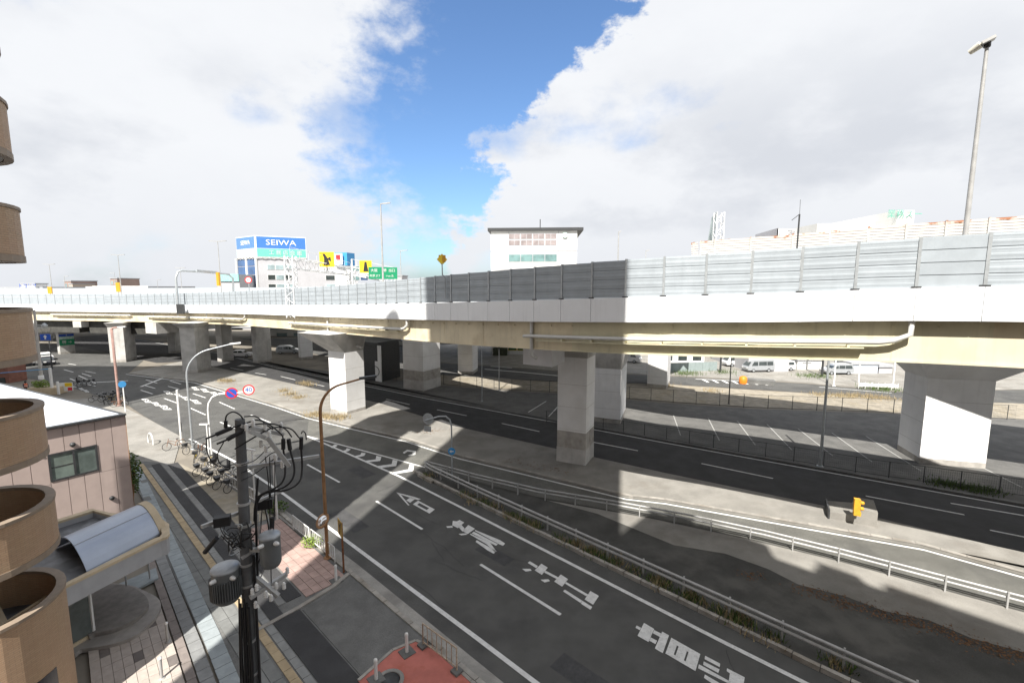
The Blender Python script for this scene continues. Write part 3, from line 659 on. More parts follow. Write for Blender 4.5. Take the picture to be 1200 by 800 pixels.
# noise barrier on the near parapet
nb = thing('noise_barrier', ept(st(735), .1, 0), 'grey metal noise barrier of stacked panels along the near parapet', 'noise barrier')
ridge = [(-.03, 0), (-.032, .10), (-.039, .15), (-.039, .21), (-.032, .25), (-.032, .36), (-.038, .40), (-.03, .472), (.02, .472), (.02, .5), (.045, .5), (.045, 0)]
def panel_mesh():
    mb = MB(); n = len(ridge); L0, L1 = -.945, .945
    mb._add([(L0, y, z) for y, z in ridge] + [(L1, y, z) for y, z in ridge], [(j, n + j, n + (j + 1) % n, (j + 1) % n) for j in range(n)])
    mb.face([(L0, y, z) for y, z in reversed(ridge)]); mb.face([(L1, y, z) for y, z in ridge]); return mb.mesh('barrier_panel', PANEL)
PM = panel_mesh(); PF = MB().obox((-.945, -.045, 0), (1.89, 0, 0), (0, .06, 0), (0, 0, .472)).obox((-.945, .016, 0), (1.89, 0, 0), (0, .03, 0), (0, 0, .5)).mesh('barrier_panel', PANEL)
post_m = MB().obox((-.055, -.075, .0), (.11, 0, 0), (0, .02, 0), (0, 0, 2.06)).obox((-.012, -.055, 0), (.024, 0, 0), (0, .11, 0), (0, 0, 2.06)).obox((-.055, .05, .0), (.11, 0, 0), (0, .02, 0), (0, 0, 2.06)).mesh('barrier_post', POSTM)
base_m = MB().obox((-.16, -.1, .005), (.32, 0, 0), (0, .05, 0), (0, 0, .07)).mesh('post_base', DARKM)
restp, restq = MB(), MB()
plain = st(1128)
for i in BAYS:
    a, b = ept(i, .1, 0), ept(i + 4, .1, 0); ex = -(b - a).normalized(); up = Vector((0, 0, 1)); ey = norm(i + 2)
    mid = (a + b) / 2
    if i in NEAR_BAYS:
        po = piece('barrier_post', post_m, nb, frame_mtx(a, Vector((ex.x, ex.y, 0)).normalized(), ey, up)); piece('post_base', base_m, po, Matrix.Identity(4)).matrix_local = Matrix.Identity(4)
        for k in range(4):
            pm_ = PF if abs(i + 2 - plain) < 2.1 else PM
            piece('barrier_panel', pm_, nb, frame_mtx(mid + Vector((0, 0, .02 + .5 * k)), ex, ey, up))
    else:
        restp.obox(a - ey * .07, ex * .1, ey * .1, (0, 0, 2.05))
        for k in range(4): restq.obox(b - ey * .03 + Vector((0, 0, .02 + .5 * k)) + ex * .05, (a - b) - ex * .1, ey * .06, (0, 0, .47))
tag(restp.build('barrier_posts_far', POSTM, nb), kind='stuff'); tag(restq.build('barrier_panels_far', PANEL, nb), kind='stuff')

# far elevated carriageway with its rusting barrier
P2 = 16.3; DZ2 = 1.2
via2 = thing('elevated_road', ept(st(735), P2 + 6, -13.4), 'far elevated carriageway behind the near one, carrying the rusty barrier', 'viaduct')
sweep(MB(), rectp(P2, P2 + 12.2, DZ2 - 1.3, DZ2 - .95), 0, I_END).build('deck_slab', PIERG, via2)
sweep(MB(), rectp(P2, P2 + .25, DZ2 - 1.3, DZ2), 0, I_END).build('parapet', PARA, via2)
sweep(MB(), rectp(P2 + 11.95, P2 + 12.2, DZ2 - .94, DZ2), 0, I_END).build('far_parapet', PARA, via2)
for off_ in (1.0, 6.0, 11.0):
    sweep(MB(), rectp(P2 + off_, P2 + off_ + .2, DZ2 - 3.1, DZ2 - 1.31), 0, I_END).build('girder', GIRD2, via2)
sweep(MB(), rectp(P2 + 12.0, P2 + 12.1, DZ2 + .01, DZ2 + 2.0), st(800), I_END).build('far_barrier', PANEL, via2)
via3 = thing('elevated_road', ept(st(430), 40, -13.4), 'third deck farthest back at the left, added to shade the ground round the dark piers', 'viaduct')  # deck added so that its shade darkens the ground behind the left piers
sweep(MB(), rectp(31.0, 47.0, -.6, .0), st(520), I_END).build('deck_slab', PIERG, via3)
for off_ in (32, 39, 46): sweep(MB(), rectp(off_, off_ + .2, -2.6, -.61), st(520), I_END).build('girder', GIRD2, via3)
rb = thing('noise_barrier', ept(st(1000), P2, DZ2), 'pale louvred noise barrier with rust along its top, behind the grey one', 'noise barrier')
def far_station(pxx): return min((i for i in range(NE) if EDGE[i].y > -30 and ept(i, P2 + .12, 3.5).y > 3), key=lambda i: abs(proj(ept(i, P2 + .12, 3.5))[0] - pxx))
fi = far_station(812)
lou = []
for k in range(16): lou += [(-.02, k * .1875 + .01), (-.042, k * .1875 + .05), (-.02, k * .1875 + .165)]
lou = [(-.02, 0)] + lou + [(-.02, 3.0), (.03, 3.0), (.03, 0)]
mb = MB(); nn_ = len(lou); mb._add([(-.98, y, z) for y, z in lou] + [(.98, y, z) for y, z in lou], [(j, nn_ + j, nn_ + (j + 1) % nn_, (j + 1) % nn_) for j in range(nn_)])
mb.face([(-.98, y, z) for y, z in reversed(lou)]); mb.face([(.98, y, z) for y, z in lou]); LM = mb.mesh('louvre_panel', RUSTP)
LP = MB().obox((-.06, -.1, 0), (.12, 0, 0), (0, .14, 0), (0, 0, 3.06)).mesh('barrier_post', RUSTP)
k = fi
while k > 20:
    a, b = ept(k, P2 + .12, DZ2), ept(k - 4, P2 + .12, DZ2); ex = (b - a).normalized(); ey = norm(k - 2); sc_ = (b - a).length / 2.0
    piece('louvre_panel', LM, rb, frame_mtx((a + b) / 2, ex * sc_, ey, Vector((0, 0, 1))))
    piece('barrier_post', LP, rb, frame_mtx(a, Vector((ex.x, ex.y, 0)).normalized(), ey, Vector((0, 0, 1)))); k -= 4

# ------------------------------------------------------------------ piers
def quadcol(c0, c1, c2):
    v1, v2 = c1 - c0, c2 - c0
    # square up: keep the average direction
    a = v2.normalized(); b = Vector((-a.y, a.x, 0));  b = b if b.dot(v1) > 0 else -b
    w1 = max(abs(v1.dot(b)), 1.2); return [c0, c0 + b * w1, c0 + b * w1 + v2, c0 + v2], a, b
def ring(poly, z, grow=0.0, shift=Vector((0, 0, 0))):
    c = sum(poly, Vector((0, 0, 0))) / 4; out = []
    for p in poly:
        q = p + (p - c).normalized() * grow + shift; out.append(Vector((q.x, q.y, z)))
    ar = sum(out[i].x * out[(i + 1) % 4].y - out[(i + 1) % 4].x * out[i].y for i in range(4))
    return out if ar > 0 else list(reversed(out))
def pier(c0, c1, c2, ztop, zcap, label, m=PIERW, plinth=0.0, capgrow=0.0, capshift=(0, 0, 0), capm=None, depth=None):
    c0, c1, c2 = GP(*c0), GP(*c1), GP(*c2); poly, a, b = quadcol(c0, c1, c2)
    if depth: poly = [c0, c0 + b * depth, c0 + b * depth + (c2 - c0), c2]
    cen = sum(poly, Vector((0, 0, 0))) / 4
    t = thing('viaduct_pier', (cen.x, cen.y, 0), label, 'pier', 'piers of the elevated road')
    MB().frustum(ring(poly, plinth, -.04 if plinth else 0), ring(poly, ztop, -.04 if plinth else 0)).build('column', m, t)
    if plinth: MB().frustum(ring(poly, -.02, .0), ring(poly, plinth - .002, .0)).build('plinth', PIERG, t)
    z = (plinth or 0) + 1.5
    while z < ztop - .6:
        MB().frustum(ring(poly, z, (-.04 if plinth else 0) + .004), ring(poly, z + .025, (-.04 if plinth else 0) + .004)).build('formwork_joint', PIERG, t); z += 1.8
    MB().frustum(ring(poly, (plinth or 0) + .003, (-.04 if plinth else 0) + .006), ring(poly, (plinth or 0) + (1.35 if plinth else .45), (-.04 if plinth else 0) + .006)).build('base_band', PIERD, t)
    pp = ring(poly, 2.0, .012); ea = (pp[1] - pp[0]); 
    MB().frustum(ring(poly, ztop + .002, .02), ring(poly, zcap, capgrow, Vector(capshift))).build('cap', capm or PIERG, t)
    return t, poly
tA, pA = pier((686, 547.5), (655.5, 540), (695.7, 535.5), 8.6, 10.15, 'narrow white pier on a tall concrete plinth standing in the median near the middle', plinth=1.35, depth=2.4)
pier((407, 487), (392, 482), (428.5, 480.6), 7.0, 9.1, 'sunlit white pier with a flared cap beside the brown lamp post', capgrow=1.7, capshift=(-1.2, -.6, 0))
pier((1076.8, 542.5), (1042.5, 521), (1154.5, 549), 6.9, 10.2, 'broad white pier under a flared grey cap at the right', capgrow=4.3, capshift=(1.1, .2, 0), depth=3.2, capm=PIERW)
pier((726.8, 496.8), (695.7, 493.5), (733, 483), 5.7, 9.8, 'white pier just right of and behind the narrow median pier', capgrow=1.6, depth=3.0)
pier((496.5, 457.9), (473.7, 454.4), (516.6, 451.8), 9.0, 9.9, 'grey white pier right of the graffiti kiosk with a slanting strip of sunlight', plinth=1.3, capgrow=.8)
pier((554, 438.6), (538.5, 436.9), (560, 434), 9.6, 11.5, 'slim grey pier with a downpipe, between the kiosk and the white building', capgrow=.5)
pier((781, 455), (759, 452), (785, 449), 9.6, 11.8, 'slim white pier left of the parked vans', capgrow=.5)
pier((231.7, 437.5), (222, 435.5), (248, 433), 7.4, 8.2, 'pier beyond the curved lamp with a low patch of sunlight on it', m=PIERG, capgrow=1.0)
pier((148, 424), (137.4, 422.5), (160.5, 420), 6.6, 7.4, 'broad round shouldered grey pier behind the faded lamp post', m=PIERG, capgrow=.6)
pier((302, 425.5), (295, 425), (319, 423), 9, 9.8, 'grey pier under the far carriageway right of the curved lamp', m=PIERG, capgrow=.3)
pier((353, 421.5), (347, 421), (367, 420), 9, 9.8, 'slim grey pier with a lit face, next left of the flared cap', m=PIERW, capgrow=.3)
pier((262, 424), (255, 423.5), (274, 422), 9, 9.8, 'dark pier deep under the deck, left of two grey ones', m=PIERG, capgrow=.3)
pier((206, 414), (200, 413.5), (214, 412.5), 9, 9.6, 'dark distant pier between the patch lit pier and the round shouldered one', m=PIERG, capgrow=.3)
gpier, _ = pier((71, 415), (64.5, 415.3), (88.5, 413.3), 8.2, 9.0, 'pier wrapped in blue and green signboards at the left', m=PIERG, capgrow=.4)
# cross beams of the left hand portals
def portal(label, p_list, top_, h, w, m):
    t = thing('portal_beam', p_list[0], label, 'beam', 'portal beams under the deck')
    MB().beam(p_list[0] + Vector((0, 0, top_)), p_list[1] + Vector((0, 0, top_)), w, h).build('beam', m, t); return t
i = st(173); portal('pale concrete beam end poking out under the left deck', [ept(i, .1, -15), ept(i, 22, -15)], 10.8, 2.0, 3.2, PIERG)
i = st(86); portal('pale beam end above the pier with green signs', [ept(i, .2, -15), ept(i, 22, -15)], 11.2, 1.2, 2.0, PIERG)
DGIR = mat('shaded_girder_dark', (.07, .068, .062), .7, .1, var=.25, scale=.8, streak=.3)  # near black: deep shade under the deck is put into this colour
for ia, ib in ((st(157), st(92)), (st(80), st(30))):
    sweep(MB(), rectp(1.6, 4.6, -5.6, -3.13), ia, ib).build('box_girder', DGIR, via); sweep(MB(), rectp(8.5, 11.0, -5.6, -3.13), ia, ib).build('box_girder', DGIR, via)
# white box hung beside the narrow pier, pipes on it
bx = AT(636, 421, 34); t = thing('equipment_box', (bx.x, bx.y, 8.2), 'white box fixed beside the top of the narrow median pier', 'box')
MB().frustum(*[[Vector((p.x, p.y, z)) for p in (AT(613, 411, 34.5), AT(647, 411, 33.2), AT(662, 411, 35.2), AT(628, 411, 36.5))] for z in (8.15, 9.75)]).build('box_body', PIERB, t)
MB().beam(Vector((bx.x - 1, bx.y + 1.3, 9.9)), Vector((bx.x + 1.6, bx.y + .6, 9.9)), .8, .25).build('bearing', DARKM, t)

# graffiti kiosk under the deck
k0, k1, k2 = GP(448, 447), GP(430, 444), GP(469, 441)
ks = thing('kiosk', (k0.x, k0.y, 0), 'small dark kiosk with a window opening and a scrawl on its wall', 'kiosk')
kv = (k2 - k0); ku = (k1 - k0) * 1.25; hk = 5.6
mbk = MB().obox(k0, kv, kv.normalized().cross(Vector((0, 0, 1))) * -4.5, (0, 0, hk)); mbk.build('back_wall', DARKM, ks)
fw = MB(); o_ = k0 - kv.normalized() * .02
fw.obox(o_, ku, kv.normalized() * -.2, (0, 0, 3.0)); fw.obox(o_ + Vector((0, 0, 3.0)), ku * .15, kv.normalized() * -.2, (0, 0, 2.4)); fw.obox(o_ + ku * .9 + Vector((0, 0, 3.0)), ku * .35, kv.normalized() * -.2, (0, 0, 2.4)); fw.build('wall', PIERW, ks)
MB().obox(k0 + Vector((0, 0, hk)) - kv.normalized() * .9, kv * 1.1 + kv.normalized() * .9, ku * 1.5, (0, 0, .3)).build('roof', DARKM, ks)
gr = MB(); gb = o_ + ku * .5 - kv.normalized() * .23
w_ = ku.normalized()
def gpt(a, z): return gb + w_ * a + Vector((0, 0, z))
gr.tube([gpt(-.9 + .9 * math.cos(x), 1.5 + .75 * math.sin(x)) for x in [q * .5 for q in range(1, 13)]], .05, 5)
gr.tube([gpt(1.1, .9), gpt(.7, 2.2), gpt(.45, 1.2), gpt(.3, 2.2), gpt(.1, 1.0)], .05, 5); gr.tube([gpt(.3, 2.0), gpt(-.1, 2.3), gpt(-.05, 1.7), gpt(-.4, 1.1)], .05, 5)
gr.build('graffiti', LETTER, ks)

# ------------------------------------------------------------------ guardrails
def guardrail(name, pts, label, rails, step, posth=.85, m=RAIL, w=.06, z0=.06, beamw=.12, blocks=()):
    root = thing(name, pts[0], label, 'guardrail', 'guardrails of the gore')
    run = run_pieces(pts, step, .1)
    pm_ = MB().box((0, 0, 0), (w, w * 1.6, posth)).mesh('post', m)
    for p, t in run: piece('post', pm_, root, frame_mtx(Vector((p.x, p.y, z0)), t, Vector((-t.y, t.x, 0)), Vector((0, 0, 1))))
    fine = []
    for a, b in zip(pts, pts[1:]): fine += [a.lerp(b, q / 6) for q in range(6)]
    fine.append(pts[-1])
    for z, r_, side in rails:
        sid = offset(fine, side); MB().tube([Vector((p.x, p.y, z0 + z)) for p in sid], r_, 8).build('rail', m, root)
    return root
g1 = px((499, 552), (560, 569), (630, 586), (718, 601), (805, 618), (895, 638), (985, 661), (1080, 687), (1200, 720)); g1.append(g1[-1] + (g1[-1] - g1[-2]).normalized() * 14)
guardrail('guardrail', g1, 'twin pipe guardrail edging the pale side road', [(.71, .055, .08), (.48, .055, .08)], 2.0, .78)
g2 = px((499, 553)) + [P(26.5, 19.9), P(22, 19.78), P(16.8, 19.72), P(7.7, 19.6), P(2.5, 19.5), P(-14, 19.2)]
guardrail('guardrail', g2, 'twin pipe guardrail along the weedy kerb of the main road', [(.78, .065, -.08), (.52, .065, -.08)], 2.0, .85)

# ------------------------------------------------------------------ fences
def wire_fence(pts, h, step, label, m=DARKM, wires=5, vw=.12, z0=.0, group='wire fences under the deck'):
    root = thing('wire_fence', pts[0], label, 'fence', group)
    pm_ = MB().box((0, 0, 0), (.05, .05, h)).mesh('fence_post', m)
    for p, t in run_pieces(pts, step, .05): piece('fence_post', pm_, root, frame_mtx(Vector((p.x, p.y, z0)), t, Vector((-t.y, t.x, 0)), Vector((0, 0, 1))))
    rl = MB()
    for z in (h - .03, .12): rl.tube([Vector((p.x, p.y, z0 + z)) for p in pts], .02, 5)
    rl.build('rail', m, root)
    ms = MB()
    for p, t in run_pieces(pts, vw, .02): ms.obox(Vector((p.x, p.y, z0 + .1)), t * .007, Vector((-t.y, t.x, 0)) * .006, (0, 0, h - .13))
    for k in range(1, wires + 1):
        for a, b in zip(pts, pts[1:]): ms.beam(a + Vector((0, 0, z0 + .1 + (h - .13) * k / (wires + 1))), b + Vector((0, 0, z0 + .1 + (h - .13) * k / (wires + 1))), .006, .007)
    tag(ms.build('wire_mesh', m, root), kind='stuff'); return root
f1 = [Vector((-14.5, 60.6, 0))] + px((560, 480), (640, 494.5), (720, 506), (796, 518), (880, 533), (944.5, 543), (1023, 557), (1063.5, 562.5), (1149, 575), (1198, 582)); f1.append(f1[-1] + (f1[-1] - f1[-2]).normalized() * 18)
wire_fence(f1[2:], 1.25, 2.0, 'waist high wire fence between the dark lower road and the parking bays')
f2 = px((430, 444), (523, 451), (598, 457), (651, 460), (792, 472), (883, 478), (1032, 483.5), (1190, 492))
wire_fence(f2, 1.6, 2.6, 'taller dark wire fence at the back of the parking bays')
# parking bay lines
pk = px((797.5, 510), (789, 486), (843, 516), (830, 490), (885, 521), (864, 493), (928, 527), (899, 497), (976, 534), (935, 502), (1022, 541), (975, 507), (1080, 552), (1015, 511), (1198, 571), (1140, 542))
for a, b in zip(pk[::2], pk[1::2]): MB().strip([a, b], .10, .012).build('bay_line', FADEDP, bpy.data.objects['parking_ground'])
for a, b in [((680, 470), (655, 487)), ((655, 475), (643, 488)), ((640, 470), (619, 483))]: MB().strip(px(a, b), .12, .012).build('bay_line', ROADP, bpy.data.objects['parking_ground'])

# ------------------------------------------------------------------ street lamps, signs and posts at ground level
def pole_lamp(loc, h, r, label, m, arm=None, headm=None, group='street lamps', name='street_lamp', r2=None):
    """straight pole, optional curved arm ((dx,dy), reach, rise)"""
    t = thing(name, loc, label, 'street lamp', group); x, y, z = loc
    MB().lathe([(r * 2.2, 0), (r * 2.2, .04), (r * 1.1, .06)], (x, y, z), 10).build('base_plate', m, t)
    if arm:
        (dx, dy), reach, rise = arm; d = Vector((dx, dy, 0)).normalized(); pts = [Vector((x, y, z + .05)), Vector((x, y, z + h * .5)), Vector((x, y, z + h - rise))]
        for k in range(1, 9):
            a = k / 8 * R(78); pts.append(Vector((x, y, z + h - rise)) + d * reach * .5 * (1 - math.cos(a)) / (1 - math.cos(R(78))) + Vector((0, 0, rise * .85 * math.sin(a) / math.sin(R(78)))))
        e = Vector((x, y, z + h)) + d * reach; pts.append(e)
        MB().tube(pts, r, 10, r2=r * .55).build('pole', m, t)
        hd = MB().beam(e - d * .1 + Vector((0, 0, .02)), e + d * .75 + Vector((0, 0, .08)), .22, .12); hd.build('lamp_head', headm or m, t)
    else:
        MB().tube([Vector((x, y, z + .05)), Vector((x, y, z + h))], r, 10, r2=r2 or r * .6).build('pole', m, t)
    return t
def hz(base, topy):                           # height of something standing on a ground point, from its top row
    b = GP(*base); return AT(base[0], topy, b.y).z
lb = GP(226, 526); pole_lamp(tuple(lb), 9.0, .09, 'grey street lamp with a long curved arm above the parked bicycles', POSTM, ((.9, .45), 3.4, 2.6), WHITEP)
lb = GP(384, 655); hbr = 9.3
pole_lamp((lb.x, lb.y, .08), hbr, .088, 'tall brown street lamp with curved arm rising past the convex mirror', BROWNP, ((.95, .3), 2.0, 1.6), DARKM)
lb = GP(147, 482); pole_lamp((-46.5, 53.0, .03), 9.3, .14, 'faded pink brown lamp post standing in the far bicycle cluster', PINKP, ((1, .1), .8, .25), WHITEP)
lb = GP(961, 546); pole_lamp((lb.x, lb.y, 0), 9.4, .12, 'silver pole in the wire fence left of the broad pier', POSTM)
lb = GP(854, 473); pole_lamp((lb.x, lb.y, 0), 8.8, .07, 'thin dark pole by the back fence in front of the vans', DARKM)
lb = GP(977, 452); pole_lamp((lb.x, lb.y, 0), 8.0, .11, 'white pole beyond the far road just right of the silver pole', WHITEP)
lb = GP(585, 457); pole_lamp((lb.x, lb.y, 0), 8.5, .08, 'thin dark pole in front of the shop with green windows', DARKM)
lb = GP(565, 470); pole_lamp((lb.x, lb.y, 0), 8.0, .06, 'thin grey pole left of the dark one before the green windows', POSTM)
# tall white post, with its lower sleeve
lb = GP(213, 521); t = thing('white_post', tuple(lb), 'plain tall white post left of the curved arm lamp', 'post')
MB().tube([lb, lb + Vector((0, 0, 5.0))], .09, 10).build('pole', WHITEP, t); MB().tube([lb + Vector((.1, 0, 1.2)), lb + Vector((.1, 0, 2.1))], .035, 6).build('conduit', DARKM, t)
# speed and no parking signs on a curved arm
lb = GP(249, 545); t = thing('traffic_sign', tuple(lb), 'white curved sign post holding a 40 speed sign and a blue no parking disc', 'road sign')
hs = AT(262, 462, lb.y).z; d = Vector((.95, .3, 0)).normalized()
MB().tube([lb, lb + Vector((0, 0, hs - 1.2)), lb + d * .08 + Vector((0, 0, hs - .7)), lb + d * .35 + Vector((0, 0, hs - .25)), lb + d * .8 + Vector((0, 0, hs - .03)), lb + d * 2.8 + Vector((0, 0, hs))], .07, 10).build('pole', WHITEP, t)
def disc_sign(parent, c, n, r, rim, face_m, body=None, size=.5, tm=None, bar=None, face_r=.78):
    n = Vector(n).normalized(); s_ = MB().lathe([(0, -.012), (r, -.012), (r, .012), (0, .012)], c, 24, n, False).build('sign_disc', rim, parent)
    MB().lathe([(r * face_r, .0), (r * face_r, .018), (0, .018)], Vector(c), 24, n, False).build('sign_face', face_m, s_)
    up = Vector((0, 0, 1)); ex = up.cross(n).normalized(); ez = n.cross(ex)
    if body: text(body, size, s_, tm, Vector(c) + n * .024, ex, ez, depth=.004)
    if bar: MB().beam(Vector(c) + (ex * -.6 + ez * .6) * r + n * .022, Vector(c) + (ex * .6 - ez * .6) * r + n * .022, .02, .09, up=ex + ez).build('sign_bar', bar, s_)
    return s_
nv = Vector((.42, -.9, .0))
disc_sign(t, lb + d * 1.75 + Vector((0, -.1, hs)), nv, .44, RED, BLUE, bar=RED)
disc_sign(t, lb + d * 2.95 + Vector((0, -.1, hs + .18)), nv, .42, RED, WHITEP, '40', .5, BLUE)
# smaller T shaped white post beside it
lb2 = GP(246, 546); t = thing('white_post', tuple(lb2), 'slim white post with a short cross bar beside the speed sign post', 'post')
h2 = AT(244, 497, lb2.y).z; MB().tube([lb2, lb2 + Vector((0, 0, h2))], .05, 8).build('pole', WHITEP, t); MB().beam(lb2 + Vector((-.55, 0, h2)), lb2 + Vector((.1, 0, h2)), .1, .1).build('cross_bar', WHITEP, t)
lb2 = GP(299, 586); t = thing('white_post', tuple(lb2), 'white post with a flat top sign behind the utility pole', 'post')
h2 = AT(299, 527, lb2.y).z; MB().tube([lb2, lb2 + Vector((0, 0, h2))], .05, 8).build('pole', WHITEP, t); MB().beam(lb2 + Vector((-.5, .2, h2)), lb2 + Vector((.3, -.1, h2)), .08, .08).build('cross_bar', WHITEP, t)
lb2 = GP(325, 610); t = thing('white_post', tuple(lb2), 'grey white post at the far end of the pink pavers', 'post')
h2 = AT(325, 543, lb2.y).z; MB().tube([lb2, lb2 + Vector((0, 0, h2))], .07, 8).build('pole', WHITEP, t)
# blue disc sign by the far bicycles
lb = GP(146, 484); t = thing('traffic_sign', (-43.6, 50.4, .03), 'blue disc sign on a white post beside the far bicycles', 'road sign')
lb = Vector((-43.6, 50.4, .03)); MB().tube([lb, lb + Vector((0, 0, 2.9))], .06, 8).build('pole', WHITEP, t); disc_sign(t, lb + Vector((0, -.08, 3.15)), (.8, -.6, 0), .36, BLUEL, BLUEL)
# curved grey post with the back of a round sign and a blue arrow
lb = GP(530, 560); t = thing('traffic_sign', tuple(lb), 'grey curved post with the backs of two signs and a small blue arrow disc', 'road sign')
hs = AT(525, 487, lb.y).z; dl = (AT(500, 492, lb.y) - AT(530, 492, lb.y)).normalized()
MB().tube([lb, lb + Vector((0, 0, hs - .8)), lb + dl * .1 + Vector((0, 0, hs - .3)), lb + dl * .4 + Vector((0, 0, hs - .03)), lb + dl * .9 + Vector((0, 0, hs - .05)), lb + dl * 1.9 + Vector((0, 0, hs - .35))], .055, 10).build('pole', POSTM, t)
cS = lb + dl * 1.7 + Vector((0, .08, hs - .25)); MB().lathe([(0, -.012), (.42, -.012), (.42, .012), (0, .012)], cS, 22, (.25, .97, 0), False).build('sign_disc', POSTM, t)
MB().box(cS + Vector((-.05, 0, -.95)), (.55, .02, .4), R(-15)).build('sign_plate', POSTM, t)
sd_ = disc_sign(t, lb + Vector((0, -.09, AT(530, 528, lb.y).z)), (-.1, -.99, 0), .27, BLUEL, BLUEL)
cA = lb + Vector((0, -.118, AT(530, 528, lb.y).z)); MB().beam(cA + Vector((.15, 0, 0)), cA + Vector((-.05, 0, 0)), .01, .07).face([cA + Vector((-.17, -.004, 0)), cA + Vector((-.02, -.004, -.12)), cA + Vector((-.02, -.004, .12))]).build('arrow', WHITEP, sd_)
# convex mirror on the brown lamp
mc = AT(378, 610, GP(384, 655).y - .25); t = thing('convex_mirror', tuple(mc), 'round orange rimmed convex mirror seen on the brown lamp post', 'traffic mirror')
ax_ = Vector((-.35, -.5, .55)).normalized(); MB().lathe([(.0, .07), (.22, .05), (.34, .0)], mc, 22, ax_).build('mirror', MIRROR, t); MB().lathe([(.34, -.02), (.40, -.02), (.40, .03), (.34, .03)], mc, 22, ax_).build('rim', BROWNP, t)
MB().tube([mc, Vector((GP(384, 655).x, GP(384, 655).y, mc.z - .3))], .03, 6).build('bracket', BROWNP, t)
# rusty sign post with a diamond-ish yellow back plate
lb = GP(403, 672); t = thing('traffic_sign', (lb.x, lb.y, .08), 'weathered yellow sign with a black arrow on a rusty post by the bollard', 'road sign')
hs = AT(403, 618, lb.y).z; MB().tube([Vector((lb.x, lb.y, .08)), Vector((lb.x, lb.y, hs + .25))], .05, 8).build('pole', RUSTM, t)
nn = Vector((-.75, -.55, .0)).normalized(); ex = Vector((0, 0, 1)).cross(nn).normalized(); c_ = Vector((lb.x, lb.y, hs)) + nn * .07; uz = Vector((0, 0, 1))
sp_ = MB().frustum([c_ + ex * -.34 + uz * -.4, c_ + ex * .34 + uz * -.4, c_ + ex * .34 + uz * .4, c_ + ex * -.34 + uz * .4], [c_ + nn * .02 + ex * -.34 + uz * -.4, c_ + nn * .02 + ex * .34 + uz * -.4, c_ + nn * .02 + ex * .34 + uz * .4, c_ + nn * .02 + ex * -.34 + uz * .4]).build('sign_plate', mat('faded_yellow', (.42, .27, .06), .6, var=.3, scale=5), t)
c2_ = c_ + nn * .026; MB().beam(c2_ + uz * -.3 + ex * -.05, c2_ + uz * .05 + ex * .02, .01, .09, up=ex).beam(c2_ + uz * .02, c2_ + uz * .3 + ex * .14, .012, .09, up=ex).beam(c2_ + uz * .02 + ex * .02, c2_ + uz * .2 + ex * -.14, .014, .07, up=ex).build('arrow', LETTER, sp_)
# bollards
def bollard(loc, label, h=.82, hoop=False):
    t = thing('bollard', loc, label, 'bollard', 'white bollards'); 
    MB().box((loc[0], loc[1], loc[2] - .03), (.5, .5, .05), R(43)).build('footing', CONCG, t)
    MB().lathe([(.06, .02), (.06, h - .08)], loc, 12).build('post', WHITEP, t); MB().lathe([(.07, h - .13), (.07, h - .08), (.06, h - .03), (.0, h)], loc, 12).build('post_cap', PORC, t); return t
lb = GP(394, 682); bollard((lb.x, lb.y, .09), 'white bollard next to the rusty sign post on the pink pavers')
lb = GP(477, 767); bollard((lb.x, lb.y, .12), 'white bollard in a stone footing near the barrier on the red pavement')
lb = GP(441, 799); bollard((lb.x, lb.y, .12), 'white bollard at the left corner of the red pavement')
def steel_bollard(pxy, label):
    b = GP(*pxy); loc = (b.x, b.y, .09); t = thing('bollard', loc, label, 'bollard', 'steel forecourt bollards')
    MB().lathe([(.05, 0), (.05, .78)], loc, 12).build('post', RAIL, t); MB().lathe([(.058, .77), (.062, .82), (.0, .86)], loc, 12).build('post_cap', WHITEP, t); MB().lathe([(.1, 0), (.1, .02), (.055, .03)], loc, 12).build('base_plate', RAIL, t)
steel_bollard((190, 797), 'steel bollard standing in the sunlit patch of the forecourt'); steel_bollard((197, 754), 'steel bollard in shade by the forecourt edge')
# hooped white barrier far off
lb = GP(177, 520); t = thing('hoop_barrier', tuple(lb), 'white hoop barrier at the end of the cycle lane', 'barrier')
MB().tube([lb + Vector((-.5 * math.cos(R(a_)), .35 * math.cos(R(a_)), .25 + .75 * math.sin(R(a_)))) for a_ in range(-20, 201, 20)], .06, 8).build('hoop', WHITEP, t)

# pedestrian railings
def railing(a, b, h, label, m, nb_=8, z0=.1, feet=False, group='pedestrian railings'):
    root = thing('railing', tuple(a), label, 'railing', group); a = Vector((a.x, a.y, z0)); b = Vector((b.x, b.y, z0)); t = (b - a).normalized(); L_ = (b - a).length
    up = Vector((0, 0, 1)); MB().tube([a, a + up * h, b + up * h, b], .03, 7).tube([a + up * .18, b + up * .18], .025, 6).build('frame', m, root)
    bm_ = MB().obox((-.012, -.012, .18), (.024, 0, 0), (0, .024, 0), (0, 0, h - .18)).mesh('baluster', m)
    n = int(L_ * nb_ / 2)
    for k in range(1, n): piece('baluster', bm_, root, Matrix.Translation(a + t * L_ * k / n))
    if feet:
        for q in (a, b): MB().box((q.x, q.y, z0 - .02), (.34, .34, .1), ROT_A).build('foot', CONCG, root)
    return root
WRAIL = mat('white_railing', (.66, .66, .65), .5, var=.1, scale=4); RRAIL = mat('rusting_railing', (.46, .36, .27), .6, var=.3, scale=8)
railing(P(26.3, 9.75), P(24.2, 9.78), .85, 'white railing behind the green shrub on the kerb', WRAIL, 9); railing(P(24.0, 9.8), P(21.4, 9.85), .85, 'white railing right of the brown lamp on the kerb', WRAIL, 9)
railing(P(13.65, 9.62), P(11.75, 9.72), .95, 'rust streaked railing on concrete feet on the red pavement', RRAIL, 8, .12, True)
railing(P(36.0, 8.95), P(31.2, 9.45), .85, 'low white kerb railing behind the parked bicycles', WRAIL, 5)

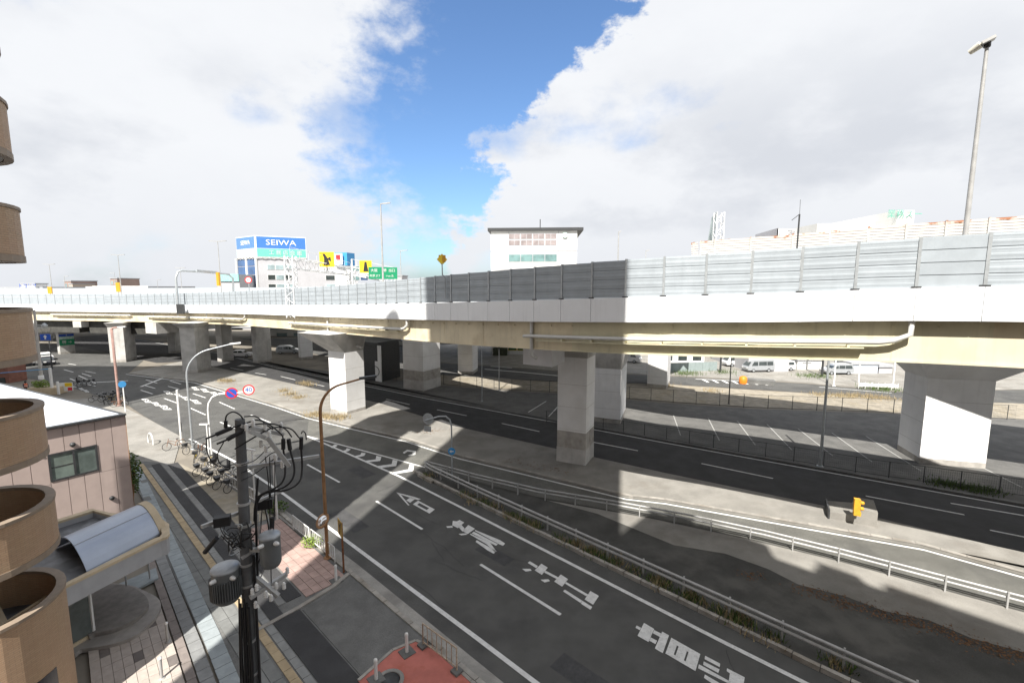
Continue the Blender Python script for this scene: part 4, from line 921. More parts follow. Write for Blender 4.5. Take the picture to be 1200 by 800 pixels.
# crash cushion on the median
cb = [GP(972, 610), GP(1027, 620), GP(1022, 604), GP(968, 596)]
t = thing('crash_cushion', tuple(cb[0]), 'pale stepped concrete block with an orange lamp unit on the median', 'traffic island')
def lvl(p, z): return Vector((p.x, p.y, z))
m1, m2 = cb[0].lerp(cb[1], .55), cb[3].lerp(cb[2], .55); m3, m4 = cb[0].lerp(cb[1], .68), cb[3].lerp(cb[2], .68)
b_ = MB().frustum([lvl(p, .1) for p in (cb[0], m1, m2, cb[3])], [lvl(p, z) for p, z in ((cb[0], .55), (m1, .66), (m2, .66), (cb[3], .55))])
b_.frustum([lvl(p, .1) for p in (m1, m3, m4, m2)], [lvl(p, z) for p, z in ((m1, .66), (m3, 1.05), (m4, 1.05), (m2, .66))])
b_.frustum([lvl(p, .1) for p in (m3, cb[1], cb[2], m4)], [lvl(p, z) for p, z in ((m3, 1.05), (cb[1], 1.0), (cb[2], 1.0), (m4, 1.05))]); b_.build('block', CONCP, t)
MB().obox(lvl(cb[3], .1) - Vector((.12, .02, 0)), cb[0] - cb[3], (.1, 0.0, 0), (0, 0, .6)).build('nose_plate', DARKM, t)
oc = GP(1007, 604, 1.0); ol = MB().box((oc.x, oc.y + .2, .95), (.34, .3, .25), R(-25)).box((oc.x - .04, oc.y + .2, 1.2), (.3, .28, .72), R(-25)).build('lamp_unit', AMBER, t)
for z in (1.38, 1.72): MB().lathe([(.1, -.06), (.1, .08), (.07, .11), (0, .12)], (oc.x + .16, oc.y + .1, z), 14, (.9, -.3, 0)).build('lamp_lens', AMBER, ol)
lb = GP(875, 449); t = thing('crash_cushion', tuple(lb), 'small orange cushion drum on a dark island beyond the far road', 'traffic island')
MB().box((lb.x + 1.5, lb.y, 0), (4.5, 1.6, .6), R(-20)).build('block', CONCG, t); MB().lathe([(.5, 0), (.55, .4), (.5, .95), (.2, 1.1), (0, 1.1)], (lb.x - .6, lb.y - .1, .0), 14).build('drum', ORANGE, t)

# ------------------------------------------------------------------ bicycles
def make_bike(label, frame_m, basket=True, seatbox=False):
    r = thing('bicycle', (0, 0, 0), label, 'bicycle', 'parked bicycles'); local(r)
    for x in (-.52, .54):
        w = MB()
        ring_ = [Vector((x + .32 * math.cos(a), 0, .34 + .32 * math.sin(a))) for a in [k * PI / 9 for k in range(19)]]
        w.tube(ring_, .024, 5, False); wo = w.build('wheel', BLACK, r)
        s_ = MB()
        for k in range(6): a = k * PI / 6; s_.tube([Vector((x - .31 * math.cos(a), 0, .34 - .31 * math.sin(a))), Vector((x + .31 * math.cos(a), 0, .34 + .31 * math.sin(a)))], .005, 3, False)
        s_.build('spokes', RAIL, wo)
    f = MB()
    for a, b in [((-.52, 0, .34), (-.05, 0, .30)), ((-.52, 0, .34), (-.2, 0, .72)), ((-.05, 0, .30), (-.23, 0, .80)), ((-.05, 0, .30), (.40, 0, .72)), ((-.16, 0, .58), (.38, 0, .80)), ((.54, 0, .34), (.36, 0, .98)), ((-.70, .0, .70), (-.2, 0, .70))]: f.tube([Vector(a), Vector(b)], .02, 5)
    f.build('frame', frame_m, r)
    MB().lathe([(.02, 0), (.11, .02), (.10, .07), (0, .09)], (-.25, 0, .80), 8).build('saddle', BLACK, r)
    MB().tube([Vector((.18, -.28, .98)), Vector((.34, -.18, 1.02)), Vector((.36, 0, 1.0)), Vector((.34, .18, 1.02)), Vector((.18, .28, .98))], .015, 5).build('handlebar', RAIL, r)
    if basket:
        b = MB().frustum([Vector(q) for q in ((.44, -.13, .74), (.70, -.13, .74), (.70, .13, .74), (.44, .13, .74))], [Vector(q) for q in ((.42, -.17, .98), (.76, -.17, .98), (.76, .17, .98), (.42, .17, .98))])
        b.build('basket', DARKM, r)
    if seatbox: MB().box((-.58, 0, .72), (.34, .34, .3)).box((-.72, 0, 1.0), (.08, .34, .42)).build('child_seat', BLACK, r)
    MB().tube([Vector((-.3, .05, .2)), Vector((-.4, .2, .0))], .012, 4).build('kick_stand', RAIL, r)
    return r
YELM = mat('yellow_frame', (.55, .40, .06), .4, var=.1); SILM = mat('silver_frame', (.45, .46, .48), .35, .4, var=.1); BRNM = mat('brown_frame', (.25, .11, .05), .5, var=.1)
bikes = [make_bike('', SILM), make_bike('', DARKM, True, True), make_bike('', BRNM, False), make_bike('', YELM)]
spots = [((205, 527), 0, 2, 'brown framed bicycle lying nearest the white post'), ((226, 531), .5, 0, 'silver bicycle leaning by the foot of the curved lamp'), ((236, 533), .9, 2, 'bicycle with a bluish cover behind the curved lamp'),
         ((229, 541), 1.2, 3, 'yellow bicycle fallen in the sunlit sand'), ((246, 548), .7, 3, 'yellow bicycle nearest the speed sign post'), ((240, 556), .25, 1, 'black bicycle with a child seat at the shade edge'),
         ((250, 561), .3, 0, 'silver bicycle second in the shaded row'), ((257, 566), .25, 1, 'dark bicycle third in the shaded row'), ((263, 571), .35, 0, 'silver bicycle with its wheel facing the cycle lane'), ((270, 563), .2, 0, 'silver bicycle behind the shaded row near the kerb railing'),
         ((276, 575), .4, 1, 'dark bicycle closest to the utility pole')]
used = set()
def place(pxy, rz, kind, label, z=.09, lean=0.0, pos=None):
    p = pos or GP(*pxy); o = bikes[kind]
    if kind in used: o = copy_tree(o)
    used.add(kind); o.location = (p.x, p.y, z); o.rotation_euler = (lean, 0, rz); o['label'] = label; return o
for pxy, rz, kd, lab in spots: place(pxy, ROT_A + PI / 2 + rz, kd, lab, lean=random.uniform(-.2, .2))
far_kinds = ['silver', 'black child seat', 'brown', 'yellow']
FS = [(112, 464, 0), (117, 461.5, 0), (121, 466, 0), (125, 462, 0), (129, 459.5, 0), (133, 462.5, 3), (137, 465, 3), (136, 459, 0), (141, 461, 0), (131, 467, 1), (139, 469, 2), (145, 466, 0)]
wh = ['at the left end of the far cluster', 'second in the far cluster', 'in front of the second far bicycle', 'in the middle of the far cluster', 'at the back of the far cluster', 'left of the faded lamp foot', 'before the faded lamp foot', 'behind the faded lamp foot', 'touching the faded lamp foot', 'at the front of the far cluster', 'nearest the blue disc sign', 'at the right end of the far cluster']
for (x, y, kd), w_ in zip(FS, wh): place((x + 1, y + 7.5), random.uniform(0, 3), kd, far_kinds[kd] + ' bicycle ' + w_, z=.03, lean=random.uniform(-.3, .3))
for k, (x, y) in enumerate([(94, 453), (99, 453.5), (104, 452.5)]): place((x, y), .3 + k * .2, k % 2, ['silver bicycle beside the yellow notice board', 'black child seat bicycle two along from the notice board', 'silver bicycle at the road edge past the notice board'][k], z=.03)

# ------------------------------------------------------------------ utility pole
UY = 11.5; ub = AT(293, 800, UY); ut = AT(281, 491, UY)
UX, UTX, UZ = ub.x, ut.x, ut.z
pole_base = Vector((UX - (UTX - UX) * (ub.z / (ut.z - ub.z)) * 0 - .02, UY, .05))
up_ = thing('utility_pole', tuple(pole_base), 'grey concrete utility pole carrying two transformers and many cables', 'utility pole')
def pc(z): return Vector((pole_base.x + (UTX - pole_base.x) * z / UZ, UY, z))
MB().tube([pc(.05), pc(UZ * .5), pc(UZ)], .185, 18, r2=.115).build('pole', POLEC, up_)
for z in (UZ - 1.2, UZ - 2.3, UZ - 2.9, UZ - 4.0, UZ - 4.6, UZ - 6.2, UZ - 7.2, UZ - 8.3): MB().lathe([(.165 if z > 6 else .19, 0), (.165 if z > 6 else .19, .06)], pc(z), 16).build('band', RAIL, up_)
def ap(x, y, dy=0.0): return AT(x, y, UY + dy)
# top arms (paired steel channels) and the braces
def arm(a, b, w=.09, name='cross_arm'): return MB().beam(a, b, w, w).build(name, RAIL, up_)
arm(ap(283, 499, -.15), ap(332, 509, -.15 + .8)); arm(ap(292, 505, -.25), ap(316, 515, .2)); arm(ap(313, 512, -.1), ap(339, 546, .1), .1)
arm(ap(285, 548, .05), ap(374, 534, 1.2), .08); arm(ap(236, 617, -.7), ap(292, 596, .25), .08); arm(ap(302, 587, .2), ap(330, 575, .9), .07)
arm(ap(290, 668, .1), ap(326, 698, .0), .11); arm(ap(293, 700, -.3), ap(336, 672, .5), .1); arm(ap(283, 654, -.2), ap(302, 641, .1), .07)
# insulators
def insul(p, r=.055, h=.2, axis=(0, 0, 1)):
    MB().lathe([(r * .5, 0), (r, h * .15), (r * .6, h * .3), (r, h * .45), (r * .6, h * .6), (r * .95, h * .75), (r * .4, h)], p, 10, axis).build('insulator', PORC, up_)
for x, y, dy in [(297, 500, -.1), (289, 505, -.2), (311, 504, .2), (330, 503, .6), (316, 513, 0), (323, 540, .3), (331, 548, .2), (306, 524, .1), (329, 508, .55), (312, 530, .1), (337, 672, .4), (333, 690, .1), (301, 692, -.2), (312, 700, -.15), (318, 704, -.1), (300, 712, -.2), (324, 690, .1), (296, 697, -.25)]:
    insul(ap(x, y, dy))
# black cable terminations and drooping leads
def cable(pts, r=.022, name='cable', m=None): 
    q = [Vector(p) for p in pts]; c_ = catmull(q, 6) if len(q) > 2 else q
    return MB().tube(c_, r, 6).build(name, m or BLACK, up_)
def term(a, b, r=.055): MB().tube([a, a.lerp(b, .15), a.lerp(b, .2), a.lerp(b, .8), a.lerp(b, .85), b], r, 8).build('cable_termination', BLACK, up_)
term(ap(253, 509, -.4), ap(272, 501, -.2)); term(ap(266, 515, -.4), ap(284, 505, -.2)); term(ap(332, 514, .4), ap(332, 526, .4)); term(ap(338, 514, .5), ap(340, 527, .5)); term(ap(353, 512, .7), ap(353, 526, .7)); term(ap(264.5, 493, -.2), ap(264.5, 501, -.2), .045)
cable([ap(241, 514, -.5), ap(253, 509, -.4)], .025); cable([ap(254, 520, -.5), ap(266, 515, -.4)], .025)
cable([ap(264, 493, -.2), ap(266, 486, -.2), ap(274, 482.5, -.1), ap(283, 488, 0), ap(288, 500, 0)], .018)
cable([ap(272, 501, -.2), ap(290, 495, 0), ap(302, 492, .1), ap(315, 497, .3), ap(329, 508, .4), ap(332, 514, .4)], .02)
cable([ap(284, 505, -.2), ap(300, 497, 0), ap(322, 497, .3), ap(335, 503, .5), ap(342, 512, .5)], .02)
cable([ap(286, 488, 0), ap(300, 488, .2), ap(313, 498, .3), ap(320, 503, .3)], .018)
cable([ap(275, 526, -.3), ap(300, 511, 0), ap(320, 501, .4), ap(340, 502, .6), ap(350, 512, .7), ap(353, 515, .7)], .02)
cable([ap(353, 508, .7), ap(355, 505, .7), ap(358, 508, .7), ap(359, 515, .7)], .015)
cable([ap(332, 526, .4), ap(334, 545, .4), ap(333, 560, .3), ap(325, 570, .2), ap(305, 580, .1), ap(299, 592, .1), ap(298, 610, .1)], .026)
cable([ap(340, 527, .5), ap(345, 548, .5), ap(342, 562, .4), ap(330, 572, .3), ap(308, 578, .15), ap(300, 590, .15), ap(299, 612, .15)], .026)
cable([ap(353, 526, .7), ap(354, 550, .7), ap(350, 565, .5), ap(335, 574, .3), ap(312, 577, .2), ap(302, 588, .15), ap(300, 612, .15)], .026)
cable([ap(242, 514, -.5), ap(243, 530, -.45), ap(252, 544, -.3), ap(274, 548, -.1)], .014); cable([ap(262, 518, -.4), ap(255, 533, -.4), ap(261, 545, -.3), ap(283, 542, 0)], .014)
for k in range(5): cable([ap(283, 545 + 9 * k, -.25), ap(300, 538 + 8 * k, .3), ap(318, 522 + 9 * k, .5), ap(328, 530, .6)], .012) if k < 3 else None
for x0, x1, y1 in [(316, 316, 575), (322, 320, 640), (311, 318, 690)]: cable([ap(x0, 535, .4), ap((x0 + x1) / 2 + 1, 580, .35), ap(x1, y1, .1)], .013)
# junction boxes and tangled leads
def jbox(a, size, rz, label=None): MB().box(a, size, rz).build('junction_box', BLACK, up_)
jbox(ap(261, 615, -.5), (.36, .22, .24), .4); jbox(ap(311, 595, .4), (.36, .2, .26), .4); term(ap(240, 647, -.5), ap(254, 630, -.5), .06); term(ap(319, 618, .1), ap(319, 606, .1), .05)
rr = random.Random(3)
for k in range(16):
    x0, y0 = rr.uniform(256, 285), rr.uniform(612, 640); cable([ap(x0, y0, -.4), ap(x0 + rr.uniform(-10, 14), y0 + rr.uniform(-10, 14), -.3 + rr.uniform(-.2, .2)), ap(rr.uniform(268, 296), rr.uniform(618, 655), -.15), ap(rr.uniform(285, 300), rr.uniform(612, 650), .15)], rr.choice((.011, .014, .018)), m=rr.choice((BLACK, BLACK, DARKM, POSTM)))
for k in range(5):
    x0 = rr.uniform(302, 312); cable([ap(x0, rr.uniform(590, 605), .4), ap(x0 + rr.uniform(-6, 6), 625, .35), ap(x0 + rr.uniform(-8, 8), rr.uniform(640, 665), .2), ap(rr.uniform(296, 304), rr.uniform(650, 690), .1)], rr.choice((.01, .013, .016)), m=rr.choice((BLACK, BLACK, POSTM)))
for k in range(6): cable([pc(5.75 - .12 * (k % 3)) + Vector((-.13 + .05 * k, -.19 - .02 * (k % 2), 0)), pc(3.4) + Vector((-.17 + .065 * k, -.22, 0)), pc(1.8) + Vector((-.13 + .05 * ((k * 3) % 6), -.23, 0)), pc(.2) + Vector((-.14 + .06 * k, -.22, 0))], .022 + .006 * (k % 3))
cable([pc(6.0) + Vector((.26, -.1, 0)), pc(3.5) + Vector((.27, -.1, 0)), pc(.2) + Vector((.28, -.1, 0))], .03); cable([ap(302, 560, .1), ap(300, 600, .1), ap(302, 680, .1)], .03)
MB().tube([pc(6.9) + Vector((.2, 0, 0)), pc(.2) + Vector((.24, 0, 0))], .035, 8).build('conduit', BLACK, up_)
# transformers: drum, lid, cooling fins, bushings
def trafo(c, r, h, label, fins):
    t = thing('transformer', tuple(c), label, 'transformer', 'pole transformers')
    MB().lathe([(r * .82, -.02), (r * .96, .05), (r, .1), (r, h)], c, 26).build('tank', TRAFO, t)
    MB().lathe([(r * 1.03, h + .002), (r * 1.05, h + .03), (r * 1.0, h + .06), (r * .5, h + .1), (0, h + .11)], c, 26).build('lid', TRAFOT, t)
    if fins:
        fm = MB().obox((r - .01, -.007, .12), (.07, 0, 0), (0, .014, 0), (0, 0, h * .62)).mesh('cooling_fin', TRAFO)
        for k in range(40): piece('cooling_fin', fm, t, Matrix.Translation(c) @ Matrix.Rotation(2 * PI * k / 40, 4, 'Z'))
    for a in (R(-100), R(-35)):
        q = c + Vector((math.cos(a) * r, math.sin(a) * r, h * .86)); d_ = Vector((math.cos(a), math.sin(a), .2))
        MB().lathe([(.03, 0), (.06, .03), (.035, .06), (.06, .09), (.035, .12), (.05, .15), (0, .18)], q, 10, d_).build('bushing', PORC, t)
    MB().beam(c + Vector((0, 0, h * .5)), pc(c.z + h * .5) + Vector((0, 0, 0)), .1, .08).build('hanger', RAIL, t); return t
c1_ = ap(268, 700, -.15); trafo(Vector((c1_.x, UY - .2, c1_.z)), .33, .86, 'larger finned grey transformer on the street pole, left side', True)
c2_ = ap(318, 661, -.05); trafo(Vector((c2_.x, UY - .05, c2_.z)), .255, .80, 'smaller smooth grey transformer on the right of the pole', False)

# ------------------------------------------------------------------ the flats: balcony stack at the left, towers behind the camera
RB = 2.05; BC = P(20.7, -1.75)
fl = thing('apartment_block', tuple(P(27, -8)), 'brown tiled apartment block with a stack of rounded balconies at the left edge', 'apartment building')
def cyl_uv(c): return lambda v: (math.atan2(v.y - c.y, v.x - c.x) * RB, v.z)
def bow(mb, r0, r1, z0, z1, n=28):           # a half round parapet with straight returns into the wall
    def outline(r): return [BC + NX * r * math.sin(-.95 + (PI + 1.9) * k / n) + AX * -r * math.cos(-.95 + (PI + 1.9) * k / n) for k in range(n + 1)]
    o, i_ = outline(r1), outline(r0); m_ = len(o)
    for k in range(m_ - 1):
        a, b, c_, d_ = o[k], o[k + 1], i_[k + 1], i_[k]
        L3 = lambda p, z: (p.x, p.y, z)
        mb.face([L3(b, z0), L3(a, z0), L3(a, z1), L3(b, z1)], False); mb.face([L3(d_, z0), L3(c_, z0), L3(c_, z1), L3(d_, z1)], False)
        mb.face([L3(a, z1), L3(d_, z1), L3(c_, z1), L3(b, z1)]); mb.face([L3(a, z0), L3(b, z0), L3(c_, z0), L3(d_, z0)])
    return mb
RIMS = [4.35 + 3.0 * k for k in range(10)]
COPB = mat('brown_coping', (.26, .205, .155), .7, var=.12, scale=3)
bmesh_shared = None
for k, zr in enumerate(RIMS):
    if k == 0:
        b = thing_part = None
        mb = bow(MB(), RB - .16, RB, .0, zr - .1); mb.uv = cyl_uv(BC); bo = mb.build('balcony', TILEB, fl)
        # open doorway at the foot: its inner shade is put into a dark panel
        phd = min([q * .02 for q in range(-45, 60)], key=lambda f_: abs(proj(BC + NX * RB * math.sin(f_) + AX * -RB * math.cos(f_) + Vector((0, 0, 1.2)))[0] - 50)); dcen = BC + NX * RB * math.sin(phd) + AX * -RB * math.cos(phd); dn = (dcen - BC).normalized()
        dm = MB(); arcp = [BC + NX * (RB + .012) * math.sin(phd - .26 + .052 * q) + AX * -(RB + .012) * math.cos(phd - .26 + .052 * q) for q in range(11)]; arci = [BC + (p - BC) * .97 for p in arcp]
        dm.prism(arcp + list(reversed(arci)), .0, 2.15); dm.build('doorway_shade', CARB, fl)
    else:
        mb = bow(MB(), RB - .16, RB, zr - 1.42, zr - .1); mb.uv = cyl_uv(BC); bo = mb.build('balcony', TILEB, fl)
        bow(MB(), RB - .18, RB + .02, zr - 1.62, zr - 1.425).build('balcony_skirt', COPB, bo)
        fo = [BC + NX * -2.2 + AX * -(RB - .2)] + [BC + NX * (RB - .2) * math.sin(PI * q / 20) + AX * -(RB - .2) * math.cos(PI * q / 20) for q in range(21)] + [BC + NX * -2.2 + AX * (RB - .2)]
        MB().prism(fo, zr - 1.6, zr - 1.35).build('balcony_floor', PIERG, bo)
    bow(MB(), RB - .2, RB + .035, zr - .098, zr).build('balcony_coping', COPB, bo)
wl = MB().prism([P(18.9, -2.8), P(27, -2.8), P(27, -8), P(18.9, -8)], 0, 34.5); wl.build('wall', FACADE, fl)
MB().prism([P(27.02, -2.8), P(29.4, -2.8), P(29.4, -8), P(27.02, -8)], 0, 19).build('shade_block', FACADE, fl)  # unseen block, added to shade the pavement near the pink building
MB().prism([P(21.2, -2.6), P(25.6, -2.6), P(25.6, -8), P(21.2, -8)], 34.52, 44.6).build('upper_wall', FACADE, fl)
MB().prism([P(22 + 1.9 * math.cos(PI * q / 12), -2.62 + 1.9 * math.sin(PI * q / 12)) for q in range(13)], 37.5, 43.4).build('upper_balcony', FACADE, fl)
wm = MB()
for k in range(10):
    for s_ in (23.2,): MB().obox(P(s_, -2.79, 3 * k + .9), AX * 1.8, NX * .04, (0, 0, 1.5)).build('window', GLASSD, fl)
tw = thing('apartment_tower', tuple(P(5, -8)), 'tall brown tower block rising behind the viewpoint', 'apartment building')
MB().prism([P(-1.1, -1.6), P(9.6, -1.6), P(9.6, -14), P(-1.1, -14)], 0, 80).build('wall', FACADE, tw)
def half_disc(s0, d0, r, s_dir=0): return [P(s0 + r * math.cos(a), d0 + r * math.sin(a)) for a in [PI * q / 14 for q in range(15)]]
for k in range(25):
    if k > 9: MB().prism(half_disc(8.6, -1.61, 1.3), 3 * k + 2.9, 3 * k + 4.35).build('balcony', FACADE, tw)
for k in range(26):
    for s_ in (1.2, 4.6, 8.0): MB().obox(P(s_, -1.59, 3 * k + .9), AX * 1.6, NX * .04, (0, 0, 1.5)).build('window', GLASSD, tw)
far_t = thing('apartment_tower', (-75, 30, 0), 'tall beige tower farther along the street, left of the view', 'apartment building')
MB().obox((-95, 20, 0), (39.5, 0, 0), (0, 13, 0), (0, 0, 58)).build('wall', BBEIGE, far_t)
for k in range(19):
    for x_ in range(-93, -58, 4): MB().obox((x_, 32.99, 3 * k + .9), (1.8, 0, 0), (0, .05, 0), (0, 0, 1.5)).build('window', GLASSD, far_t)
wing = thing('apartment_wing', tuple(P(-20, -8)), 'lower brown wing of the flats running off to the right behind the viewpoint', 'apartment building')
for sa, sb_2, hh in ((-3.3, -6.3, 37.7), (-6.32, -9.5, 38.2), (-9.52, -12, 37.0), (-12.02, -15, 37.8), (-15.02, -60, 38.6)):
    MB().prism([P(sb_2, -1.6), P(sa, -1.6), P(sa, -14), P(sb_2, -14)], 0, hh).build('wall', FACADE, wing)
for k in range(13):
    for s_ in range(-58, -5, 4): MB().obox(P(s_, -1.59, 3 * k + .9), AX * 1.8, NX * .04, (0, 0, 1.5)).build('window', GLASSD, wing)

# entrance annexe with barrel canopy
ZC = 3.4
an = thing('entrance_annexe', tuple(GP(120, 690)), 'low entrance annexe with a barrel vaulted canopy and grey rounded fascia', 'annexe')
e_front = px((75, 688), (188, 632), z=ZC); e_tip = px((198, 626), (197, 615), z=ZC); e_back = px((150, 603), (130, 602), (108, 597), (60, 612), z=ZC)
out_ = e_front + [GP(195, 629.5, ZC)] + e_tip + [GP(190, 610, ZC)] + e_back + [GP(-40, 655, ZC), GP(0, 735, ZC)]
cenA = sum(out_, Vector((0, 0, 0))) / len(out_)
inn = [p + (cenA - p).normalized() * .28 for p in out_]
mb = MB(); n = len(out_)
for k in range(n):
    a, b, c_, d_ = out_[k], out_[(k + 1) % n], inn[(k + 1) % n], inn[k]
    mb.face([lvl(a, ZC - .75), lvl(b, ZC - .75), lvl(b, ZC - .06), lvl(a, ZC - .06)]); mb.face([lvl(d_, ZC - .06), lvl(c_, ZC - .06), lvl(c_, ZC - .3), lvl(d_, ZC - .3)])
mb.build('fascia', GREYW, an)
mb = MB()
for k in range(n):
    a, b, c_, d_ = out_[k], out_[(k + 1) % n], inn[(k + 1) % n], inn[k]; oo = [p + (p - cenA).normalized() * .04 for p in (a, b)]
    mb.frustum([lvl(oo[0], ZC - .058), lvl(oo[1], ZC - .058), lvl(c_, ZC - .058), lvl(d_, ZC - .058)], [lvl(oo[0], ZC + .05), lvl(oo[1], ZC + .05), lvl(c_, ZC + .05), lvl(d_, ZC + .05)])
mb.build('coping', COPING, an)
MB().prism(inn, ZC - .72, ZC - .28).build('flat_roof', ROOFD, an)
# vault: circular arc swept along the canopy
A0, A1 = GP(101, 666, ZC - .1), GP(64, 638, ZC - .1); B0, B1 = GP(187, 622, ZC), GP(151, 600, ZC)
def vault(off_in, zup):
    ringA, ringB = [], []
    for k in range(17):
        u = k / 16; h = math.sin(PI * u) ** .8 * 1.05
        ringA.append(A0.lerp(A1, u) + Vector((0, 0, h * zup - .1))); ringB.append(B0.lerp(B1, u) + Vector((0, 0, h * zup - .1)))
    return ringA, ringB
ra, rb_ = vault(0, .8); ra2 = [p - Vector((0, 0, .06)) for p in ra]; rb2 = [p - Vector((0, 0, .06)) for p in rb_]
mb = MB()
for k in range(16):
    mb.face([ra[k], rb_[k], rb_[k + 1], ra[k + 1]], True); mb.face([ra2[k + 1], rb2[k + 1], rb2[k], ra2[k]], True); mb.face([ra[k + 1], ra2[k + 1], ra2[k], ra[k]]); mb.face([rb_[k], rb2[k], rb2[k + 1], rb_[k + 1]])
mb.build('canopy_vault', CANOPY, an)
mb = MB(); dirv = (B0 - A0).normalized()
for k in range(16):
    up4 = [rb_[k] + Vector((0, 0, .04)), rb_[k + 1] + Vector((0, 0, .04))]; 
    mb.frustum([rb_[k] - Vector((0, 0, .12)), rb_[k] - Vector((0, 0, .12)) + dirv * .3, rb_[k + 1] - Vector((0, 0, .12)) + dirv * .3, rb_[k + 1] - Vector((0, 0, .12))], [up4[0], up4[0] + dirv * .3, up4[1] + dirv * .3, up4[1]])
mb.build('canopy_end_arch', COPING, an)
sm_ = MB(); mid_ = 5; sm_.tube([ra[mid_] + Vector((0, 0, .01)), rb_[mid_] + Vector((0, 0, .01))], .012, 5); sm_.build('vault_seam', GREYW, an)
for q in ((149, 693), (176, 681)): 
    b = GP(*q); MB().tube([lvl(b, .05), lvl(b, ZC - .7)], .035, 8).build('support_post', RAIL, an)
# glazed lobby and the curved steps
gl = px((75, 768), (112, 748)); g_up = ZC - .75
LOBG = mat('lobby_glass', (.10, .115, .11), .05, var=.4, scale=.9, spec=.7)
lobF = [GP(66, 776), GP(111, 749)]
for a, b in ((lobF[0], lobF[1]), (lobF[1], GP(100, 716))):
    t_ = (b - a).normalized(); L_ = (b - a).length; nk = 2 if L_ > 1.5 else 1
    for k in range(nk):
        p0 = a + t_ * (L_ * k / nk + .04); MB().obox(lvl(p0, .35), t_ * (L_ / nk - .08), Vector((-t_.y, t_.x, 0)) * .02, (0, 0, g_up - .42)).build('glass_pane', LOBG, an)
        MB().beam(lvl(a + t_ * L_ * k / nk, .3), lvl(a + t_ * L_ * k / nk, g_up), .05, .05).build('mullion', WHITEP, an)
    MB().beam(lvl(a, .2), lvl(b, .2), .12, .3).build('sill', COPING, an)
MB().beam(lvl(lobF[1], .36), lvl(lobF[1], g_up), .08, .08).build('mullion', WHITEP, an)
def circ3(a, b, c):
    ax, ay, bx, by, cx, cy = a.x, a.y, b.x, b.y, c.x, c.y; d = 2 * (ax * (by - cy) + bx * (cy - ay) + cx * (ay - by))
    ux = ((ax * ax + ay * ay) * (by - cy) + (bx * bx + by * by) * (cy - ay) + (cx * cx + cy * cy) * (ay - by)) / d
    uy = ((ax * ax + ay * ay) * (cx - bx) + (bx * bx + by * by) * (ax - cx) + (cx * cx + cy * cy) * (bx - ax)) / d
    return Vector((ux, uy, 0)), math.hypot(ax - ux, ay - uy)
so_ = px((86, 769), (96, 766), (118, 763), (140, 758), (160, 749.5), (174, 738), (184, 727), (189, 716), (186, 706), (170, 697), (150, 690), (110, 690), (85, 725))
su_ = px((104, 753), (112, 752), (130, 748), (146, 742), (162, 733), (173, 722), (175, 714), (168, 704), (150, 695), (118, 695), (106, 722))
def smooth_poly(p, n=5):
    c = [q.copy() for q in p]; cl = c[-2:] + c + c[:2]; o = []
    for k in range(2, len(cl) - 2):
        a, b, c2, d = cl[k - 1], cl[k], cl[k + 1], cl[min(k + 2, len(cl) - 1)]
        for j in range(n):
            t = j / n; o.append(.5 * ((2 * b) + (c2 - a) * t + (2 * a - 5 * b + 4 * c2 - d) * t * t + (3 * b - a - 3 * c2 + d) * t ** 3))
    return o
steps = thing('entrance_steps', tuple(sum(so_, Vector((0, 0, 0))) / len(so_)), 'two curved stone steps in front of the glazed lobby', 'steps')
MB().prism(smooth_poly(so_), .05, .22).build('lower_step', mat('pale_step_stone', (.30, .28, .26), .6, var=.15, scale=2), steps); MB().prism(smooth_poly(su_), .222, .39).build('upper_step', STONE, steps)
rmp = px((133, 690), (183, 668), (186, 680), (150, 698)); MB().prism(rmp, .05, .16).build('ramp', DRAIN, steps)

# pink clad building with a white roof
pk0 = Vector((-23.6, 27.2, 0)); pdir = Vector((-.573, -.8196, 0)); pdir2 = Vector((-.890, .456, 0))   # along the visible wall, along the street
pb = thing('pink_building', tuple(pk0), 'two storey pink panelled building with a white sheet roof', 'building')
MB().obox(pk0 + pdir2 * .06, pdir * 11, pdir2 * 27, (0, 0, 6.25)).build('wall', PINKW, pb)
pw = 1.02; 
def onwall(t_, z, out=0.0): return pk0 + pdir * t_ + Vector((0, 0, z)) + Vector((pdir.y, -pdir.x, 0)) * -out
if (onwall(0, 0, 1) - pk0).dot(Vector((0, 0, 0)) - pk0) < 0:
    _ow = onwall
    def onwall(t_, z, out=0.0): return _ow(t_, z, -out)
outv = (onwall(0, 0, 1) - pk0).normalized()
W0, W1, WZ0, WZ1 = 1.44, 3.50, 3.26, 4.82
def clad(t0, t1, z0, z1): MB().obox(onwall(t0 + .012, z0 + .01), pdir * (t1 - t0 - .024), outv * .05, (0, 0, z1 - z0 - .02)).build('wall_panel', PINKW, pb)
cols = [0.0, .93] + [1.44, 2.1, 2.8, 3.5] + [4.4, 5.3, 6.2, 7.1, 8.0, 8.9, 9.8]
cols = [0, .7, 1.44, 2.12, 2.8, 3.5, 4.2, 4.9, 5.6, 6.3, 7.0, 7.7, 8.4]
for a, b in zip(cols, cols[1:]):
    if W0 - .01 <= a < W1 - .01: clad(a, b, 0.05, WZ0); clad(a, b, WZ1, 6.2)
    else: clad(a, b, 0.05, 3.1); clad(a, b, 3.1, 6.2)
wf = MB(); t0, t1 = W0, W1
for a, b, z0, z1 in ((t0, t1, WZ0, WZ0 + .09), (t0, t1, WZ1 - .09, WZ1)): wf.obox(onwall(a, z0), pdir * (b - a), outv * .09, (0, 0, z1 - z0))
for a in (t0, (t0 + t1) / 2 - .05, t1 - .09): wf.obox(onwall(a, WZ0 + .09), pdir * .09, outv * .088, (0, 0, WZ1 - WZ0 - .18))
wfo = wf.build('window', DARKM, pb)
WGX = 0; WG = mat('curtained_glass', (.16, .20, .18), .1, var=.25, scale=1.2, spec=.6)
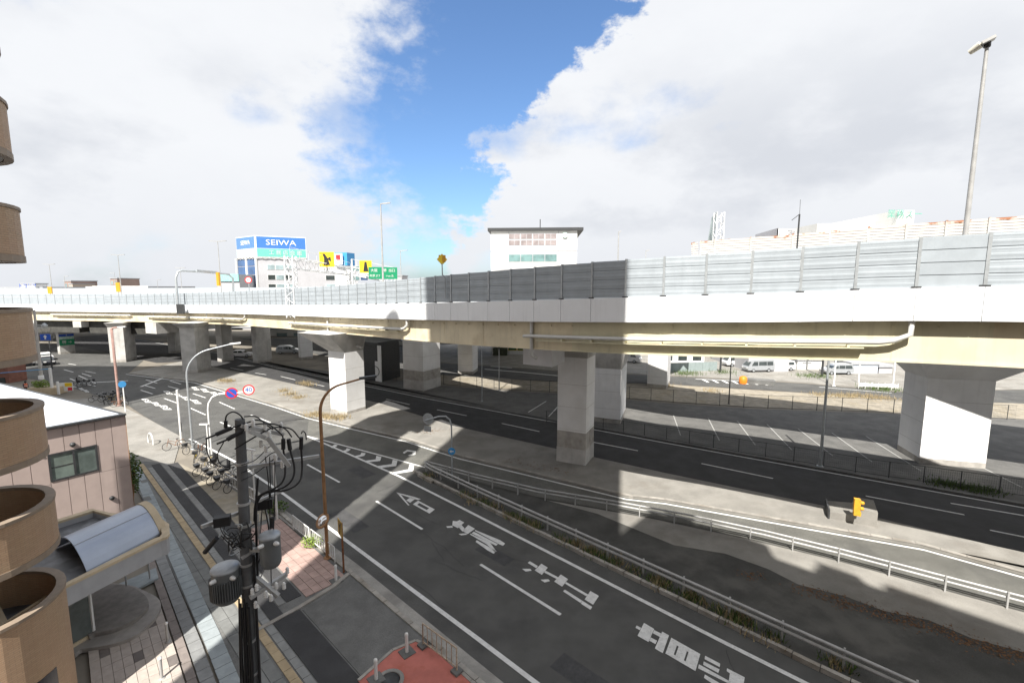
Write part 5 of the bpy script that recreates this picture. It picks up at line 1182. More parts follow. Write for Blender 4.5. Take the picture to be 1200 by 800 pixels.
for a, m_ in ((t0 + .09, GLASSG), ((t0 + t1) / 2 + .04, WG)): MB().obox(onwall(a, WZ0 + .09), pdir * ((t1 - t0) / 2 - .13), outv * .035, (0, 0, WZ1 - WZ0 - .18)).build('pane', mat('window_greengrey', (.12, .15, .14), .12, var=.3, scale=1.5, spec=.6) if m_ is GLASSG else m_, wfo)
MB().obox(onwall((t0 + t1) / 2 + .04, WZ0 + .75), pdir * ((t1 - t0) / 2 - .13), outv * .05, (0, 0, .05)).build('window_rail', DARKM, wfo)
for t_, z in ((2.46, 5.12), (3.96, 5.12), (1.02, 1.37)): MB().lathe([(.13, 0), (.12, .1), (.05, .15), (0, .16)], onwall(t_, z, .05), 12, outv).build('vent_hood', DARKM, pb)
rfz = 6.27; rf = MB(); pc0 = pk0 + outv * .12 - pdir2 * .12 
q = [pc0 - pdir * .0, pc0 + pdir * 11.2, pc0 + pdir * 11.2 + pdir2 * 27.3, pc0 + pdir2 * 27.3]
rf.prism(q, rfz, rfz + .1); rf.build('roof_edge', DARKM, pb)
ins = [q[0] + pdir * .25 + pdir2 * .25, q[1] + pdir2 * .25, q[2] - pdir2 * .2, q[3] + pdir * .25 - pdir2 * .2]
MB().frustum([lvl(p, rfz + .102) for p in ring(ins, 0)], [lvl(p, rfz + .14) for p in ring(ins, 0, -.1)]).build('roof_shade_strip', mat('roof_shade_blue', (.45, .49, .56), .5, var=.06), pb)  # shade along the roof edge, put into a grey blue strip
ins2 = [q[0] + pdir * 1.3 + pdir2 * 1.3, q[1] + pdir2 * 1.3, q[2] + pdir2 * -.6, q[3] + pdir * .8 - pdir2 * .6]
MB().frustum([lvl(p, rfz + .142) for p in ring(ins2, 0)], [lvl(p, rfz + .34) for p in ring(ins2, 0, -.8)]).build('roof', ROOFW, pb)
MB().obox(pk0 - pdir2 * .02 + outv * .02, pdir2 * .12, outv * .05, (0, 0, 6.25)).build('corner_trim', BROWNP, pb)

# ------------------------------------------------------------------ plants
def leaf_cloud(c, rad, n, size, seed, flat=1.0):
    r_ = random.Random(seed); mb = MB(); c = Vector(c)
    for _ in range(n):
        v = Vector((r_.gauss(0, 1), r_.gauss(0, 1), r_.gauss(0, 1))).normalized() * (r_.random() ** .45); p = c + Vector((v.x * rad[0], v.y * rad[1], v.z * rad[2]))
        a = Vector((r_.gauss(0, 1), r_.gauss(0, 1), r_.gauss(0, .6))).normalized() * size * r_.uniform(.6, 1.3); b = a.cross(Vector((r_.gauss(0, 1), r_.gauss(0, 1), r_.gauss(0, 1)))).normalized() * size * .5
        mb.face([p - a, p + b, p + a, p - b])
    return mb
def shrub(c, rad, n, size, label, m, seed, stem=True):
    t = thing('shrub', (c[0], c[1], 0), label, 'shrub'); leaf_cloud(c, rad, n, size, seed).build('foliage', m, t)
    sm = MB(); r_ = random.Random(seed)
    for _ in range(6): sm.tube([Vector((c[0], c[1], .03)), Vector((c[0] + r_.uniform(-.5, .5) * rad[0], c[1] + r_.uniform(-.5, .5) * rad[1], c[2] + rad[2] * .4))], .02, 5, r2=.008)
    sm.build('stem', BROWNP, t)
b = pk0 + Vector((-1.1, 1.25, 0)); shrub((b.x, b.y, 2.1), (.5, .7, 1.5), 700, .12, 'dark green bush at the corner of the pink building', LEAF, 5)
b = GP(366, 640); shrub((b.x, b.y, .32), (.62, .5, .32), 450, .06, 'bright green shrub beside the brown lamp post', LEAFB, 6)
b = GP(322, 600); shrub((b.x, b.y, .35), (.9, .6, .4), 350, .09, 'low green weeds behind the utility pole', LEAF, 8)
b = GP(180, 628); shrub((b.x - .4, b.y + .6, .3), (.8, .4, .35), 250, .08, 'small weeds at the end of the canopy', LEAF, 9)
def tufts(name, spots_, n, h, m, seed, label):
    r_ = random.Random(seed); mb = MB()
    for c, rad in spots_:
        for _ in range(n):
            x, y = c.x + r_.gauss(0, rad), c.y + r_.gauss(0, rad); a = r_.uniform(0, 6.28); hh = h * r_.uniform(.4, 1.2); w = .015 + .02 * r_.random(); d_ = Vector((math.cos(a), math.sin(a), 0)); lean = Vector((r_.gauss(0, .3), r_.gauss(0, .3), 1)) * hh
            p = Vector((x, y, c.z)); mb.face([p - d_ * w, p + d_ * w, p + lean])
    o = mb.build(name, m); tag(o, label, 'grass', kind='stuff'); return o
gp_ = [P(s_, 19.45 + random.uniform(-.05, .15), .08) for s_ in [random.triangular(-2, 29, 8) for _ in range(46)]]
tufts('weeds', [(p, .20) for p in gp_], 34, .30, LEAF, 21, 'green weeds along the guardrail kerb of the gore')
tufts('dry_weeds', [(p + Vector((random.gauss(0, .3), random.gauss(0, .2), 0)), .2) for p in gp_], 26, .34, DRY, 22, 'dry stalks along the guardrail kerb of the gore')
tufts('dry_grass', [(GP(x, y, .14), .5) for x, y in [(375, 487), (384, 488.5), (392, 489.5), (400, 490), (366, 486), (340, 462), (332, 458), (268, 447), (262, 446), (350, 466), (356, 449), (362, 451)]], 170, .42, DRY, 23, 'dry tawny grass round the sunlit pier foot')
tufts('dry_grass', [(GP(x, y, .0), .7) for x, y in [(978, 464), (990, 464.5), (1003, 464), (1012, 465), (1025, 466), (1040, 467), (960, 463), (832, 458), (780, 452)]], 130, .5, DRY, 24, 'dry grass on the verge behind the back fence')
tufts('verge_grass', [(GP(x, y, .0), .45) for x, y in [(1100, 566), (1112, 568), (1130, 571), (1145, 573), (1158, 575)]], 170, .3, LEAF, 25, 'green weeds at the foot of the wire fence by the broad pier')
tufts('verge_grass', [(GP(x, y, .0), 1.0) for x, y in [(1020, 455), (1030, 456), (1040, 456.5), (800, 438), (810, 438), (850, 437), (945, 441), (960, 441.5)]], 160, .7, LEAF, 26, 'green verge grass beyond the far road')
def litter(spots_, n, seed, label):
    r_ = random.Random(seed); mb = MB()
    for c, rad in spots_:
        for _ in range(n):
            p = Vector((c.x + r_.gauss(0, rad * 1.6), c.y + r_.gauss(0, rad), c.z + r_.uniform(.004, .03))); a = r_.uniform(0, 6.28); s_ = r_.uniform(.02, .06); u = Vector((math.cos(a), math.sin(a), r_.gauss(0, .3))) * s_; v = Vector((-math.sin(a), math.cos(a), r_.gauss(0, .3))) * s_ * .7
            mb.face([p - u, p + v, p + u, p - v])
    o = mb.build('leaf_litter', LITTER); tag(o, label, 'leaves', kind='stuff')
litter([(GP(x, y, .075), .22) for x, y in [(945, 690), (965, 697), (985, 705), (1000, 710), (1025, 716), (1050, 723), (1065, 728), (1090, 734), (1110, 740), (1135, 750), (1150, 757), (1165, 760), (1180, 766), (1195, 768), (880, 674)]], 75, 31, 'brown dead leaves drifted across the gore island')
litter([(GP(x, y, .14), .35) for x, y in [(505, 505), (512, 503), (498, 507), (640, 548), (655, 552), (600, 540), (620, 545), (275, 450), (265, 449)]], 60, 32, 'dead leaves and dirt on the median')

# ------------------------------------------------------------------ things on the deck: lamps, gantries, signs
def deck_lamp(pxx, topy, D, label, head=1, r=.09, basey=None, m=RAIL, two=False, hd=.9):
    top = AT(pxx, topy, D); base = Vector((top.x, D, 10.0 if D > 60 else 12.0)); t = thing('deck_lamp', tuple(base), label, 'street lamp', 'lamps on the elevated road')
    MB().tube([base, top], r * 1.3, 8, r2=r * .7).build('pole', m, t)
    for sgn in ((head, -head) if two else (head,)):
        MB().beam(top + Vector((0, 0, .0)), top + Vector((sgn * hd, 0, .12)), .22, .12).build('lamp_head', m, t)
    return t
deck_lamp(446, 239, 54, 'tall pale lamp rising above the yellow and green deck signs', 1, .1, hd=1.1)
deck_lamp(255, 283, 86, 'thin deck lamp left of the blue billboard', 1, .08, hd=1.6, two=True)
deck_lamp(138, 299, 98, 'thin deck lamp above the lattice car park', 1, .08, hd=1.4, two=True)
deck_lamp(57.5, 310, 112, 'thin twin deck lamp far at the left', 1, .08, hd=1.4, two=True)
deck_lamp(211, 314, 125, 'distant deck lamp behind the grey arch', 1, .07, hd=1.4, two=True)
deck_lamp(184, 328, 150, 'very distant lamp right of the lattice car park', 1, .07, hd=1.2)
deck_lamp(75, 324, 140, 'very distant lamp behind the brown towers', 1, .07, hd=1.4)
deck_lamp(134, 320, 150, 'very distant lamp beside the brown tower top', -1, .07, hd=1.4)
deck_lamp(469, 294, 78, 'short pale lamp right of the tall deck lamp', 1, .07, hd=1.2)
deck_lamp(725, 272, 62, 'slim lamp right of the white office block', 1, .1, hd=.3)
deck_lamp(757, 294, 70, 'small distant lamp head right of the slim lamp', 1, .06, hd=.5)
# big lamp at right
bl_t = AT(1157, 52, 18.6); bl_b = AT(1131, 277, 18.6); t = thing('deck_lamp', (bl_b.x, 18.6, 13), 'large pale lamp post with a two part head high at the right', 'street lamp', 'lamps on the elevated road')
MB().tube([Vector((bl_b.x - .03, 18.6, 13.0)), bl_b, bl_t], .125, 14, r2=.06).build('pole', RAIL, t)
MB().lathe([(.02, -.18), (.11, -.1), (.11, .08), (0, .1)], bl_t, 12).build('collar', DARKM, t)
h0, h1, h2 = AT(1166, 44, 18.4), AT(1150, 52, 18.6), AT(1136, 62, 18.9)
MB().beam(h0, h1, .34, .10).build('lamp_head', RAIL, t); MB().tube([h1 + (h2 - h1) * .05, h1.lerp(h2, .4), h1.lerp(h2, .8), h2], .14, 10, r2=.10).build('lamp_glass', mat('lamp_diffuser', (.62, .60, .52), .4, var=.1), t)
# grey arch with amber lights at left
aN, aF = AT(208.5, 357, 77.5), AT(273, 342, 88)
t = thing('sign_arch', tuple(aN), 'grey pipe arch over the left deck carrying an amber warning light', 'gantry')
topN, topF = AT(206, 326, 77.5), AT(273, 326, 88); bN, bF = AT(213, 317, 78.4), AT(268, 321.5, 87.4)
MB().tube([aN - Vector((0, 0, .6)), topN, topN.lerp(bN, .4) + Vector((0, 0, .55)), bN, bN.lerp(bF, .5) + Vector((0, 0, .1)), bF, topF, aF - Vector((0, 0, 2))], .19, 8).build('arch_pipe', POSTM, t)
MB().box(aN + Vector((.5, -.2, -1.5)), (1.1, .4, 1.6)).build('base_bracket', DARKM, t)
al = AT(257, 327, 83); MB().box((al.x, al.y - .3, al.z - 1.2), (.65, .3, 2.4), -.4).build('amber_light', AMBER, t); MB().beam(AT(230, 317.5, 80.5), AT(254, 319.5, 84), .35, .45).build('sign_back', POSTM, t)
for x, y0, y1, D, lab in [(139, 331, 342, 97, 'amber warning light on the deck above the left pier'), (59, 336, 344, 100, 'amber warning light far along the left deck')]:
    c0 = AT(x, y1, D); t = thing('warning_light', tuple(c0), lab, 'warning light'); MB().box(c0, (.7, .3, AT(x, y0, D).z - c0.z), .3).build('housing', AMBER, t); MB().tube([c0 - Vector((0, 0, 2)), c0], .08, 6).build('pole', POSTM, t)
# speed sign on the left deck
c0 = AT(291, 328, 70); t = thing('traffic_sign', tuple(c0), 'small round speed sign above the deck barrier left of the truss', 'road sign'); disc_sign(t, c0, (.3, -.95, 0), .5, RED, WHITEP, '60', .55, BLUE, face_r=.72); MB().tube([c0 + Vector((0, .06, 0)), c0 - Vector((0, -.06, 3.4))], .06, 6).build('pole', POSTM, t)
# lattice gantry
def lattice(mb, a, b, w, n, r=.045, e1=None, e2=None):
    t_ = (b - a).normalized(); e1 = e1 or Vector((1, 0, 0)); e2 = e2 or t_.cross(e1).normalized(); cs = [e1 * w / 2 * i_ + e2 * w / 2 * j_ for i_, j_ in ((-1, -1), (1, -1), (1, 1), (-1, 1))]
    for c_ in cs: mb.tube([a + c_, b + c_], r * 1.6, 6)
    for k in range(n):
        p0, p1 = a.lerp(b, k / n), a.lerp(b, (k + 1) / n)
        for j in range(4): mb.tube([p0 + cs[j if k % 2 else (j + 1) % 4], p1 + cs[(j + 1) % 4 if k % 2 else j]], r, 4)
    return mb
GW = mat('gantry_white', (.68, .69, .70), .5, var=.06)
gN0, gN1 = AT(343, 372, 57.5), AT(340, 300, 57.5); gF1 = AT(411, 316, 76); gF0 = Vector((gF1.x, gF1.y, 10.5))
t = thing('sign_gantry', tuple(gN0), 'white lattice gantry spanning the deck in front of the grey office block', 'gantry', 'sign gantries')
lattice(MB(), gN0, gN1, 1.0, 9).build('near_column', GW, t); lattice(MB(), gF0, gF1, 1.0, 8).build('far_column', GW, t)
lattice(MB(), gN1 - Vector((0, 0, .9)), gF1 - Vector((0, 0, .3)), 1.2, 14, e1=Vector((0, 0, 1))).build('truss', GW, t)
rl = MB()
for u in range(9):
    p_ = gN1.lerp(gF1, u / 8); rl.tube([p_, p_ + Vector((0, 0, 1.1))], .025, 4)
rl.tube([gN1 + Vector((0, 0, 1.1)), gF1 + Vector((0, 0, 1.1))], .025, 4); rl.build('catwalk_rail', GW, t)
def panel_sign(parent, c, n, w, h, m, name='sign_panel', frame=None):
    n = Vector(n).normalized(); ex = Vector((0, 0, 1)).cross(n).normalized(); c = Vector(c)
    o = MB().obox(c - ex * w / 2 - Vector((0, 0, h / 2)) - n * .06, ex * w, n * .06, (0, 0, h)).build(name, m, parent); return o, ex, n
def merge_mark(parent, c, ex, n, s_, slant):
    n_ = n * .012; uz = Vector((0, 0, 1)); f_ = lambda a, b: c + n_ + ex * a * s_ + uz * b * s_
    MB().face([f_(-.22, -.42), f_(.22, -.42), f_(.13 + slant * .3, .1), f_(.09 + slant, .42), f_(-.09 + slant, .42), f_(-.13 + slant * .3, .1)]).build('sign_mark', LETTER, parent)
NS = Vector((.15, -.98, 0))
c0 = AT(383, 304, 66); o, ex, n = panel_sign(t, c0, NS, 2.0, 2.1, YELL); merge_mark(o, c0 + n * .005, ex, n, 1.9, -.22)
MB().face([c0 + n * .02 + ex * a + Vector((0, 0, b)) for a, b in ((.0, .1), (.62, -.35), (.5, .4))]).build('sign_mark', LETTER, o)
c1 = AT(383, 315, 66); o, ex, n = panel_sign(t, c1, NS, 2.0, .5, WHITEP, 'sub_panel'); text('この先合流', .34, o, LETTER, c1 + n * .01, ex, (0, 0, 1), depth=.004)
h0_, h1_ = AT(413, 324, 70), AT(463, 332, 72); t = thing('sign_gantry', tuple(AT(413, 340, 70)), 'second sign gantry holding a yellow merge sign and a green direction board', 'gantry', 'sign gantries')
mb = MB()
mb.tube([Vector((h0_.x, 70, 10)), h0_ + Vector((0, 0, 2.6))], .13, 8); mb.tube([Vector((h1_.x, 72, 10)), h1_ + Vector((0, 0, 1.6))], .13, 8); mb.build('column', GW, t)
mb = MB(); mb.tube([h0_ + Vector((0, 0, .2)), h1_], .1, 6); mb.tube([h0_ + Vector((0, 0, 1.4)), h1_ + Vector((0, 0, 1.2))], .1, 6)
for u in range(11): mb.tube([h0_.lerp(h1_, u / 10) + Vector((0, 0, .2)), h0_.lerp(h1_, min(1, (u + 1) / 10)) + Vector((0, 0, 1.3))], .045, 4)
mb.tube([h0_ + Vector((0, 0, 2.6)), h1_ + Vector((0, 0, 2.4))], .03, 4); mb.build('truss', GW, t)
c0 = AT(428.5, 312.5, 69); o, ex, n = panel_sign(t, c0, NS, 1.75, 1.8, YELL); merge_mark(o, c0 + n * .005, ex, n, 1.7, .0)
c1 = AT(428.5, 322, 69); o, ex, n = panel_sign(t, c1, NS, 1.75, .42, WHITEP, 'sub_panel'); text('この先合流', .3, o, LETTER, c1 + n * .01, ex, (0, 0, 1), depth=.004)
c0 = AT(449, 320, 69); o, ex, n = panel_sign(t, c0, Vector((.45, -.9, 0)), 4.2, 1.75, GREEN)
for a, b, s_, tx in ((-1.3, .35, .5, '大阪'), (.9, .38, .5, '堺  出口'), (-1.2, -.4, .4, '松原 JCT'), (.95, -.42, .36, '1 km 先')): text(tx, s_, o, WHITEP, c0 + n * .01 + ex * a + Vector((0, 0, b)), ex, (0, 0, 1), depth=.004)
# yellow diamond on bent pole at near barrier
i = st(522); b0 = ept(i, -.06, .0); c0 = AT(518, 304, b0.y); t = thing('traffic_sign', tuple(b0), 'small yellow diamond sign on a bent pole above the grey barrier', 'road sign')
MB().tube([b0 + Vector((0, -.05, .3)), b0 + Vector((0, -.05, 1.9)), AT(518.5, 322, b0.y - .2), c0 - Vector((0, 0, .3))], .045, 7).build('pole', POSTM, t)
o = MB().lathe([(0, -.015), (.42, -.015), (.42, .015), (0, .015)], c0, 4, (.55, -.83, 0), False).build('sign_panel', YELL, t); o2 = MB().box((c0.x, c0.y + .06, c0.z - .18), (.5, .14, .5), .3).build('sign_lamp', AMBER, t)
# truss sign seen edge on at right
s0, s1 = AT(841, 300, 40), AT(843, 249, 40); t = thing('sign_gantry', tuple(s0), 'white lattice mast with a sign board seen from behind, left of the rooftop letters', 'gantry', 'sign gantries')
lattice(MB(), s0 - Vector((0, 0, 3)), s1, .62, 12, .03).build('near_column', GW, t)
sb = [AT(828, 290, 42), AT(836, 292, 40.6), AT(840, 248, 40.6), AT(834, 255, 42)]; MB().frustum([p for p in sb], [p + Vector((.05, .12, 0)) for p in sb]).build('sign_board', mat('sign_back_grey', (.40, .46, .45), .5, var=.1), t)
# mast on deck
m0, m1 = AT(934, 288, 27), AT(937, 251, 27); t = thing('camera_mast', tuple(m0), 'thin dark mast with a side arm beside the rooftop letters', 'mast'); MB().tube([m0 - Vector((0, 0, 2)), m1], .045, 8).build('pole', DARKM, t); MB().tube([m1, AT(928, 258, 26.5)], .02, 5).build('arm', DARKM, t); MB().tube([m1, AT(938, 234, 27)], .012, 4).build('antenna', DARKM, t)

# ------------------------------------------------------------------ buildings beyond
def windows(root, o, ex, n, rows, cols_, w, h, m=GLASSL, frame=None, dz=None, depth=.06):
    """rows: list of sill heights above o, cols_: list of positions along ex"""
    for z in rows:
        for c_ in cols_:
            f_ = MB().obox(o + ex * (c_ - .08) + Vector((0, 0, z - .08)), ex * (w + .16), n * depth, (0, 0, h + .16)).build('window', frame or GREYW, root)
            MB().obox(o + ex * c_ + Vector((0, 0, z)), ex * w, n * (depth + .03), (0, 0, h)).build('pane', m, f_)
# white office block
D0 = 95
a, b, c_ = AT(576, 420, D0), AT(674, 420, D0 - 1), AT(684, 420, D0 + 6); top = AT(576, 271, D0).z
wb = thing('office_block', (a.x, a.y, 0), 'white office block with a dark flat roof slab rising behind the deck', 'building')
a, b, c_ = lvl(a, 0), lvl(b, 0), lvl(c_, 0); fx = (b - a).normalized(); wbn = Vector((fx.y, -fx.x, 0)); L_ = (b - a).length; sdv = c_ - b
MB().obox(a, b - a, wbn * -14, (0, 0, top)).build('wall', BWHITE, wb)
MB().frustum([lvl(p, top + .002) for p in (a - fx * .6 + wbn * .5, b + fx * 1.2 + wbn * .5, b + fx * 1.2 - wbn * 14.5, a - fx * .6 - wbn * 14.5)], [lvl(p, top + .6) for p in (a - fx * .6 + wbn * .5, b + fx * 1.2 + wbn * .5, b + fx * 1.2 - wbn * 14.5, a - fx * .6 - wbn * 14.5)]).build('roof', DARKM, wb)
def zz(y): return AT(620, y, D0).z
def xx(x): return (AT(x, 290, D0).x - a.x)
for j in range(4):
    x0 = xx(596.5) + (xx(653) - xx(596.5)) * j / 4; w_ = (xx(653) - xx(596.5)) / 4 - .15
    windows(wb, a, fx, wbn, [zz(306.5)], [x0], w_, zz(298.5) - zz(306.5), GLASSG)
    for jj in range(2):
        windows(wb, a, fx, wbn, [zz(287.5), zz(280)], [x0 + jj * w_ / 2], w_ / 2 - .12, zz(282) - zz(287.5), mat('pinkish_glass', (.30, .26, .26), .2, var=.25, scale=.6), BGREY)
for y in (294.5, 316): MB().obox(a + Vector((0, 0, zz(y))) - fx * .02, fx * (L_ + .04), wbn * .08, (0, 0, .25)).build('string_course', BGREY, wb)
for x in (596, 653.5): MB().obox(a + fx * xx(x) + Vector((0, 0, 0)), fx * .12, wbn * .05, (0, 0, top - .05)).build('wall_joint', BGREY, wb)
lg = AT(662, 276, D0 - 1); text('●', 1.4, wb, mat('pale_mint_emblem', (.52, .68, .62), .5), Vector((lg.x, lg.y - .2, lg.z)), fx, (0, 0, 1), depth=.02); MB().tube([a + fx * 10 - wbn * 5 + Vector((0, 0, top)), a + fx * 10 - wbn * 5 + Vector((0, 0, top + 3))], .1, 6).build('antenna', DARKM, wb)
windows(wb, a, fx, wbn, [.9], [xx(596) + 1.9 * k for k in range(5)], 1.6, 2.6, mat('shop_green_glass', (.05, .12, .06), .12, var=.5, scale=1), YELL)
MB().obox(a + fx * .5 + wbn * .7, fx * 2.9, wbn * 1.0, (0, 0, 1.5)).build('hedge_box', mat('dark_olive', (.07, .08, .05), .8, var=.3), wb)
# grey office block with the big roof sign
D1 = 158
e0 = AT(280, 340, D1 + 8); e1 = AT(303.5, 340, D1); e2 = AT(420, 340, D1 + 14); ht = AT(303.5, 303, D1).z
sg = thing('office_block', (e1.x, e1.y, 0), 'grey office block with blue glazed end under a big blue and green roof sign', 'building')
e0, e1, e2 = lvl(e0, 0), lvl(e1, 0), lvl(e2, 0); u1 = (e0 - e1); u2 = (e2 - e1); n1 = Vector((u1.y, -u1.x, 0)).normalized(); n1 = n1 if n1.y < 0 else -n1; n2 = Vector((u2.y, -u2.x, 0)).normalized(); n2 = n2 if n2.y < 0 else -n2
MB().frustum([lvl(p, 0) for p in (e1, e2, e2 + u1, e0)], [lvl(p, ht) for p in (e1, e2, e2 + u1, e0)]).build('wall', BGREY, sg)
u1n, u2n = u1.normalized(), u2.normalized(); L1 = u1.length
for k in range(2):
    for r_ in range(8): MB().obox(e1 + u1n * (L1 * (.06 + .49 * k)) + Vector((0, 0, ht - 2.3 - 3 * r_)), u1n * L1 * .40, n1 * .1, (0, 0, 2.75)).build('window', GLASSB, sg)
for u in (-.0, .47, .97): MB().obox(e1 + u1n * (L1 * u - .15) + n1 * .1, u1n * .55, n1 * .5, (0, 0, ht + .5)).build('mullion', BWHITE, sg)
for r_, y in enumerate((313, 325, 336)):
    zr = AT(315, y + 2.5, D1).z
    for k, (u, w_, m_) in enumerate([(3, 2.2, GLASSD if r_ else GLASSL), (5.5, 2.4, GLASSL), (8.3, 2.4, GLASSD if r_ == 1 else GLASSL), (21.5, 3.0, GLASSD if r_ == 1 else GLASSL), (25, 3.2, GLASSL), (30.5, 2.6, GLASSG), (33.5, 2.6, GLASSB if r_ == 1 else GLASSL)]):
        windows(sg, e1, u2n, n2, [zr], [u], w_, 1.6, m_, BWHITE, depth=.08)
# roof sign box on a lattice
zs0, zs1 = AT(303, 301, D1).z, AT(303, 276, D1).z; r0 = e1 + n2 * .2 + n1 * .2; LS = (AT(356, 300, D1 + 6) - e1).length * .93 if False else 15.6
sgn = thing('roof_billboard', tuple(lvl(e1, ht)), 'blue and green company billboard on the roof of the grey office block', 'billboard')
fr = MB()
for k in range(7):
    for base_, dv_, LL in ((r0, u2n, LS), (r0, u1n, L1 * .92)): fr.tube([lvl(base_ + dv_ * LL * k / 6, ht), lvl(base_ + dv_ * LL * min(6, k + 1) / 6, zs0)], .14, 4); fr.tube([lvl(base_ + dv_ * LL * k / 6, zs0), lvl(base_ + dv_ * LL * min(6, k + 1) / 6, ht)], .14, 4)
fr.build('support_frame', PIERG, sgn)
zm = zs0 + (zs1 - zs0) * .42
for dv_, nv_, LL, blm in ((u2n, n2, LS, SBLUE), (u1n, n1, L1 * .92, mat('billboard_light_blue', (.10, .22, .55), .5))):
    f_ = MB().obox(lvl(r0, zs0), dv_ * LL, nv_ * .12, (0, 0, zs1 - zs0)).build('billboard_frame', WHITEP, sgn)
    MB().obox(lvl(r0 + dv_ * .35 + nv_ * .1, zm), dv_ * (LL - .5), nv_ * .06, (0, 0, zs1 - zm - .25)).build('upper_panel', blm, sgn)
    MB().obox(lvl(r0 + dv_ * .35 + nv_ * .1, zs0 + .15), dv_ * (LL - .5), nv_ * .06, (0, 0, zm - zs0 - .3)).build('lower_panel', MINT if dv_ is u2n else mat('billboard_pale_mint', (.45, .66, .60), .5), sgn)
    ex_ = dv_ if dv_ is u2n else -dv_
    text('SEIWA', 2.6 if dv_ is u2n else 2.2, sgn, WHITEP, lvl(r0 + dv_ * LL * (.5) + nv_ * .2, (zm + zs1) / 2 - .15), ex_, (0, 0, 1), depth=.03, sx=1.25 if dv_ is u2n else 1.0)
    text('工 務 店 会 館' if dv_ is u2n else '工務店', 1.7 if dv_ is u2n else 1.6, sgn, mat('pale_mint_letter', (.62, .78, .70), .5), lvl(r0 + dv_ * LL * (.58 if dv_ is u2n else .5) + nv_ * .2, (zm + zs0) / 2), ex_, (0, 0, 1), depth=.03)
# square advertising tower with a red mark
q0 = AT(392, 312, 140); q1_ = AT(408, 312, 140); z0_, z1_ = AT(392, 311, 140).z, AT(392, 296, 140).z
t = thing('billboard_tower', (q0.x, 140, 0), 'pale blue rooftop signboard with a red square behind the yellow sign', 'billboard')
MB().box(((q0.x + q1_.x) / 2, 142, 0), (4.5, 3, z0_)).build('tower', BWHITE, t); MB().box(((q0.x + q1_.x) / 2, 142, z0_), (5.2, 4, z1_ - z0_), -.25).build('sign_box', BLUEL, t)
cc = Vector(((q0.x + q1_.x) / 2 - .4, 139.5, (z0_ + z1_) / 2)); MB().box(cc + Vector((-.1, -.2, -1.7)), (2.8, .3, 3.3), -.25).build('sign_face', WHITEP, t); MB().box(cc + Vector((-.1, -.45, -.2)), (1.4, .2, 1.4), -.25).build('sign_mark', RED, t)
# low buildings along the horizon, left to right
def block(name, x0, x1, ytop, D, depth, m, label, win=None, yb=None, rz=0.0, roof=True, wm_=GLASSL):
    p0, p1 = AT(x0, ytop, D), AT(x1, ytop, D); t = thing(name, ((p0.x + p1.x) / 2, D, 0), label, 'building')
    MB().obox((p0.x, D, 0), (p1.x - p0.x, 0, 0), (0, depth, 0), (0, 0, p0.z)).build('wall', m, t)
    if roof: MB().obox((p0.x - .2, D - .2, p0.z + .002), (p1.x - p0.x + .4, 0, 0), (0, depth + .4, 0), (0, 0, .35)).build('roof', GREYW, t)
    if win:
        nr, nc = win; W_ = p1.x - p0.x
        for r_ in range(nr):
            for c in range(nc):
                f_ = MB().obox((p0.x + W_ * (c + .2) / nc, D - .06, p0.z - 2.6 - 3.2 * r_), (W_ * .6 / nc, 0, 0), (0, .06, 0), (0, 0, 1.6)).build('window', wm_, t)
    return t
block('warehouse', -60, 50, 337.5, 150, 20, BWHITE, 'long white warehouse on the far left horizon behind the deck', (1, 5))
t = block('sign_hut', 24, 41, 333, 149, 4, WHITEP, 'white rooftop signboard with blue lettering above the warehouse'); p_ = AT(32, 335, 148.8); text('トヨシマ', 1.5, t, BLUE, p_, (1, 0, 0), (0, 0, 1), depth=.02)
block('apartment_block', 75, 83, 329.5, 190, 12, BBROWN, 'brown tower with a stepped top on the left horizon', (3, 2)); block('apartment_block', 81, 85, 333, 188, 10, BBEIGE, 'narrow beige block beside the brown tower on the horizon', (2, 1))
block('apartment_block', 129, 137, 326.5, 200, 12, BBROWN, 'second brown tower poking above the lattice car park', (3, 2)); block('shop', 46, 92, 338, 170, 14, BBEIGE, 'flat beige building with a striped awning line on the left horizon', (1, 6)); block('shop', 84, 97, 340.5, 165, 10, mat('salmon_wall', (.58, .36, .26), .8), 'small salmon building between the towers and the car park', (1, 2))
cp = block('car_park', 100, 173, 335.5, 160, 24, BGREY, 'car park deck with a pale lattice screen on the horizon', None, roof=False)
p0, p1 = AT(108, 335.5, 159.4), AT(173, 335.5, 159.4)
lt = MB()
for k in range(30): lt.tube([Vector((p0.x + (p1.x - p0.x) * k / 30, 159.5, p0.z - 4)), Vector((p0.x + (p1.x - p0.x) * (k + 1) / 30, 159.5, p0.z))], .12, 4); lt.tube([Vector((p0.x + (p1.x - p0.x) * (k + 1) / 30, 159.5, p0.z - 4)), Vector((p0.x + (p1.x - p0.x) * k / 30, 159.5, p0.z))], .12, 4)
for z in (0, -1.3, -2.7, -4): lt.tube([Vector((p0.x, 159.4, p0.z + z)), Vector((p1.x, 159.4, p0.z + z))], .12, 4)
lt.build('lattice_screen', WHITEP, cp)
block('shop', 254, 280, 321.5, 150, 14, BGREY, 'grey building with a mint fascia beside the blue glazed tower', None, roof=False); p0, p1 = AT(257, 321.5, 149.5), AT(279, 321.5, 149.5)
tt = bpy.data.objects[max(o.name for o in bpy.data.objects if o.name.startswith('shop'))]
MB().obox((p0.x, 149.6, p0.z - 2.2), (p1.x - p0.x, 0, 0), (0, .3, 0), (0, 0, 2.3)).build('fascia', mat('mint_fascia', (.30, .60, .56), .4), tt)
block('shop', 413, 428, 333, 130, 10, BWHITE, 'white low roof under the green direction board', (1, 2), wm_=GLASSD); block('shop', 462, 471, 323.5, 150, 8, BGREY, 'small grey rooftop plant room right of the green board')
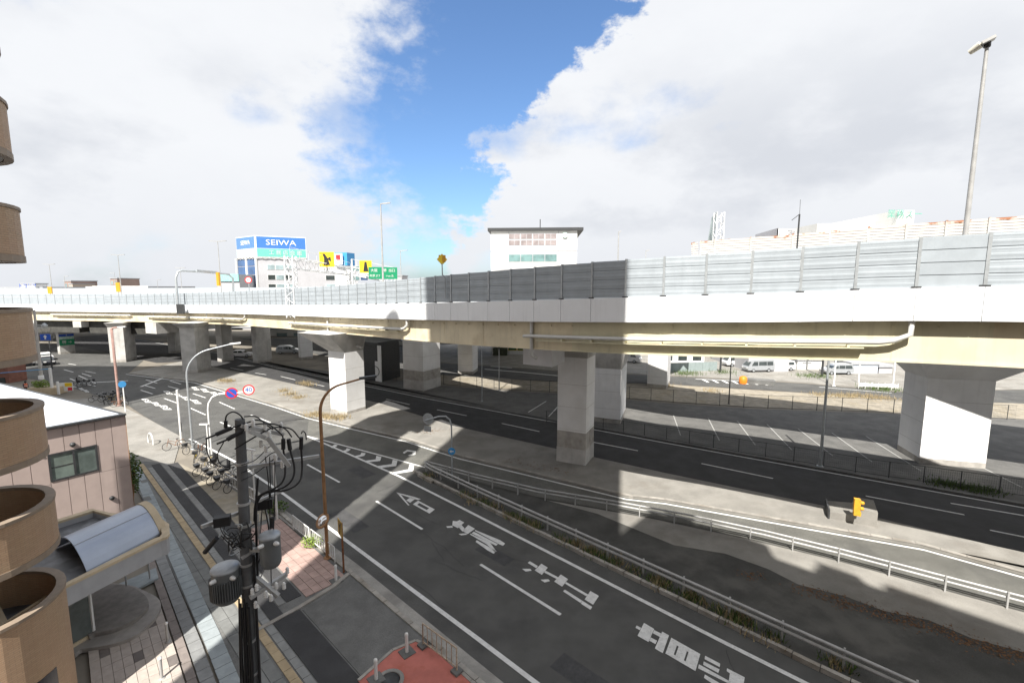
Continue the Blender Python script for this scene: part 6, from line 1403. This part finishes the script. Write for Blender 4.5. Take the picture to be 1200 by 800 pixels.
# right: warehouse with rooftop letters, white hall
rl_ = block('letter_building', 886, 935, 283, 75, 14, BGREY, 'building carrying a wedge shaped rooftop letter board'); p0, p1, p2 = AT(886, 277.5, 80), AT(912, 271, 72), AT(933, 272, 74)
for a, b, tx, sz in ((p0, p1, 'サウナ', 1.1), (p1, p2, '山東', 1.5)):
    a2, b2 = a, Vector((b.x, b.y, b.z)); h_ = 1.2 if a is p0 else 1.5
    f_ = MB().frustum([a2 - Vector((0, 0, h_)), b2 - Vector((0, 0, h_)), b2 - Vector((0, -.3, h_)), a2 - Vector((0, -.3, h_))], [a2 + Vector((0, 0, .4)), b2 + Vector((0, 0, .5)), b2 + Vector((0, .3, .5)), a2 + Vector((0, .3, .4))]).build('letter_board', BGREY if a is p0 else WHITEP, rl_)
    d_ = (b2 - a2).normalized(); text(tx, sz * 1.1, f_, WHITEP if a is p0 else BGREY, (a2 + b2) / 2 + Vector((0, -.12, -.4)), d_, (0, 0, 1), depth=.02, sx=1.3)
wh_ = block('hall', 1052, 1072, 246.5, 100, 20, BWHITE, 'white hall top with green lettering above the rusty barrier', None, roof=False); p_ = AT(1062, 253, 99.8); text('業務スー', 1.9, wh_, mat('soft_green_letter', (.16, .42, .33), .6), p_ + Vector((-.3, 0, .3)), (1, 0, 0), (0, 0, 1), depth=.02)
block('hall', 958, 1052, 262, 106, 20, BWHITE, 'long pale hall roof behind the rusty barrier', None, roof=False)
# under the deck, beyond the far road: sheds, wall, trucks
block('shed', 775, 826, 405, 80, 5, BWHITE, 'white site office with two dark windows left of the vans', (1, 3), wm_=GLASSD)
block('shed', 998, 1029, 427, 73.5, 4, mat('pale_blue_shed', (.56, .61, .68), .7, var=.05), 'pale blue flat shed left of the broad pier', None); block('shed', 935, 964, 422, 77, 5, BWHITE, 'white cabin with a hedge in front, right of the vans', None)
block('shed', 1030.5, 1046, 430, 73.5, 4, BGREY, 'small grey shed touching the pale blue one', None); block('shed', 868, 882, 415, 125, 8, BBROWN, 'rust brown roofed store behind the vans')
wlq = thing('yard_wall', tuple(GP(790, 437)), 'grey green hoarding in front of the white site office', 'wall'); a, b = GP(770, 436), GP(840, 434)
for k in range(8): MB().beam(lvl(a.lerp(b, k / 8) + Vector((.03, 0, 0)), .75), lvl(a.lerp(b, (k + 1) / 8), .75), .08, 1.5).build('hoarding_panel', mat('hoarding_greygreen', (.26, .31, .31), .7, var=.08, rnd=.1), wlq)
wg = thing('guide_fence', tuple(GP(1010, 455)), 'white and green guide fence along the verge beyond the far road', 'fence'); a, b = GP(1006, 455), GP(1052, 457)
MB().beam(lvl(a, .55), lvl(b, .55), .08, .45).build('rail', WHITEP, wg)
for k in range(7): MB().beam(lvl(a.lerp(b, k / 6), .0), lvl(a.lerp(b, k / 6), .9), .06, .06).build('post', WHITEP, wg)
for x, y, h_, lab in ((1006, 448, 2.6, 'short white marker post on the verge beyond the far road'), (1046, 455, 5.0, 'white pole beside the broad pier beyond the far road')):
    b = GP(x, y); t = thing('white_post', tuple(b), lab, 'post'); MB().tube([b, b + Vector((0, 0, h_))], .1, 8).build('pole', WHITEP, t)
for x, y, h_, lab in ((844, 436, 6.5, 'dark post beyond the far road left of the vans'), (963, 441, 6.5, 'dark post in the yard right of the white cabin')):
    b = GP(x, y); t = thing('utility_pole', tuple(b), lab, 'utility pole'); MB().tube([b, b + Vector((0, 0, h_ + 3))], .16, 8).build('pole', DARKM, t); MB().beam(b + Vector((-.8, 0, h_ + 2)), b + Vector((.8, 0, h_ + 2)), .1, .1).build('cross_arm', DARKM, t)
# shops seen under the deck at the left
block('shop', 90, 130, 384, 150, 10, GREYW, 'dim grey shopfront seen under the left deck', (1, 4)); block('shop', 128, 172, 383, 142, 10, BWHITE, 'shop with a yellow and blue fascia under the left deck', (2, 4)); 
tt = [o for o in bpy.data.objects if o.get('label', '').startswith('shop with a yellow')][0]; p0, p1 = AT(133, 389, 141.7), AT(148, 389, 141.7)
MB().obox((AT(104, 389, 141.6).x, 141.6, AT(104, 393, 141.6).z), (4, 0, 0), (0, .2, 0), (0, 0, 2.4)).build('fascia', BLUEL, tt); MB().obox((AT(113, 389, 141.6).x, 141.6, AT(113, 392, 141.6).z), (4, 0, 0), (0, .2, 0), (0, 0, 2.0)).build('fascia', YELL, tt)
block('shop', 172, 300, 384, 150, 12, BGREY, 'long grey shed seen between the left piers', (1, 8)); block('shop', 300, 420, 386, 130, 12, BWHITE, 'white low building between the middle piers', (1, 6)); block('shop', 455, 500, 400, 110, 10, BWHITE, 'white wall seen above the graffiti kiosk', None); block('shop', 505, 545, 405, 112, 10, BBEIGE, 'beige low shop left of the slim pier', (1, 3)); block('shop', 680, 760, 408, 118, 10, BWHITE, 'white low building seen between the white piers', (1, 5)); block('shop', 1165, 1300, 440, 80, 10, BBEIGE, 'beige low wall building right of the broad pier', (1, 4))
block('brick_house', -60, 6, 409, 66, 2.5, BRICKR, 'red brown brick house seen between the balconies', (2, 3), wm_=GLASSD)

# ------------------------------------------------------------------ vehicles
def vehicle(name, loc, rz, prof, Wd, body_m, label, cat, wins, wheels, group):
    """prof: side outline (x, z); wins: list of side windows (x0,x1,z0,z1); x forward"""
    t = thing(name, loc, label, cat, group, rz); local(t)
    mb = MB(); n = len(prof); hw = Wd / 2
    def ins(z): return hw - max(0, z - 1.0) * .12
    Lf = [Vector((x, ins(z), z)) for x, z in prof]; Rt = [Vector((x, -ins(z), z)) for x, z in prof]
    mb.face(Rt); mb.face(list(reversed(Lf)))
    for k in range(n): mb.face([Rt[(k + 1) % n], Rt[k], Lf[k], Lf[(k + 1) % n]])
    mb.build('body', body_m, t)
    for x0, x1, x2, x3, z0, z1 in wins:
        for s_ in (1, -1):
            q = [Vector((x0, s_ * (ins(z0) + .012), z0)), Vector((x1, s_ * (ins(z0) + .012), z0)), Vector((x2, s_ * (ins(z1) + .012), z1)), Vector((x3, s_ * (ins(z1) + .012), z1))]
            MB().face(q if s_ < 0 else list(reversed(q))).build('window', GLASSD, t)
    # windscreen on the steepest front face
    f_ = [k for k in range(n) if prof[k][0] > 0 and prof[(k + 1) % n][1] - prof[k][1] > .35 and prof[k][1] > .7]
    if f_:
        k = f_[-1]; (xa, za), (xb, zb) = prof[k], prof[(k + 1) % n]; e_ = .02
        MB().face([Vector((xa + e_, -ins(za) + .1, za + .05)), Vector((xa + e_, ins(za) - .1, za + .05)), Vector((xb + e_, ins(zb) - .1, zb - .05)), Vector((xb + e_, -ins(zb) + .1, zb - .05))]).build('windscreen', GLASSD, t)
    xf = max(x for x, z in prof)
    for s_ in (1, -1):
        MB().box((xf - .08, s_ * (hw - .28), .62), (.2, .34, .18)).build('headlight', PORC, t)
        for x in wheels:
            wo = MB().lathe([(.0, -.1), (.31, -.1), (.31, .1), (.0, .1)], (x, s_ * (hw - .1), .31), 14, (0, 1, 0), False).build('wheel', BLACK, t); MB().lathe([(.19, -.11), (.19, .11), (0, .11)], (x, s_ * (hw - .09), .31), 12, (0, s_, 0), False).build('rim', CARS, wo)
    return t
VAN = [(-2.35, .35), (2.3, .35), (2.38, .75), (2.2, 1.05), (1.55, 1.95), (1.3, 2.05), (-2.2, 2.05), (-2.36, 1.2)]
VW = [(-2.1, -1.05, -1.05, -2.05, 1.15, 1.75), (-.95, .45, .4, -.95, 1.15, 1.75), (.6, 1.7, 1.3, .6, 1.12, 1.75)]
MPV = [(-2.2, .33), (2.2, .33), (2.28, .7), (2.05, .92), (1.3, 1.05), (.55, 1.62), (.2, 1.7), (-1.9, 1.68), (-2.22, 1.0)]
MW = [(-1.95, -.85, -.85, -1.8, 1.02, 1.5), (-.75, .2, .15, -.75, 1.02, 1.5), (.3, 1.0, .5, .28, 1.02, 1.45)]
CAR = [(-2.0, .3), (2.0, .3), (2.08, .62), (1.9, .82), (.95, .92), (.3, 1.38), (-1.0, 1.42), (-1.75, .98), (-2.05, .9)]
CW = [(-1.3, -.4, -.45, -.95, .95, 1.32), (-.3, .65, .25, -.3, .93, 1.32)]
gv = 'vans parked in the yard beyond the far road'
def veh_at(x, y, rz, kind, m, label, grp=gv, D=None):
    p = GP(x, y); pr, wn, W_, nm = {'van': (VAN, VW, 1.75, 'van'), 'mpv': (MPV, MW, 1.72, 'minivan'), 'car': (CAR, CW, 1.68, 'car')}[kind]
    return vehicle('parked_' + nm, tuple(p), rz, pr, W_, m, label, nm, wn, (-1.35, 1.35) if kind != 'car' else (-1.2, 1.25), grp)
veh_at(863, 428.5, PI + .1, 'van', CARW, 'white van standing farthest left in the yard'); veh_at(889, 431, PI + .1, 'van', CARW, 'white high roof van behind the silver one'); veh_at(888, 435, PI + .12, 'van', CARS, 'silver grey van in front of the white high roof van'); veh_at(914, 433.5, PI + .1, 'mpv', CARW, 'white minivan at the right end of the van row')
veh_at(736, 424, -.5, 'van', CARW, 'white van seen between the white piers, beyond the far road'); veh_at(980, 438, PI, 'mpv', CARS, 'grey minivan half hidden by the silver pole')
gl_ = 'cars parked at the left junction'
veh_at(17, 420, -.9, 'car', CARW, 'white car parked by the red brown brick house', gl_); veh_at(27, 419.5, -.9, 'mpv', CARW, 'white minivan second in the left parking row', gl_); veh_at(36, 421, -.8, 'mpv', CARW, 'white minivan nearest the pale utility pole', gl_); veh_at(53, 421.5, -.6, 'car', CARW, 'white car right of the pale utility pole', gl_); veh_at(31, 428, -.6, 'car', CARB, 'black car waiting in front of the white parked cars', gl_); veh_at(55, 427, -.6, 'car', CARB, 'dark car at the kerb under the blue arrow sign', gl_)
veh_at(283, 418, .2, 'car', CARW, 'white car under the deck between the left piers', 'cars under the deck'); veh_at(338, 414, .2, 'mpv', CARS, 'silver minivan beyond the piers left of the flared cap', 'cars under the deck')

# ------------------------------------------------------------------ left corner bits
b = GP(50, 456); t = thing('utility_pole', tuple(b), 'pale utility pole with a lamp arm and a blue arrow sign at the left', 'utility pole'); h_ = AT(40, 372, b.y).z
MB().tube([b, Vector((AT(41, 372, b.y).x, b.y, h_ + 1))], .2, 12, r2=.14).build('pole', mat('pale_pole', (.48, .46, .43), .8, var=.12), t)
MB().lathe([(.3, 0), (.3, .5), (.24, .55)], lvl(b, 1.4), 12).build('collar', WHITEP, t)
c0 = AT(53, 395, b.y - .2); o, ex, n = panel_sign(t, c0, (.3, -.95, 0), 1.1, .85, BLUE); MB().beam(c0 + n * .02 - Vector((0, 0, .28)), c0 + n * .02 + Vector((0, 0, .05)), .02, .16, up=ex).face([c0 + n * .03 + ex * -.22 + Vector((0, 0, .03)), c0 + n * .03 + ex * .22 + Vector((0, 0, .03)), c0 + n * .03 + Vector((0, 0, .32))]).build('arrow', WHITEP, o)
for y in (381, 384): arm_ = MB().beam(AT(41, y, b.y), AT(56, y, b.y), .1, .1).build('cross_arm', POSTM, t)
MB().lathe([(.28, -.1), (.35, .1), (.1, .4)], AT(52, 382, b.y), 12).build('speaker_horn', POSTM, t)
b = GP(62, 462); t = thing('white_post', tuple(b), 'square white post at the left junction with a blue banner rope', 'post'); MB().beam(lvl(b, 0), lvl(b, AT(60, 431, b.y).z), .22, .22).build('pole', WHITEP, t); MB().tube([lvl(b, AT(60, 432, b.y).z), AT(0, 437, b.y)], .05, 6).build('rope', BLUEL, t)
b = GP(69, 462); t = thing('white_post', tuple(b), 'short white post left of the yellow notice board', 'post'); MB().beam(lvl(b, 0), lvl(b, AT(68, 447, b.y).z), .2, .2).build('pole', WHITEP, t)
b = GP(78, 460); t = thing('notice_board', tuple(b), 'low notice board in white, yellow and red by the left road edge', 'sign'); n_ = Vector((.2, -.98, 0)); ex = Vector((.98, .2, 0))
MB().obox(lvl(b, .25) - ex * .75, ex * 1.5, n_ * -.08, (0, 0, 1.1)).build('board', WHITEP, t); MB().obox(lvl(b, .85) - ex * .1 + n_ * .003, ex * .83, n_ * .02, (0, 0, .48)).build('yellow_panel', YELL, t); MB().obox(lvl(b, .3) + ex * .2 + n_ * .003, ex * .5, n_ * .02, (0, 0, .4)).build('red_panel', RED, t)
b = GP(44, 463); t = thing('planter', tuple(b), 'beige planter box with low green plants at the left junction', 'planter'); MB().obox(lvl(b, 0) - Vector((1.3, 0, 0)), (3.6, .4, 0), (-.3, 1.6, 0), (0, 0, .9)).build('box', COPING, t); leaf_cloud(b + Vector((-.2, .8, 1.3)), (1.3, .6, .6), 350, .14, 4).build('foliage', LEAFB, t)
# person in an orange and white vest with black hair, leaning over the junction wall
pbase = GP(31, 462); pt = thing('person', (pbase.x, pbase.y, 0), 'person with black hair in an orange and white vest walking by the planter', 'person')
def skin_body():
    me = bpy.data.meshes.new('body'); J = {'pel': (0, 0, .92), 'che': (0.06, 0, 1.30), 'nec': (.09, 0, 1.48), 'hd': (.13, 0, 1.64), 'hd2': (.13, 0, 1.72), 'hl': (0, .1, .88), 'kl': (.14, .1, .50), 'al': (.02, .1, .08), 'tl': (.20, .1, .04), 'hr': (0, -.1, .88), 'kr': (-.02, -.1, .48), 'ar': (-.22, -.1, .10), 'tr': (-.06, -.1, .04), 'sl': (.06, .19, 1.40), 'el': (.0, .25, 1.14), 'wl': (.16, .24, .94), 'fl': (.22, .23, .86), 'sr': (.06, -.19, 1.40), 'er': (.12, -.25, 1.14), 'wr': (.30, -.22, 1.0), 'fr': (.37, -.2, .95)}
    ks_ = list(J); E_ = [('pel', 'che'), ('che', 'nec'), ('nec', 'hd'), ('hd', 'hd2'), ('pel', 'hl'), ('hl', 'kl'), ('kl', 'al'), ('al', 'tl'), ('pel', 'hr'), ('hr', 'kr'), ('kr', 'ar'), ('ar', 'tr'), ('che', 'sl'), ('sl', 'el'), ('el', 'wl'), ('wl', 'fl'), ('che', 'sr'), ('sr', 'er'), ('er', 'wr'), ('wr', 'fr')]
    me.from_pydata([J[k] for k in ks_], [(ks_.index(a), ks_.index(b)) for a, b in E_], [])
    o = bpy.data.objects.new('body', me); C.objects.link(o); o.parent = pt; mod = o.modifiers.new('Skin', 'SKIN')
    rad = {'pel': .15, 'che': .16, 'nec': .055, 'hd': .095, 'hd2': .085, 'hl': .085, 'kl': .06, 'al': .042, 'tl': .04, 'hr': .085, 'kr': .06, 'ar': .042, 'tr': .04, 'sl': .06, 'el': .045, 'wl': .032, 'fl': .03, 'sr': .06, 'er': .045, 'wr': .032, 'fr': .03}
    for k, sv in zip(ks_, me.skin_vertices[0].data): sv.radius = (rad[k], rad[k])
    me.skin_vertices[0].data[0].use_root = True; sb_ = o.modifiers.new('Subdivision', 'SUBSURF'); sb_.levels = 1; sb_.render_levels = 1
    me.materials.append(mat('dark_trousers', (.05, .055, .07), .8)); return o
bo_ = skin_body(); OFF[bo_] = OFF[pt]
local(pt)
MB().lathe([(.17, .98), (.19, 1.1), (.205, 1.3), (.16, 1.44), (.07, 1.5)], (.05, 0, 0), 14).build('vest', mat('orange_vest', (.75, .20, .10), .7), pt); MB().lathe([(.2, 1.12), (.212, 1.2)], (.05, 0, 0), 14).build('reflective_band', WHITEP, pt)
MB().lathe([(.10, 1.60), (.125, 1.68), (.11, 1.78), (.05, 1.83), (0, 1.835)], (.115, 0, 0), 14).build('hair', BLACK, pt)
MB().lathe([(.0, -.02), (.03, 0), (.02, .03)], (.225, 0, 1.66), 8, (1, 0, 0)).build('nose', mat('skin', (.55, .36, .27), .6), pt)
pt.rotation_euler = (0, 0, -.4)
# bare street tree at left
b = GP(61, 432); t = thing('bare_tree', tuple(b), 'dark bare street tree beside the pier with green signs', 'tree'); tr = MB(); tr.tube([b, b + Vector((.1, 0, 3)), b + Vector((0, 0, 6.5))], .12, 7, r2=.04).build('trunk', DARKM, t)
br = MB(); r_ = random.Random(2)
for k in range(10):
    z = r_.uniform(2.5, 6); a = r_.uniform(0, 6.28); p0 = b + Vector((.05, 0, z)); br.tube([p0, p0 + Vector((math.cos(a) * .8, math.sin(a) * .8, .9)), p0 + Vector((math.cos(a) * 1.2, math.sin(a) * 1.2, 1.8))], .03, 4, r2=.01)
br.build('limb', DARKM, t)
# sign boards on the green pier
gc = GP(71, 415); ge = GP(88.5, 413.3); gx = (ge - gc).normalized(); gn = Vector((gx.y, -gx.x, 0)); gn = gn if gn.y < 0 else -gn; GWd = (ge - gc).length
def gboard(z0, z1, m, tx=None, ts=.8, tm=WHITEP):
    o = MB().obox(lvl(gc, z0) + gn * .02, gx * GWd, gn * .08, (0, 0, z1 - z0)).build('sign_board', m, gpier)
    if tx: text(tx, ts, o, tm, lvl(gc + gx * GWd / 2, (z0 + z1) / 2) + gn * .12, gx, (0, 0, 1), depth=.01)
zA = lambda y: AT(80, y, gc.y).z
gboard(zA(405), zA(398), GREEN, '堺 →', .75); gboard(zA(397.8), zA(394.8), mat('pale_mint_board', (.50, .66, .60), .6), None); gboard(zA(394.6), zA(392), BLUE, '↑', .4)
# small utility mast with traffic boxes at the road edge in the distance
S.render.film_transparent = False
